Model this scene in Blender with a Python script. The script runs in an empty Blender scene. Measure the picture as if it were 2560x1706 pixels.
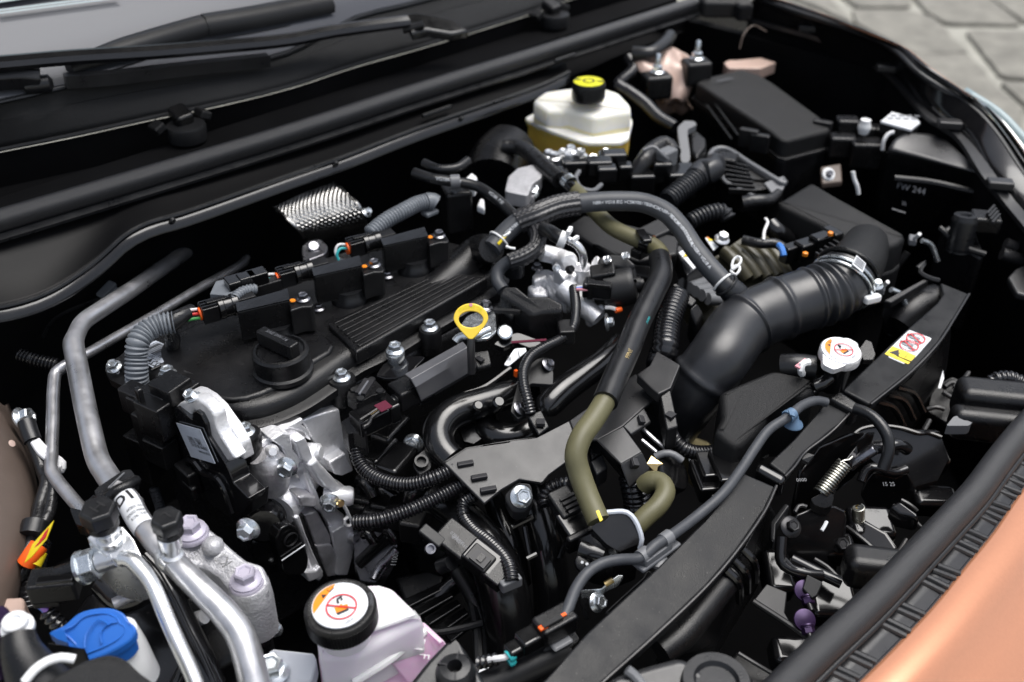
import bpy, bmesh, math, random
from mathutils import Vector as V, Matrix as M4, noise
random.seed(7)
SC = bpy.context.scene
COL = SC.collection
# ---------------------------------------------------------------- camera, sky, sun, exposure
CAM = V((-.8, -.7, .62)); PITCH = math.radians(34.5); AZ = math.radians(45); F = 2489.0
cd = bpy.data.cameras.new('camera'); cam = bpy.data.objects.new('camera', cd); COL.objects.link(cam)
cam.location = CAM; cam.rotation_euler = (math.pi/2-PITCH, 0, AZ-math.pi/2)
cd.sensor_width = 36; cd.lens = 36*F/2560; cd.clip_start = .02; cd.clip_end = 400
cd.dof.use_dof = True; cd.dof.focus_distance = 1.0; cd.dof.aperture_fstop = 3.6; cd.dof.aperture_blades = 7
SC.camera = cam
W = bpy.data.worlds.new('World'); SC.world = W; W.use_nodes = True
wn = W.node_tree; bg = wn.nodes['Background']
sky = wn.nodes.new('ShaderNodeTexSky'); sky.sky_type = 'NISHITA'; sky.sun_disc = False
SUN_EL, SUN_AZ = math.radians(76), math.radians(110)
sky.sun_elevation = SUN_EL; sky.sun_rotation = SUN_AZ; sky.air_density = 1.0; sky.dust_density = 4.0; sky.ozone_density = 1.0
hs = wn.nodes.new('ShaderNodeHueSaturation'); hs.inputs['Saturation'].default_value = .5   # overcast: the blue is washed out
wn.links.new(sky.outputs[0], hs.inputs['Color']); wn.links.new(hs.outputs[0], bg.inputs['Color'])
bg.inputs['Strength'].default_value = .072
sl = bpy.data.lights.new('sun', 'SUN'); sl.energy = 1.5; sl.angle = math.radians(50); sl.color = (1, .985, .96)
so = bpy.data.objects.new('sun', sl); COL.objects.link(so)
sd = V((math.sin(SUN_AZ)*math.cos(SUN_EL), math.cos(SUN_AZ)*math.cos(SUN_EL), math.sin(SUN_EL)))
so.rotation_euler = sd.to_track_quat('Z', 'Y').to_euler(); so.location = sd*6
SC.view_settings.view_transform = 'Standard'; SC.view_settings.look = 'None'
SC.view_settings.exposure = 1.22; SC.view_settings.gamma = 1
SC.cycles.max_bounces = 8; SC.cycles.use_denoising = True; SC.cycles.sample_clamp_indirect = 6
# ---------------------------------------------------------------- picture point -> place in the car (height z given)
HX = V((math.cos(AZ), math.sin(AZ), 0)); FW = HX*math.cos(PITCH)+V((0, 0, -math.sin(PITCH)))
RT = HX.cross(V((0, 0, 1))); UP = RT.cross(FW)
Z = V((0, 0, 1)); X = V((1, 0, 0)); Y = V((0, 1, 0))
def ray(px, py): return FW*F+RT*(px-1280)+UP*(853-py)
def P(px, py, z):
    d = ray(px, py); return CAM+d*((z-CAM.z)/d.z)
def PY(px, py, y):
    d = ray(px, py); return CAM+d*((y-CAM.y)/d.y)
def PX(px, py, x):
    d = ray(px, py); return CAM+d*((x-CAM.x)/d.x)
RO = [0, 420, 840, 1226]; CO = [0, 640, 1240, 1840]; TS = 720/2352
XT = {'A': (420, 960, 300/2352), 'B': (580, 1040, 360/2352), 'C': (620, 1240, 300/2352), 'D': (280, 820, 300/2352)}
def px(t, x, y):
    if t == 's': return x, y
    if t in XT: a = XT[t]; return a[0]+x*a[2], a[1]+y*a[2]
    return CO[int(t[1])]+x*TS, RO[int(t[0])]+y*TS
def L(s):
    """'@rc x,y,z x,y,z' - tile row/col, reading in that tile, height in mm -> list of points"""
    out = []; t = 's'
    for k in s.split():
        if k[0] == '@': t = k[1:]; continue
        a = [float(v) for v in k.split(',')]
        u, v = px(t, a[0], a[1]); out.append(P(u, v, a[2]/1000))
    return out
def LY(s, y):
    out = []; t = 's'
    for k in s.split():
        if k[0] == '@': t = k[1:]; continue
        a = [float(v) for v in k.split(',')]; out.append(PY(*px(t, a[0], a[1]), y+(a[2]/1000 if len(a) > 2 else 0)))
    return out
def LX(s, x):
    out = []; t = 's'
    for k in s.split():
        if k[0] == '@': t = k[1:]; continue
        a = [float(v) for v in k.split(',')]; out.append(PX(*px(t, a[0], a[1]), x+(a[2]/1000 if len(a) > 2 else 0)))
    return out
def pt(s): return L(s)[0]
def mid(a): 
    s = V((0, 0, 0))
    for p in a: s += p
    return s/len(a)
# ---------------------------------------------------------------- materials
MT = {}
def mat(name, col, rough=.5, metal=0., spec=.5, bump=0., bscale=300., var=0., vscale=12., coat=0., trans=0., sss=0., ssc=None, rvar=0., emit=None, ior=1.5, alpha=1., scr=0.):
    m = bpy.data.materials.new(name); m.use_nodes = True; nt = m.node_tree; b = nt.nodes['Principled BSDF']
    b.inputs['Base Color'].default_value = (*col, 1); b.inputs['Roughness'].default_value = rough; b.inputs['Metallic'].default_value = metal
    b.inputs['Specular IOR Level'].default_value = spec; b.inputs['Coat Weight'].default_value = coat; b.inputs['Coat Roughness'].default_value = .072
    b.inputs['Transmission Weight'].default_value = trans; b.inputs['IOR'].default_value = ior
    if sss:
        b.inputs['Subsurface Weight'].default_value = sss; b.inputs['Subsurface Radius'].default_value = ssc or (.01, .01, .01); b.inputs['Subsurface Scale'].default_value = 1
    N = nt.nodes.new; lk = nt.links.new
    tc = N('ShaderNodeTexCoord')
    if var or rvar:
        n = N('ShaderNodeTexNoise'); n.inputs['Scale'].default_value = vscale; n.inputs['Detail'].default_value = 5; n.inputs['Roughness'].default_value = .65
        lk(tc.outputs['Object'], n.inputs['Vector'])
        if var:
            r = N('ShaderNodeMapRange'); r.inputs[1].default_value = .3; r.inputs[2].default_value = .7; r.inputs[3].default_value = 1-var; r.inputs[4].default_value = 1+var
            lk(n.outputs[0], r.inputs[0])
            mx = N('ShaderNodeMix'); mx.data_type = 'RGBA'; mx.blend_type = 'MULTIPLY'; mx.inputs[0].default_value = 1; mx.inputs[6].default_value = (*col, 1)
            lk(r.outputs[0], mx.inputs[7]); lk(mx.outputs[2], b.inputs['Base Color'])
        if rvar:
            r = N('ShaderNodeMapRange'); r.inputs[1].default_value = .3; r.inputs[2].default_value = .7; r.inputs[3].default_value = max(.03, rough-rvar); r.inputs[4].default_value = min(1, rough+rvar)
            lk(n.outputs[0], r.inputs[0]); lk(r.outputs[0], b.inputs['Roughness'])
    if bump:
        n2 = N('ShaderNodeTexNoise'); n2.inputs['Scale'].default_value = bscale; n2.inputs['Detail'].default_value = 3
        lk(tc.outputs['Object'], n2.inputs['Vector'])
        bp = N('ShaderNodeBump'); bp.inputs['Strength'].default_value = bump; bp.inputs['Distance'].default_value = .002
        lk(n2.outputs[0], bp.inputs['Height']); lk(bp.outputs[0], b.inputs['Normal'])
    if scr:   # settled dust: sparse pale specks and soft smudges
        sp = N('ShaderNodeTexNoise'); sp.inputs['Scale'].default_value = 420; sp.inputs['Detail'].default_value = 2; lk(tc.outputs['Object'], sp.inputs['Vector'])
        sm = N('ShaderNodeTexNoise'); sm.inputs['Scale'].default_value = 18; sm.inputs['Detail'].default_value = 6; lk(tc.outputs['Object'], sm.inputs['Vector'])
        r1 = N('ShaderNodeMapRange'); r1.inputs[1].default_value = .70; r1.inputs[2].default_value = .78; lk(sp.outputs[0], r1.inputs[0])
        r2 = N('ShaderNodeMapRange'); r2.inputs[1].default_value = .5; r2.inputs[2].default_value = .8; r2.inputs[4].default_value = .045; lk(sm.outputs[0], r2.inputs[0])
        ad = N('ShaderNodeMath'); ad.operation = 'MULTIPLY_ADD'; ad.inputs[1].default_value = .35*scr; lk(r1.outputs[0], ad.inputs[0]); lk(r2.outputs[0], ad.inputs[2])
        m2 = N('ShaderNodeMix'); m2.data_type = 'RGBA'; m2.inputs[7].default_value = (.16, .155, .145, 1); lk(ad.outputs[0], m2.inputs[0])
        src = b.inputs['Base Color'].links[0].from_socket if b.inputs['Base Color'].links else None
        if src: lk(src, m2.inputs[6])
        else: m2.inputs[6].default_value = (*col, 1)
        lk(m2.outputs[2], b.inputs['Base Color'])
    if emit: b.inputs['Emission Color'].default_value = (*emit, 1); b.inputs['Emission Strength'].default_value = 1
    MT[name] = m; return m
mat('plastic', (.0055, .0055, .0062), .3, spec=.45, bump=.22, bscale=1100, rvar=.12, vscale=14, var=.45, scr=1.)
mat('plastic_grain', (.008, .0082, .009), .46, spec=.35, bump=.5, bscale=1300, rvar=.05)
mat('plastic_soft', (.012, .0123, .0135), .42, scr=.6, spec=.4, bump=.12, bscale=1500, rvar=.06, vscale=15)
mat('plastic_grey', (.02, .02, .0215), .33, scr=.6, spec=.6, bump=.1, bscale=1500, rvar=.07, vscale=30)
mat('plastic_gloss', (.005, .005, .0055), .18, spec=.7, rvar=.08, vscale=18, bump=.05, bscale=120)
mat('paint_black', (.007, .007, .008), .16, scr=.6, rvar=.06, vscale=10, coat=.3)
mat('rubber', (.010, .0105, .012), .33, var=.25, vscale=40, rvar=.08, bump=.08, bscale=700)
mat('rubber_duct', (.014, .015, .018), .38, scr=.6, spec=.65, var=.5, vscale=9, rvar=.12, bump=.05, bscale=60)
mat('rubber_hose', (.05, .054, .062), .48, spec=.45, var=.12, vscale=60, bump=.08, bscale=1800)
mat('seal_foam', (.016, .0165, .019), .42, spec=.6, bump=.4, bscale=2200, var=.15)
mat('dusty', (.008, .0086, .010), .4, scr=1.6, spec=.25, var=.85, vscale=16, rvar=.2, bump=.12, bscale=900)
mat('olive', (.115, .108, .055), .5, scr=.6, var=.14, vscale=22, bump=.05, bscale=900, rvar=.08)
mat('conduit_grey', (.16, .175, .195), .42, var=.15, vscale=50, rvar=.08)
mat('conduit_black', (.009, .009, .0105), .2, spec=.8, rvar=.06, vscale=60)
mat('tape', (.012, .012, .013), .3, bump=.6, bscale=120, rvar=.1)
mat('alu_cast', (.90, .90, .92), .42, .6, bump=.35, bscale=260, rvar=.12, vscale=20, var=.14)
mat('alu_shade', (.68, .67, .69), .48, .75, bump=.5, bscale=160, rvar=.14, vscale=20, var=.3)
mat('alu_pipe', (.58, .58, .6), .36, .85, bump=.12, bscale=90, rvar=.12, vscale=30, var=.16)
mat('alu_bright', (.84, .85, .86), .3, .9, bump=.05, bscale=200, rvar=.07, vscale=40)
mat('zinc', (.72, .76, .79), .25, .9, rvar=.1, vscale=120, var=.12)
mat('steel_dark', (.25, .25, .27), .3, 1, rvar=.1, vscale=80, var=.2)
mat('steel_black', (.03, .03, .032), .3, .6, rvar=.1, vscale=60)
mat('lavender', (.5, .47, .56), .38, .35, var=.12, vscale=90, rvar=.1)
mat('purple', (.035, .018, .06), .35, .5, var=.3, vscale=90)
mat('spring_steel', (.42, .42, .38), .33, 1, rvar=.08)
mat('brass', (.55, .42, .2), .3, 1)
mat('white_plastic', (.78, .79, .8), .4)
mat('white_label', (.68, .70, .73), .45, var=.04, vscale=60)
mat('label_grey', (.52, .56, .63), .4, var=.06, vscale=40)
mat('ink', (.015, .015, .018), .5)
mat('ink_grey', (.25, .26, .28), .5)
mat('print_white', (.55, .57, .6), .5)
mat('print_grey', (.12, .125, .14), .5)
mat('red', (.6, .02, .03), .4); mat('orange', (.85, .25, .01), .4); mat('yellow', (.8, .62, .02), .4)
mat('hot_orange', (.9, .12, .01), .4); mat('green', (.03, .25, .05), .4); mat('teal', (.03, .4, .42), .35); mat('wire_white', (.75, .75, .76), .35); mat('wire_red', (.55, .02, .02), .35); mat('wire_pink', (.7, .3, .35), .4)
mat('wire_violet', (.3, .16, .55), .35); mat('wire_blue', (.05, .2, .6), .4); mat('clip_blue', (.10, .17, .27), .4); mat('clip_grey', (.14, .145, .155), .42)
mat('dipstick_yellow', (.90, .64, .06), .36, bump=.06, bscale=500, var=.05)
mat('cap_yellow', (.72, .70, .01), .4)
mat('reservoir', (.86, .84, .76), .36, sss=.5, ssc=(.02, .018, .01), var=.03)
mat('fluid_amber', (.95, .62, .12), .3, sss=.4, ssc=(.02, .012, .003), var=.1, vscale=30)
mat('tank', (.80, .74, .81), .32, sss=.6, ssc=(.02, .014, .02), rvar=.05)
mat('tank_grey', (.46, .48, .53), .35, sss=.3, ssc=(.01, .01, .01))
mat('coolant', (.84, .46, .68), .3, sss=.5, ssc=(.02, .006, .012), var=.1, vscale=18)
mat('washer_blue', (.02, .13, .5), .33, bump=.05, bscale=400, var=.05)
mat('orange_paint', (.62, .27, .145), .2, .5, coat=1., var=.04, vscale=300)
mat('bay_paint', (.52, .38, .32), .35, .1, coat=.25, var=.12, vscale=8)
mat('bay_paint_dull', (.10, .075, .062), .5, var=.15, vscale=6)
mat('chrome', (.75, .75, .72), .08, 1)
mat('glass_sky_grey', (.11, .114, .128), .22, spec=.25)  # dark frit band: the grey of reflected sky is put into its base colour
mat('glass_clear', (.26, .33, .35), .2, spec=.3)
mat('shield', (.62, .61, .59), .3, 1, var=.25, vscale=30, rvar=.1)
mat('liner', (.006, .006, .006), .95, spec=.1)
mat('tray_brown', (.055, .05, .03), .35, var=.2, vscale=20)
mat('stone', (.185, .178, .155), .85, var=.28, vscale=9, bump=.6, bscale=60)
mat('mortar', (.30, .295, .26), .9, var=.22, vscale=5, bump=.4, bscale=80)
mat('alu_mount', (.46, .46, .48), .48, .45, bump=.5, bscale=420, var=.2, vscale=40)
mat('maroon', (.10, .012, .03), .4)
mat('shade_black', (.004, .004, .0045), .45, spec=.18)
mat('fluid_pale', (.93, .80, .45), .34, sss=.5, ssc=(.02, .014, .005), var=.06)
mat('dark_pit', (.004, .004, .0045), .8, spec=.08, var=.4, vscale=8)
mat('knit', (.028, .028, .031), .32, spec=.7, bump=.2, bscale=900)
mat('steel_satin', (.11, .11, .118), .33, .2, spec=.8, rvar=.06, vscale=14, var=.2)
mat('tank_pink', (.80, .54, .70), .32, sss=.6, ssc=(.02, .01, .016), rvar=.05)
mat('cleaner_yellow', (.45, .38, .2), .4, .6)
# ---------------------------------------------------------------- mesh helpers
ORG = {}
def mk(name, bm, m, par=None, bev=0., seg=2, ang=40, sub=0, flat=False, kind=None, solid=0.):
    bmesh.ops.recalc_face_normals(bm, faces=bm.faces)
    me = bpy.data.meshes.new(name)
    if par is None:
        xs = [v.co for v in bm.verts]; lo = V([min(c[i] for c in xs) for i in range(3)]); hi = V([max(c[i] for c in xs) for i in range(3)])
        o0 = V(((lo.x+hi.x)/2, (lo.y+hi.y)/2, lo.z))
    else: o0 = ORG[par.name]
    for v in bm.verts: v.co -= o0
    bm.to_mesh(me); bm.free()
    o = bpy.data.objects.new(name, me); COL.objects.link(o); ORG[o.name] = o0
    if par is None: o.location = o0
    else: o.parent = par
    me.materials.append(MT[m] if isinstance(m, str) else m)
    if not flat:
        me.polygons.foreach_set('use_smooth', [True]*len(me.polygons))
        if not bev and not sub: me.set_sharp_from_angle(angle=math.radians(ang))
    if solid:
        md = o.modifiers.new('s', 'SOLIDIFY'); md.thickness = solid; md.offset = 0
    if bev:
        md = o.modifiers.new('b', 'BEVEL'); md.width = bev; md.segments = seg; md.limit_method = 'ANGLE'; md.angle_limit = math.radians(32); md.harden_normals = True
    if sub:
        md = o.modifiers.new('u', 'SUBSURF'); md.levels = sub; md.render_levels = sub
    if kind: o['kind'] = kind
    return o
def tag(o, label, cat, group=None):
    o['label'] = label; o['category'] = cat
    if group: o['group'] = group
    return o
def thing(name, label, cat, loc=(0, 0, 0), group=None):
    o = bpy.data.objects.new(name, None); COL.objects.link(o); o.empty_display_size = .02
    o.location = loc; ORG[o.name] = V(loc); return tag(o, label, cat, group)
def frame(axis, ref=None):
    z = axis.normalized(); r = ref or (X if abs(z.x) < .8 else Y)
    x = (r-z*r.dot(z)).normalized(); return x, z.cross(x), z
def cr(pts, ds=.004, closed=False, vals=None):
    """Catmull-Rom through pts, resampled; returns points and interpolated vals"""
    n = len(pts)
    if n == 2: q = [pts[0].lerp(pts[1], i/8) for i in range(9)]; w = [None if vals is None else vals[0]+(vals[1]-vals[0])*i/8 for i in range(9)]
    else:
        q = []; w = []
        rng = range(n if closed else n-1)
        g = lambda i: pts[i % n] if closed else (pts[i] if 0 <= i < n else (pts[0]*2-pts[1] if i < 0 else pts[-1]*2-pts[-2]))
        for i in rng:
            a, b, c, d = g(i-1), g(i), g(i+1), g(i+2)
            t0 = 0; t1 = max(1e-5, (b-a).length**.5); t2 = t1+max(1e-5, (c-b).length**.5); t3 = t2+max(1e-5, (d-c).length**.5)
            k = max(2, int((c-b).length/ds))
            for j in range(k):
                t = t1+(t2-t1)*j/k
                A1 = a*((t1-t)/(t1-t0))+b*((t-t0)/(t1-t0)); A2 = b*((t2-t)/(t2-t1))+c*((t-t1)/(t2-t1)); A3 = c*((t3-t)/(t3-t2))+d*((t-t2)/(t3-t2))
                B1 = A1*((t2-t)/(t2-t0))+A2*((t-t0)/(t2-t0)); B2 = A2*((t3-t)/(t3-t1))+A3*((t-t1)/(t3-t1))
                q.append(B1*((t2-t)/(t2-t1))+B2*((t-t1)/(t2-t1)))
                if vals: w.append(vals[i % n]+(vals[(i+1) % n]-vals[i % n])*j/k)
                else: w.append(None)
        if not closed: q.append(pts[-1].copy()); w.append(vals[-1] if vals else None)
    return q, w
def resample(q, ds, w=None):
    s = [0]
    for a, b in zip(q, q[1:]): s.append(s[-1]+(b-a).length)
    n = max(2, int(round(s[-1]/ds))); out = []; ow = []; j = 0
    for i in range(n+1):
        t = s[-1]*i/n
        while j < len(q)-2 and s[j+1] < t: j += 1
        f = (t-s[j])/max(1e-9, s[j+1]-s[j]); out.append(q[j].lerp(q[j+1], f))
        if w and w[0] is not None: ow.append(w[j]+(w[j+1]-w[j])*f)
    return out, ow, s[-1]
def frames(q, ref=None, closed=False):
    fr = []; n = len(q); prev = None
    for i in range(n):
        t = (q[min(i+1, n-1)]-q[max(i-1, 0)]).normalized() if not closed else (q[(i+1) % n]-q[i-1]).normalized()
        if prev is None: x, y, _ = frame(t, ref or (Z if abs(t.z) < .9 else X))
        elif ref is not None: x = (ref-t*ref.dot(t)).normalized(); y = t.cross(x)
        else:
            x = (prev-t*prev.dot(t)).normalized(); y = t.cross(x)
        prev = x; fr.append((x, y, t))
    return fr
def skinrings(bm, rings, capa=True, capb=True, closed=False):
    vs = [[bm.verts.new(p) for p in r] for r in rings]; n = len(rings[0])
    for a, b in zip(vs, vs[1:]+([vs[0]] if closed else [])):
        for i in range(n): bm.faces.new((a[i], a[(i+1) % n], b[(i+1) % n], b[i]))
    if not closed:
        if capa: bm.faces.new(list(reversed(vs[0])))
        if capb: bm.faces.new(vs[-1])
    return bm
def tube(path, r, n=14, ds=.005, ring=None, amp=0., bm=None, closed=False, smooth=True, caps=True, sq=0.):
    """round tube along a path; ring = corrugation pitch, amp = its depth"""
    bm = bm or bmesh.new()
    vals = list(r) if isinstance(r, (list, tuple)) else None
    if smooth: q, w = cr(path, ds, closed, vals)
    else: q, w = path, vals or [None]*len(path)
    if ring:
        q, w, Ln = resample(q, ring/5, w); k = [-1, -.55, .9, 1, .55]
    elif smooth and not closed: q, w, Ln = resample(q, ds, w)
    fr = frames(q, None, closed); rings = []
    for i, p in enumerate(q):
        rr = w[i] if (vals and w) else r
        if ring: rr += amp*.5*(k[i % 5]-1)
        x, y, _ = fr[i]
        rings.append([p+x*(rr*math.cos(a))+y*(rr*math.sin(a)) for a in [2*math.pi*j/n for j in range(n)]])
    return skinrings(bm, rings, caps, caps, closed)
def sweep(path, prof, up=Z, ds=.01, smooth=True, closed=False, bm=None, scl=None):
    """profile [(side, up)] swept along a path, side = horizontal right of travel"""
    bm = bm or bmesh.new()
    q = cr(path, ds, closed)[0] if smooth else path
    rings = []; n = len(q)
    for i, p in enumerate(q):
        t = (q[min(i+1, n-1)]-q[max(i-1, 0)]).normalized() if not closed else (q[(i+1) % n]-q[i-1]).normalized()
        s = t.cross(up).normalized(); u = s.cross(t); k = scl(i/(n-1)) if scl else 1
        rings.append([p+s*(a*k)+u*(b*k) for a, b in prof])
    return skinrings(bm, rings, True, True, closed)
def prism(pts, h, d=None, bm=None, top=None):
    """outline pts swept by -h along d (default down); top = inset scale of the top face for a taper"""
    bm = bm or bmesh.new(); d = d or -Z
    lo = [p+d*h for p in pts]
    hi = pts if top is None else [mid(pts)+(p-mid(pts))*top for p in pts]
    n = len(pts); a = [bm.verts.new(p) for p in hi]; b = [bm.verts.new(p) for p in lo]
    bm.faces.new(a); bm.faces.new(list(reversed(b)))
    for i in range(n): bm.faces.new((a[i], b[i], b[(i+1) % n], a[(i+1) % n]))
    return bm
def rnd(pts, k=.3, n=3):
    """round the corners of an outline"""
    out = []; m = len(pts)
    for i in range(m):
        a, b, c = pts[i-1], pts[i], pts[(i+1) % m]
        p0 = b.lerp(a, k); p1 = b.lerp(c, k)
        for j in range(n+1):
            t = j/n; out.append(p0*(1-t)**2+b*(2*t*(1-t))+p1*t*t)
    return out
def box(c, sx, sy, sz, ax=None, bm=None):
    bm = bm or bmesh.new(); x, y, z = ax or (X, Y, Z)
    vs = [bm.verts.new(c+x*(sx*i/2)+y*(sy*j/2)+z*(sz*k/2)) for k in (-1, 1) for j in (-1, 1) for i in (-1, 1)]
    for f in ((0, 1, 3, 2), (4, 6, 7, 5), (0, 4, 5, 1), (2, 3, 7, 6), (0, 2, 6, 4), (1, 5, 7, 3)): bm.faces.new([vs[i] for i in f])
    return bm
def lathe(prof, c, axis=Z, n=28, bm=None, caps=True):
    bm = bm or bmesh.new(); x, y, z = frame(axis)
    rings = [[c+x*(r*math.cos(a))+y*(r*math.sin(a))+z*h for a in [2*math.pi*j/n for j in range(n)]] for r, h in prof]
    return skinrings(bm, rings, caps, caps)
def sheet(rows, bm=None):
    bm = bm or bmesh.new(); vs = [[bm.verts.new(p) for p in r] for r in rows]
    for a, b in zip(vs, vs[1:]):
        for i in range(len(a)-1): bm.faces.new((a[i], a[i+1], b[i+1], b[i]))
    return bm
def csheet(rows, nu=24, nv=10):
    """smooth grid through rows of points"""
    R = [resample(cr(r, .01)[0], 1e9)[0] if False else rs(cr(r, .01)[0], nu) for r in rows]
    cols = [rs(cr([r[i] for r in R], .005)[0], nv) for i in range(nu+1)]
    return [[cols[i][j] for i in range(nu+1)] for j in range(nv+1)]
def rs(q, n):
    s = [0]
    for a, b in zip(q, q[1:]): s.append(s[-1]+(b-a).length)
    out = []; j = 0
    for i in range(n+1):
        t = s[-1]*i/n
        while j < len(q)-2 and s[j+1] < t: j += 1
        out.append(q[j].lerp(q[j+1], (t-s[j])/max(1e-9, s[j+1]-s[j])))
    return out
def ell(c, x, y, n=20, a0=0, a1=2*math.pi): return [c+x*math.cos(a0+(a1-a0)*i/n)+y*math.sin(a0+(a1-a0)*i/n) for i in range(n if abs(a1-a0-2*math.pi) < 1e-6 else n+1)]
def poly(pts, bm=None):
    bm = bm or bmesh.new(); bm.faces.new([bm.verts.new(p) for p in pts]); return bm
BM = {}
def boltmesh(m, kind):
    if (m, kind) in BM: return BM[m, kind]
    bm = bmesh.new()
    fl = {'flange': 1.42, 'washer': 1.75, 'plain': 1.12}[kind]
    lathe([(fl*.97, -.1), (fl, .0), (fl, .14), (fl*.9, .26), (1.0, .42)], V((0, 0, 0)), n=24, bm=bm)
    b2 = [[V((r*math.cos(a), r*math.sin(a), h)) for a in [math.pi/3*j for j in range(6)]] for r, h in ((1, .3), (1, 1.15), (.86, 1.32))]
    skinrings(bm, b2, True, False)
    top = [[V((r*math.cos(a), r*math.sin(a), h)) for a in [math.pi/3*j for j in range(6)]] for r, h in ((.86, 1.32), (.66, 1.30), (.5, 1.16))]
    skinrings(bm, top, False, True)
    bmesh.ops.recalc_face_normals(bm, faces=bm.faces)
    me = bpy.data.meshes.new('bolt'); bm.to_mesh(me); bm.free(); me.materials.append(MT[m])
    me.polygons.foreach_set('use_smooth', [True]*len(me.polygons)); me.set_sharp_from_angle(angle=math.radians(28)); BM[m, kind] = me
    return me
def bolt(par, c, axis=Z, r=.0065, m='zinc', kind='flange', rot=None, name='bolt'):
    o = bpy.data.objects.new(name, boltmesh(m, kind)); COL.objects.link(o); o.parent = par
    x, y, z = frame(axis); R = M4((x, y, z)).transposed().to_4x4()
    a = random.random()*1.04 if rot is None else rot
    o.matrix_local = M4.Translation(c-ORG[par.name]) @ R @ M4.Rotation(a, 4, 'Z') @ M4.Scale(r, 4)
    return o
def text(s, c, xd, yd, h, m='print_white', par=None, name='lettering', lift=.0006, fn=None, al='CENTER', bold=0.):
    cu = bpy.data.curves.new('t', 'FONT'); cu.body = s; cu.size = 1; cu.align_x = al; cu.align_y = 'CENTER'; cu.resolution_u = 2; cu.offset = bold
    ob = bpy.data.objects.new('t', cu); me = bpy.data.meshes.new_from_object(ob); bpy.data.objects.remove(ob); bpy.data.curves.remove(cu)
    bm = bmesh.new(); bm.from_mesh(me); bpy.data.meshes.remove(me)
    xd = xd.normalized(); yd = yd.normalized(); n = xd.cross(yd)
    if fn:
        bmesh.ops.subdivide_edges(bm, edges=[e for e in bm.edges if e.calc_length() > .3], cuts=1)
        for v in bm.verts: v.co = fn(v.co.x*h, v.co.y*h)
    else:
        for v in bm.verts: v.co = c+xd*(v.co.x*h)+yd*(v.co.y*h)+n*lift
    for f in bm.faces: f.smooth = False
    o0 = ORG[par.name]; me = bpy.data.meshes.new(name)
    for v in bm.verts: v.co -= o0
    bm.to_mesh(me); bm.free(); me.materials.append(MT[m])
    o = bpy.data.objects.new(name, me); COL.objects.link(o); o.parent = par; ORG[o.name] = o0; o['kind'] = 'stuff'
    return o
def onpath(q, d0, r, toward):
    """returns fn(u,v): u along path from distance d0, v round the tube, centred on the side facing `toward`"""
    s = [0]
    for a, b in zip(q, q[1:]): s.append(s[-1]+(b-a).length)
    def fn(u, v):
        t = min(max(d0+u, 0), s[-1]-1e-6); j = 0
        while j < len(q)-2 and s[j+1] < t: j += 1
        p = q[j].lerp(q[j+1], (t-s[j])/max(1e-9, s[j+1]-s[j])); T = (q[j+1]-q[j]).normalized()
        n = (toward-T*toward.dot(T)).normalized(); b = n.cross(T); a = v/r
        return p+n*((r+.0005)*math.cos(a))+b*((r+.0005)*math.sin(a))
    return fn
CV = -FW   # towards where the photographer stands (only to choose which side of a hose carries its print)
def clampring(par, c, axis, r, m, w=.006, th=.0015, name='clamp'):
    return mk(name, lathe([(r, -w/2), (r+th, -w/2), (r+th, w/2), (r, w/2), (r, -w/2)], c, axis, 28, caps=False), m, par)
def wire(par, path, r, m, name='wire'): return mk(name, tube(path, r, 8, .003), m, par)

def dome(pts, h, r, n=4, drop=1.):
    """flat-topped moulding: outline pts with its top edge rounded over by r"""
    m = len(pts); c = mid(pts); inw = []
    ar = sum(pts[i].x*pts[(i+1) % m].y-pts[(i+1) % m].x*pts[i].y for i in range(m)); sg = 1 if ar > 0 else -1
    for i in range(m):
        t = (pts[(i+1) % m]-pts[i-1]); t.z = 0; inw.append(V((-t.y, t.x, 0)).normalized()*sg)
    rings = [[p-Z*h for p in pts]]
    for k in range(n+1):
        a = math.pi/2*k/n; rings.append([p-Z*(r*drop*(1-math.sin(a)))+w*(r*(1-math.cos(a))) for p, w in zip(pts, inw)])
    return skinrings(bmesh.new(), rings)
# ================================================================ the setting
def PP(px_, py_, p0, n):
    d = ray(px_, py_); return CAM+d*((p0-CAM).dot(n)/d.dot(n))
GZ = -.85
g = bmesh.new(); s = 150.; rows = [[V((i, j, GZ-.02)) for i in (-s, -4, 0, 1, 4, s)] for j in (-s, -4, -1, 0, 1, 4, s)]
ground = mk('ground', sheet(rows), 'mortar', flat=True); ground['kind'] = 'structure'; ground['label'] = 'pale mortar bed of the stone paving beside the car'
random.seed(3)
def paver(pts):
    c0 = mid(pts); pts = [c0+(p-c0)*1.05 for p in pts]; pts = rnd(pts, .1, 2)
    pts = [p+V((random.uniform(-.006, .006), random.uniform(-.006, .006), 0)) for p in pts]
    mk('paving_stone', prism(pts, .03), 'stone', ground, bev=.004)
for s_ in ('@03 200,-260 640,-260 760,-30 960,190 700,60 420,-40', '@03 960,80 1400,85 1600,140 1690,220 1740,300 1890,410 1450,425 1180,280 1000,180',
           '@03 1450,-40 2000,-60 2320,190 1720,180 1560,80', '@03 1890,250 2420,260 2700,420 2600,640 2180,610 2060,470', '@03 1440,450 1890,440 2010,560 2100,690 2330,880 2330,1060 1900,900 1500,640',
           '@03 800,-300 1400,-300 1420,40 1000,40 860,-60', '@03 1460,-360 2100,-360 2000,-100 1450,-90', '@03 2130,-300 2800,-300 2800,200 2380,170 2080,-40', '@03 2170,670 2700,700 2700,1200 2420,1080 2400,880'):
    t = s_.split(); paver(L(t[0]+' '+' '.join(a+',-850' for a in t[1:])))
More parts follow.
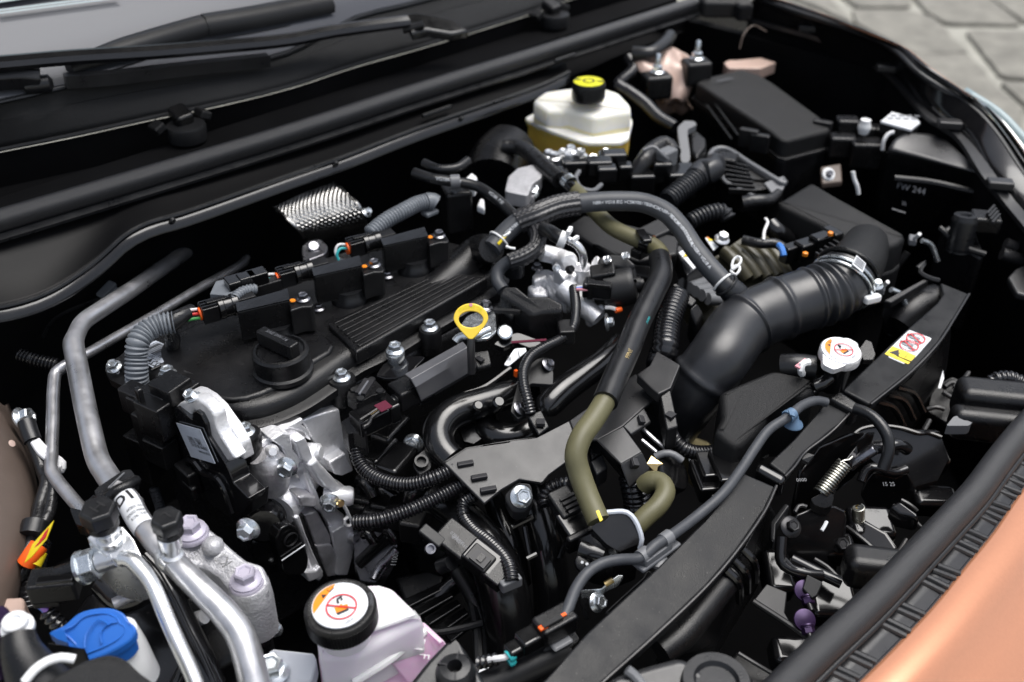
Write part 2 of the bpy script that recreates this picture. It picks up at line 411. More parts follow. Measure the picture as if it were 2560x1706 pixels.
for i in range(-4, 12):
    for j in range(-6, 9):
        c = V((.9+i*.42+(j % 2)*.2, -1.8+j*.4, GZ))
        v = c-CAM; f = v.dot(FW); u = 1280+F*v.dot(RT)/f if f > 0 else -9999; w_ = 853-F*v.dot(UP)/f if f > 0 else 0
        if -300 < u < 2900 and -300 < w_ < 1000: continue
        if c.x < .8 and c.y > -2 and c.y < 3: continue
        paver([c+V((a*.19+random.uniform(-.03, .03), b*.18+random.uniform(-.03, .03), 0)) for a, b in ((-1, -1), (1, -1), (1, 1), (-1, 1))])
# engine bay tub (dark body pressings below and around the engine)
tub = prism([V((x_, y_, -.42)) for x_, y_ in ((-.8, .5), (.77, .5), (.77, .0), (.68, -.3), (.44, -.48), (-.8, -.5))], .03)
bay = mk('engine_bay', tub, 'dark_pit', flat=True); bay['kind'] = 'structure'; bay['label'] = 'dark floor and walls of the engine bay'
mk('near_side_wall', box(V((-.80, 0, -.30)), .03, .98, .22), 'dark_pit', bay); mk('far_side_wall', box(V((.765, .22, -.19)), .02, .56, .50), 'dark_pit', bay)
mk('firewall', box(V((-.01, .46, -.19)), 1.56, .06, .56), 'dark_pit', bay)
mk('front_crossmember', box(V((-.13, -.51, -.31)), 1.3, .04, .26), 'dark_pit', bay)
# ================================================================ body
# --- windshield
wb = P(700, 120, .16); wn_ = V((0, -.50, .866)).normalized()   # pane leans back
ws = thing('windshield', 'grey reflecting windshield glass with black printed border behind the wipers', 'windshield', wb)
def wpl(a, b): return PP(a, b, wb, wn_)
Uw = X; Vw = wn_.cross(X).normalized()
lo = -.0
base = [V((-1.0, 0, 0)), V((1.0, 0, 0))]
d0 = wpl(0, 33); d1 = wpl(250, 0)
o = wb-Vw*.05
q0, q1 = wpl(-1500, 260), wpl(600, -75)
dd = (q1-q0).normalized(); nn = wn_.cross(dd).normalized()
if nn.y < 0: nn = -nn
mk('clear_glass', prism([q0+wn_*.009, q1+wn_*.009, q1+nn*1.2+wn_*.009, q0+nn*1.2+wn_*.009], .0015, -wn_), 'glass_clear', ws)
dots = bmesh.new()
for k in range(90):
    for r_ in range(2):
        c = wpl(-10, 35).lerp(wpl(290, -4), k/90)-nn*(.004+.005*r_)+dd*(.002*r_)+wn_*.0092
        poly(ell(c, dd*(.0011-.0002*r_), nn*.0022, 6), dots)
mk('frit_dot_edge', dots, 'glass_clear', ws, kind='stuff')
# --- cowl cover below the glass
cw = thing('cowl_cover', 'matt black plastic cowl cover panel between wipers and rear hood seal', 'cowl panel', P(700, 200, .1))
lipA = L('@00 -900,1420,115 -300,1290,115 0,1228,115 600,1108,115 1250,965,115 1730,868,115 2352,716,115 @01 800,540,115 1400,370,115 2300,88,115 @02 600,-10,115 1300,-220,115')
rearA = [PP(*px(t, a, b), wb-wn_*.004, wn_) for t, a, b in (('00', -900, 1010), ('00', -300, 890), ('00', 0, 835), ('00', 600, 700), ('00', 1400, 575), ('00', 2000, 510), ('00', 2352, 430), ('01', 800, 150), ('01', 1200, 50), ('01', 2000, -160), ('02', 700, -320), ('02', 1300, -480))]
rg = [p+wn_*.006 for p in cr(rearA, .05)[0]]; mk('frit_band', prism([rg[0]-X*1.2]+rg+[rg[-1]+Vw*1.1, rg[0]-X*1.2+Vw*1.1], .004, -wn_), 'glass_sky_grey', ws)
n_ = 40; ra = rs(cr(lipA, .01)[0], n_); rb = rs(cr(rearA, .01)[0], n_)
rows = []
for t, dz in ((0, 0), (.12, .004), (.35, .005), (.56, .004), (.62, .001), (.85, .0), (1, .0)): rows.append([a.lerp(b, t)+Z*dz for a, b in zip(ra, rb)])
back = [p-Z*.05+Y*.005 for p in rows[0]]; back2 = [p-Z*.07-Y*.09 for p in rows[0]]
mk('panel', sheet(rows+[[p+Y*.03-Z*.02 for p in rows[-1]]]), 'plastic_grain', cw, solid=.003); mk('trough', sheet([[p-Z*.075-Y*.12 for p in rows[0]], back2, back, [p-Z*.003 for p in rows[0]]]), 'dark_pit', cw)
mk('front_lip', tube([p+Z*.001 for p in ra[:]], .0032, 8, .03), 'plastic_soft', cw)
mk('rear_bead', tube([p+Z*.001+Y*-.004 for p in rb], .003, 8, .03), 'rubber', cw)
for cpx, nm in (('@00 1490,1010,114', 0), ('@02 450,110,114', 1)):
    c = pt(cpx); ax, ay = X, Y
    b_ = mk('clip_seat', lathe([(.024, -.02), (.026, -.002), (.025, .001), (.019, .002)], c-Y*.008, n=28), 'plastic_soft', cw)
    mk('clip_head', box(c+Z*.011, .024, .03, .018, frame(V((-.1, -.35, 1)), X)), 'plastic', cw, bev=.005, seg=3)
    for sg in (-1, 1): mk('lip_end', box(c+X*(.033*sg)+Z*.003+Y*.004, .016, .022, .012, frame(V((sg*.5, 0, 1)), X)), 'plastic_grain', cw, bev=.003)
# --- wipers
wp = thing('windshield_wiper', 'near wiper with long glossy black arm crossing the whole top left', 'wiper', P(1120, 70, .16))
def G(s_, d): 
    return [PP(*px(k.split(':')[0], *[float(v) for v in k.split(':')[1].split(',')]), wb+wn_*d, wn_) for k in s_.split()]
arm = G('00:-500,570 00:0,530 00:600,478 00:1200,440 00:1800,390 00:2352,335 01:600,270 01:1230,185', .035)
prof = [(-.011, -.005), (.011, -.005), (.0125, .0), (.0095, .006), (.003, .0105), (-.003, .0105), (-.0095, .007), (-.0125, .0)]
mk('arm', sweep(arm, prof, ds=.02), 'paint_black', wp, ang=25)
mk('pivot_head', prism(G('01:1190,110 01:1300,95 01:1450,120 01:1620,160 01:1740,250 01:1600,275 01:1400,240 01:1270,270', .036), .014), 'plastic_gloss', wp, bev=.004)
mk('hinge_pin', lathe([(.006, -.016), (.006, .016)], G('01:1285,225', .035)[0], V((.7, -.6, .2)), 14), 'plastic', wp)
mk('blade', sweep(G('00:-600,690 00:0,650 00:180,640 00:330,650', .016), [(-.008, -.012), (.008, -.012), (.012, .004), (.006, .014), (-.006, .014), (-.012, .004)], ds=.02), 'rubber', wp, bev=.002)
mk('blade_end', lathe([(.004, -.02), (.011, -.016), (.011, .012), (.005, .016)], G('00:320,690', .010)[0], V((.9, -.4, 0)), 16), 'rubber', wp)
mk('rubber_lip', sweep(G('00:530,650 00:900,625 00:1450,560 00:2000,500 01:100,480', .012), [(-.007, -.01), (.007, -.01), (.008, .006), (-.008, .006)], ds=.02), 'rubber', wp)
wp2 = thing('windshield_wiper', 'far wiper with broad black blade lying along the base of the glass', 'wiper', P(520, 70, .16))
up2 = G('00:560,470 00:800,370 00:1000,310 00:1300,220 00:1650,120 00:2000,65 00:2352,0', .02)
prof2 = [(-.016, -.012), (.014, -.014), (.016, -.004), (.008, .009), (-.004, .011), (-.015, .003)]
mk('blade', sweep([p-UP*.012 for p in up2[:5]], prof2, ds=.02, scl=lambda t: .55+.45*min(1, t*2.2)), 'plastic_soft', wp2, ang=50)
mk('blade_cover', sweep([p-UP*.012 for p in (up2[4]*.97+up2[5]*.03, up2[5], up2[6], up2[6]*2-up2[5])], prof2, ds=.02, scl=lambda t: 1.06), 'plastic_soft', wp2, ang=50)
mk('rubber_lip', sweep([p-UP*.034-Z*.008 for p in up2[1:]], [(-.005, -.008), (.005, -.008), (.005, .006), (-.005, .006)], ds=.02), 'rubber', wp2)
# --- rear hood seal and the cowl pressing below
hsl = thing('rear_hood_seal', 'thick black rubber hood seal running the whole width along the cowl', 'rubber seal', P(720, 350, .07))
sp = L('@s -300,640,100 0,552,100 360,445,100 720,336,100 1040,232,100 1360,132,100 1560,68,100 1742,10,100 1860,-30,100')
prof = [(.0132*math.cos(a)*(1 if math.sin(a) > 0 else .9), .0132*math.sin(a)) for a in [2*math.pi*i/18 for i in range(18)]]
mk('bulb', sweep(sp, prof, ds=.03), 'seal_foam', hsl, ang=60)
mk('base_strip', sweep([p-Z*.014 for p in sp], [(-.012, -.004), (.017, -.004), (.018, .0), (.01, .003), (-.012, .003)], ds=.03), 'rubber', hsl)
cp = thing('cowl_pressing', 'black painted steel cowl edge with wavy lower flange under the rear seal', 'body panel', P(720, 420, 0))
e3 = [PY(*px(t, a, b), .345) for t, a, b in (('10', -500, 1180), ('10', 0, 1140), ('10', 350, 1040), ('10', 600, 900), ('10', 860, 700), ('10', 1000, 565), ('10', 1200, 455), ('10', 1450, 385), ('10', 2352, 70), ('01', 650, 1310), ('01', 1300, 1060), ('01', 2352, 690), ('02', 600, 590))]
e3 = rs(cr(e3, .01)[0], 60)
e1 = rs(cr(L('@10 -500,700,85 0,565,85 1200,180,85 1760,0,85 @01 0,1265,85 600,1040,85 1400,780,85 2352,480,85 @02 600,300,85'), .01)[0], 60)
r0 = [p+Z*.004+Y*.012 for p in e1]; r1 = e1
r2 = [a.lerp(b, .12)+Y*.014 for a, b in zip(e1, e3)]; r3 = [a.lerp(b, .6)+Y*.012 for a, b in zip(e1, e3)]; r4 = [a.lerp(b, .96)+Y*.004 for a, b in zip(e1, e3)]
mk('panel', sheet([r0, r1, [p-Z*.003 for p in r1], r2, r3, r4, e3]), 'shade_black', cp, ang=25, solid=.002)
mk('upper_edge', tube(e1, .0012, 6, .02), 'plastic_soft', cp)
mk('rolled_edge', tube(e3, .0028, 8, .01), 'rubber', cp)
mk('flange', sheet([[p-Z*.001 for p in e3], [p-Z*.016-Y*.004+Y*.0 for p in e3], [p-Z*.02+Y*.006 for p in e3]]), 'paint_black', cp, solid=.002)
for a in ('@10 1405,428', '@01 650,1335', '@01 1670,968'):
    t, b = a.split(); b = [float(k) for k in b.split(',')]; c = PY(*px(t[1:], *b), .343); mk('stud', lathe([(.004, -.003), (.004, .002), (.002, .004)], c, -Y, 12), 'plastic', cp)
for a, b in (((1360, 950), (1590, 870)), ):
    mk('slot_rib', tube([PY(*px('01', *a), .35), PY(*px('01', *b), .35)], .003, 8), 'plastic', cp)
mk('slot_rib', tube([PY(*px('02', 480, 500), .35), PY(*px('02', 640, 445), .35)], .003, 8), 'plastic', cp)
# --- near inner fender (brown painted pressing, lower left)
nf = thing('inner_fender_panel', 'dull brown painted inner fender pressing at the left edge', 'body panel', P(30, 1300, -.2))
rows = csheet([L('@s -260,800,-10 -260,1100,-14 -260,1400,-18 -260,1760,-24'), L('@s -80,930,-16 -64,1100,-22 -64,1300,-28 -100,1560,-36'), L('@s -12,1000,-30 34,1130,-40 56,1290,-50 6,1530,-60'), L('@s 20,1010,-140 76,1140,-150 98,1300,-160 50,1540,-170')], 20, 14)
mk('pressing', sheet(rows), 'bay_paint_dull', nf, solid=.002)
mk('hole', lathe([(.003, 0), (.0036, .0006), (.002, .001)], pt('@20 95,880,-8'), V((.5, -.6, .6)), 14), 'bay_paint', nf)
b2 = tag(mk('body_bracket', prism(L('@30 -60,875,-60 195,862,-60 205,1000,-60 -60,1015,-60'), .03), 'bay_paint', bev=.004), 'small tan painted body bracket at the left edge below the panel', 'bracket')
bolt(nf, pt('@20 175,685,-40'), V((.7, -.5, .4)), .0095)
# --- far fender with gutter, trim strip and headlamp edge
ff = thing('front_fender', 'far front fender with glossy black gutter and orange outer edge, upper right', 'fender', P(2200, 150, -.1))
outer = L('@03 150,-60,135 480,40,130 900,195,125 1380,395,118 1530,515,112 1900,775,90 2160,925,72 2352,1110,55 2600,1400,35 2800,1700,15')+[V((.53, -.455, -.012)), V((.46, -.51, -.045))]
sealp = L('@03 150,-30,125 420,75,122 800,200,118 1210,355,112 1330,440,108 1500,610,98 1900,860,75 2100,1065,58 2352,1440,30 2700,1950,0')+[V((.46, -.45, -.02)), V((.40, -.495, -.05))]
inner = L('@03 100,150,85 420,235,83 660,300,80 960,425,74 1250,590,64 1600,965,48 1830,1115,40 2080,1480,26 @13 2240,300,12 2500,640,0')+[V((.42, -.43, -.02)), V((.36, -.475, -.05))]
N_ = 44; ou = rs(cr(outer, .01)[0], N_); se = rs(cr(sealp, .01)[0], N_); inn = rs(cr(inner, .01)[0], N_)
g1 = [a.lerp(b, .8)+Z*.009 for a, b in zip(inn, se)]; g2 = [a.lerp(b, .35)+Z*.008 for a, b in zip(inn, se)]
mk('gutter', sheet([[p-Z*.006 for p in inn], g2, g1, [p-Z*.004 for p in se]]), 'paint_black', ff, solid=.002)
mk('outer_panel', sheet([[p-Z*.004 for p in se], [a.lerp(b, .5)+Z*.001 for a, b in zip(se, ou)], ou, [p-Z*.02+X*.02 for p in ou], [p-Z*.3+X*.06 for p in ou], [p-Z*.6+X*.03 for p in ou]])if False else sheet([ou, [p-Z*.02+X*.02 for p in ou], [p-Z*.3+X*.06 for p in ou], [p-Z*.6+X*.03 for p in ou]]), 'orange_paint', ff, solid=.003)
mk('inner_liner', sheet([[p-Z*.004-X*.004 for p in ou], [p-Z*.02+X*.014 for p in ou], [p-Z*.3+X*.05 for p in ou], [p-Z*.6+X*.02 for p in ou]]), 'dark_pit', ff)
mk('edge_flange', sheet([[p-Z*.003 for p in se], [a.lerp(b, .55)+Z*.001 for a, b in zip(se, ou)], [p+Z*.001 for p in ou]]), 'paint_black', ff, solid=.002)
mk('edge_seal', tube(se, .005, 10, .02), 'rubber', ff)
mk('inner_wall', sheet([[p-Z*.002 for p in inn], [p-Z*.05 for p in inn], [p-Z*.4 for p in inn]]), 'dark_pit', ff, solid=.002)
ts = thing('fender_trim_strip', 'thin black plastic trim strip with clip lugs along the far fender', 'trim strip', P(2350, 350, -.05))
mk('strip', sweep(inn, [(-.009, -.004), (.009, -.004), (.009, .003), (-.009, .004)], ds=.02), 'plastic_grey', ts, ang=30)
for a in ('@03 590,245,90', '@03 1230,570,72', '@03 1740,1030,50', '@03 2150,1520,28', '@13 2160,170,20'):
    c = pt(a); mk('clip_lug', box(c+Z*.003, .034, .02, .012, frame(Z, V((.55, -.8, 0)))), 'plastic_grey', ts, bev=.003)
hl = thing('headlight', 'bright chrome and clear rim of the far headlight at the right edge', 'headlight', P(2540, 380, -.1))
hA = [p+Z*.002 for p in se[22:]]; hB = [a.lerp(b, .75)+Z*.003 for a, b in zip(se, ou)][22:]
mk('chrome_rim', sheet([[a.lerp(b, .25)+Z*.003 for a, b in zip(hA, hB)], [a.lerp(b, .6)+Z*.006 for a, b in zip(hA, hB)], hB]), 'chrome', hl, solid=.002)
mk('lens', sheet([hB, [p+Z*.002+X*.012 for p in hB], [p-Z*.05+X*.05 for p in hB]]), 'glass_clear', hl, solid=.002)
# --- front hood seal, ribbed strip, bumper
fs = thing('front_hood_seal', 'thick dark grey rubber seal along the front edge, lower right', 'rubber seal', P(2150, 1400, -.12))
fp = L('@33 -300,2150,-62 200,1790,-62 490,1500,-62 780,1225,-62 1060,965,-62 1300,720,-62 1515,490,-62 1740,250,-62 1955,15,-62 @23 2150,1010,-62 2352,760,-62 2700,380,-62')+[V((.36, -.50, -.062))]
mk('bulb', tube(fp, .0138, 20, .02), 'seal_foam', fs)
gp = [p-Y*.0135-Z*.008 for p in fp]
mk('groove_bead', tube(gp, .0032, 10, .02), 'rubber', fs)
rb_ = thing('grille_top_strip', 'dark grey ribbed plastic strip between front seal and orange bumper', 'trim strip', P(2300, 1500, -.12))
oe = L('@33 500,2050,-85 760,1800,-85 1000,1568,-85 1260,1310,-85 1600,950,-85 1850,640,-85 2080,360,-85 2250,110,-85 @23 2352,1230,-85 2700,800,-85')+[V((.34, -.53, -.08)), V((.44, -.52, -.07))]
oe = rs(cr(oe, .01)[0], 40); ie = rs(cr([p-Y*.0125-Z*.0145 for p in fp], .01)[0], 60)
def near(p, q): return min(q, key=lambda k: (k-p).length)
iw = [near(p+Y*.05, ie) for p in oe]
mk('strip', sheet([iw, [a.lerp(b, .5) for a, b in zip(iw, oe)], oe, [p-Z*.01 for p in oe]]), 'plastic_grey', rb_, solid=.003)
for a, b in (((770, 1480), (960, 1570)), ((905, 1350), (1100, 1440)), ((1180, 1090), (1380, 1190)), ((1300, 965), (1490, 1050)), ((1510, 740), (1690, 830)), ((1600, 650), (1785, 720)), ((1760, 450), (1930, 530)), ((1840, 360), (2000, 430)), ((1960, 200), (2120, 270)), ((2030, 130), (2190, 185)), ((2100, -10), (2280, 60)), ((2170, -110), (2340, -40)), ((2270, -240), (2430, -170))):
    for k in (0, 1):
        A = P(*px('33', a[0]+k*38, a[1]+k*-38), -.0755); B = P(*px('33', b[0]+k*38, b[1]+k*-38), -.0825)
        mk('rib', tube([A, B], .0032, 8, .02), 'plastic_grey', rb_)
bp = thing('front_bumper', 'metallic copper orange front bumper edge, lower right corner', 'bumper', P(2450, 1600, -.5))
oe2 = rs(oe, 60); on = []
for i in range(61):
    t = (oe2[min(i+3, 60)]-oe2[max(i-3, 0)]).normalized(); on.append(V((t.y, -t.x, 0)).normalized() if V((t.y, -t.x, 0)).y < 0 else V((-t.y, t.x, 0)).normalized())
br = [[p+n*d+Z*(z_+.001) for p, n in zip(oe2, on)] for d, z_ in ((.0005, 0), (.004, .0012), (.014, .0016), (.026, .0004), (.034, -.003), (.040, -.008), (.047, -.014), (.06, -.021), (.08, -.031), (.105, -.05), (.125, -.08), (.138, -.13), (.145, -.25), (.14, -.5))]
mk('skin', sheet(br), 'orange_paint', bp, solid=.002)
mk('edge_gap', tube([p+Z*.001 for p in oe], .0016, 6, .02), 'ink', bp)
for i in (9, 13, 17, 21, 25, 29):
    mk('edge_tab', box(oe[i]-Y*.0005+Z*.0006, .012, .003, .002, frame(Z, (oe[i+1]-oe[i]).normalized())), 'plastic', bp, bev=.001)
# --- raised hood over the bay (above the frame)
rh = thing('raised_hood', 'open hood standing raised above the engine bay', 'hood', V((0, .52, .26)))
hz = [V((0, .57-1.08*math.cos(math.radians(78))*t, .37+1.08*math.sin(math.radians(78))*t)) for t in (0, .25, .5, .75, 1)]
def hoodrow(p, w, b): return [p+X*(w*k)+V((0, .03, .015))*(b*(1-k*k)) for k in (-1, -.7, -.3, 0, .3, .7, 1)]
mk('outer_panel', sheet([hoodrow(p+V((0, .02, .02)), .74-.03*i, 1) for i, p in enumerate(hz)]), 'orange_paint', rh, solid=.003)
mk('liner', sheet([hoodrow(p, .72-.03*i, .6) for i, p in enumerate(hz)]), 'liner', rh, solid=.008)
# ================================================================ engine: valve cover and what sits on it
vc = thing('valve_cover', 'black plastic valve cover with ribbed panel and flange bolts, centre left', 'engine cover', V((-.27, .13, -.06)))
ol = [V((a, b, 0)) for a, b in ((-.485, .222), (-.478, .175), (-.464, .135), (-.452, .095), (-.447, .055), (-.42, .036), (-.385, .03), (-.335, .036), (-.30, .042), (-.25, .04), (-.2, .045), (-.12, .05), (-.06, .062), (-.045, .10), (-.05, .15), (-.08, .205), (-.16, .236), (-.30, .24), (-.44, .235))]
ol2 = rs(cr(ol, .004, True)[0], 90)[:-1]
def scaleo(o_, d, z):
    c = mid(o_); out = []
    for i, p in enumerate(o_):
        t = (o_[(i+1) % len(o_)]-o_[i-1]).normalized(); n = t.cross(Z)
        if n.dot(p-c) < 0: n = -n
        out.append(V((p.x, p.y, 0))+n*d+Z*z)
    return out
mk('shell', skinrings(bmesh.new(), [scaleo(ol2, .008, -.03), scaleo(ol2, .008, -.020), scaleo(ol2, .0, -.017), scaleo(ol2, -.001, -.009), scaleo(ol2, -.005, -.003), scaleo(ol2, -.012, -.0003), scaleo(ol2, -.03, .0)]), 'plastic', vc, ang=50)
mk('flange', skinrings(bmesh.new(), [scaleo(ol2, .009, -.028), scaleo(ol2, .0125, -.0265), scaleo(ol2, .0125, -.018), scaleo(ol2, .009, -.0165)]), 'plastic', vc, ang=60)
pad = [V((a, b, .004)) for a, b in ((-.446, .07), (-.43, .053), (-.40, .047), (-.345, .055), (-.31, .062), (-.302, .10), (-.31, .19), (-.35, .205), (-.44, .2), (-.46, .13))]
mk('raised_pad', prism(rs(cr(pad, .004, True)[0], 40)[:-1], .012), 'plastic', vc, bev=.005, seg=3)
mk('end_bead', tube(L('@D 1420,860,3 1600,930,2 1900,1170,0 2100,1380,-3 2290,1568,-6'), .0022, 8), 'plastic', vc)
rp = [V((-.291, .101, .007)), V((-.300, .037, .004)), V((-.09, .05, .004)), V((-.122, .098, .007))]
mk('ribbed_panel', prism(rp, .018), 'plastic', vc, bev=.003)
for k in range(7):
    t = (k+.6)/7.4; a = rp[0].lerp(rp[1], t); b = rp[3].lerp(rp[2], t); d = b-a
    mk('rib', box((a+d*.5)+Z*.0004, d.length*.93, .0048, .0024, frame((rp[1]-rp[0]).cross(d), d)), 'plastic', vc, bev=.0008)
for c, r, zz in ((pt('@20 1372,318,2'), .013, .03), (pt('@20 2005,790,-14'), .015, .03), (pt('@21 700,345,-14'), .015, .03), (pt('@11 1420,1310,-8'), .013, .03)):
    mk('boss', lathe([(r, -zz), (r, -.002), (r*.93, 0)], c, n=22), 'plastic', vc); bolt(vc, c+Z*.0008, r=.0068)
bolt(vc, pt('@20 932,255,-8'), V((-.3, -.2, 1)), .006); bolt(vc, pt('@11 515,1150,2'), r=.005, m='steel_dark'); bolt(vc, pt('@11 1078,885,2'), r=.005, m='steel_dark')
# hose dome at the right end
dm = cr([V((-.16, .09, -.004)), V((-.10, .098, .004)), V((-.058, .10, .014)), V((-.038, .098, .024))], .006)[0]
mk('hose_dome', tube([V((-.15, .088, -.012)), V((-.10, .096, -.006)), V((-.06, .1, .006)), pt('@11 1925,660,30')], [.02, .024, .022, .0165], 18), 'plastic', vc)
# barcode label
lb = L('@D 262,515,2 860,258,2 1392,480,2 800,785,2')
lab = mk('barcode_label', prism([p+Z*.0006 for p in lb], .0006), 'label_grey', vc); 
u = (lb[1]-lb[0]); v = (lb[3]-lb[0])
def lp(s_, t_): return lb[0]*((1-s_)*(1-t_))+lb[1]*(s_*(1-t_))+lb[2]*(s_*t_)+lb[3]*((1-s_)*t_)+Z*.0009
t_ = .1
for k in range(17):
    w_ = random.choice((.012, .02, .03)); mk('bar', poly([lp(.42, t_), lp(.95, t_), lp(.95, t_+w_), lp(.42, t_+w_)]), 'ink', lab, flat=True); t_ += w_+random.choice((.012, .02, .03))
mk('grey_band', poly([lp(.52, .48), lp(.95, .48), lp(.95, .56), lp(.52, .56)]), 'ink_grey', lab, flat=True)
text('0228012', lp(.34, .62), (lb[0]-lb[3]), (lb[1]-lb[0]), .006, 'ink', lab, lift=.0002)
text('224', lp(.15, .84), (lb[0]-lb[3]), (lb[1]-lb[0]), .012, 'ink', lab, lift=.0002, bold=.02)
text('5', pt('@D 170,820,-10')+V((-.004, 0, 0)), V((1, -.2, .1)), V((-.2, .2, 1)), .01, 'print_white', vc)
mk('label_rib', tube(L('@D 770,825,1 1470,505,1'), .001, 6), 'plastic_soft', vc)
# --- oil filler cap
oc = thing('oil_filler_cap', 'round black oil filler cap with grip bar on the valve cover', 'oil cap', V((-.373, .066, .004)))
c = V((-.373, .066, .004))
mk('base', lathe([(.0315, -.002), (.0315, .003), (.029, .005), (.029, .013), (.0295, .0145), (.0295, .0235), (.0275, .026), (.025, .0265), (.0235, .024), (.018, .0235)], c, n=40), 'plastic', oc, ang=28)
gb = frame(Z, V((.16, -1, 0)))
mk('grip_bar', box(c+Z*.0325+V((0, .002, 0)), .052, .0125, .018, gb), 'plastic', oc, bev=.0022)
text('SAE 0W-16', c+Z*.0416+V((0, .002, 0)), gb[0], gb[1], .0065, 'print_grey', oc)
for k in range(4): mk('grip_line', box(c+Z*.0325+gb[0]*(-.021+.0022*k)+V((0, .002, 0)), .0007, .0129, .014, gb), 'plastic_soft', oc)
# --- ignition coils with connectors
B2 = pt('@11 965,785,42'); offs = [pt('@11 385,1062,42')-B2, V((0, 0, 0)), pt('@11 1495,548,42')-B2]
cl = ['ignition coil nearest the oil filler cap, black box', 'middle of the three black ignition coils', 'ignition coil farthest from the oil cap, black box']
wl = [['wire_white', 'wire_red', 'green'], ['wire_white', 'teal'], ['wire_white', 'teal']]
for i, of in enumerate(offs):
    S = lambda s_: [p+of for p in L(s_)]
    t = thing('ignition_coil', cl[i], 'ignition coil', S('@11 760,1070,2')[0], 'ignition coils on the valve cover')
    mk('collar', lathe([(.021, -.004), (.021, .004), (.018, .008), (.017, .016)], S('@11 765,1075,0')[0], n=26), 'rubber', t)
    top = S('@11 455,828,46 842,722,46 868,802,46 474,890,46')
    mk('body', prism(top, .037), 'plastic', t, bev=.0015)
    mk('cap_rim', prism([p+Z*.0012 for p in top], .0012), 'plastic_gloss', t)
    lug = S('@11 846,790,40 905,766,40 965,745,40 1020,775,40 1050,830,40 1035,850,40 965,852,40 872,880,40')
    mk('mount_lug', prism(lug, .033), 'plastic', t, bev=.002)
    bolt(t, S('@11 965,795,41')[0], r=.0056, m='steel_dark'); mk('paint_mark', lathe([(.0034, 0), (.003, .001)], S('@11 886,806,42')[0], n=10), 'orange', t)
    for yy, zz in ((935, 26), (995, 15)): mk('fin', prism([p-Y*.003 for p in S('@11 885,%d,%d 1010,%d,%d 1030,%d,%d 905,%d,%d' % (yy, zz, yy-45, zz, yy-42, zz, yy+4, zz))], .0025), 'plastic_soft', t, bev=.0008)
    d = (top[1]-top[0]); d.z = 0; d.normalize(); fx = frame(Z, d)
    k = thing('coil_connector', ['coil plug with white, red and green wires beside the oil cap coil', 'coil plug with white and teal wires at the middle coil', 'coil plug with white and teal wires at the farthest coil'][i], 'connector', S('@11 330,900,20')[0], 'wiring plugs on the ignition coils')
    bc = S('@11 385,848,34')[0]
    mk('barrel', lathe([(.009, -.012), (.0125, -.011), (.0125, -.006), (.0115, -.005), (.0115, .003), (.0125, .004), (.0125, .01), (.01, .012)], bc, d, 20), 'plastic_gloss', k, ang=30)
    mk('neck', box(bc+d*.02, .02, .016, .016, fx), 'plastic', k, bev=.001)
    mk('rear_block', box(bc-d*.021, .018, .02, .019, fx), 'plastic_gloss', k, bev=.001)
    for j in (-1, 0, 1): mk('rib', box(bc-d*.021+Z*.0102+fx[1]*(.006*j), .016, .0016, .002, fx), 'plastic_gloss', k)
    mk('latch', box(bc-d*.012+Z*.011, .022, .007, .004, fx), 'plastic', k, bev=.0008)
    rc = bc-d*.0315; mk('wire_seal', lathe([(.007, -.001), (.0075, .001)], rc, d, 14), 'hot_orange', k)
    for j, wm in enumerate(wl[i]):
        o_ = fx[1]*(.004-.004*j)+Z*(.004-.0035*j)
        if i == 0: pth = [rc+o_, rc+o_-d*.012+Z*.002, rc+o_-d*.024+Z*.001, rc+o_*.6-d*.034-Z*.006]
        else: pth = [rc+o_, rc+o_-d*.009+Z*.002, rc+o_-d*.015-Z*.004-Y*.002, rc+o_*.5-d*.014-Z*.014-Y*.006]
        mk('wire', tube(pth, .0017, 8, .003), wm, k)
    if i: mk('conduit', tube([pth[-1]+Z*.005, pth[-1]-Z*.008+d*.002, pth[-1]-Z*.03+d*(.014 if i == 1 else -.008)], .0052, 10, ring=.0035, amp=.0016), 'rubber_hose', k)
    else: mk('tape_wrap', tube([pth[-1]+Z*.006-d*.001, pth[-1]-Z*.008+V((0, -.002, 0)), pth[-1]-Z*.024-d*.002], [.006, .0085, .007], 10), 'tape', k)
# --- grey corrugated conduits
def conduit(name, label, path, r, m, ring=.004, amp=.0022, n=14, cat='conduit', group=None):
    if m == 'conduit_black': ring *= .85; amp *= .62
    return tag(mk(name, tube(path, r, n, ring=ring, amp=amp), m, ang=80), label, cat, group)
cg = 'corrugated wiring conduits'
conduit('wiring_conduit', 'fat light grey corrugated conduit rising in front of the barcode label', L('@20 1135,500,-25 1115,300,5 1118,150,22 @10 1120,1440,32 1185,1340,38 1290,1285,40 1420,1260,40'), .0122, 'conduit_grey', .0042, .0026, 18, group=cg)
mk('tape_joint', tube(L('@10 1390,1270,40 1450,1230,44 1530,1180,44'), [.010, .009, .0075], 12), 'tape', tag_ := thing('taped_branch', 'black taped wiring branch at the end of the fat grey conduit', 'wiring', pt('@10 1450,1230,30')))
mk('tape_tail', tube(L('@10 1440,1240,40 1500,1200,36 1560,1160,32'), [.009, .008, .007], 10), 'rubber', tag_)
conduit('wiring_conduit', 'grey corrugated conduit behind the farthest coil', L('@11 930,540,36 1050,440,42 1200,355,45 1330,290,45 1400,275,44'), .0105, 'conduit_grey', .0044, .002, 16, group=cg)
conduit('wiring_conduit', 'short grey corrugated conduit elbow at the nearest coil', L('@10 1900,1090,40 1940,1040,42 2010,1000,42 2095,990,40'), .0062, 'conduit_grey', .0038, .0014, 12, group=cg)
ec = thing('conduit_end_fitting', 'grey taped end fitting of the conduit behind the farthest coil', 'fitting', pt('@11 1440,290,30'))
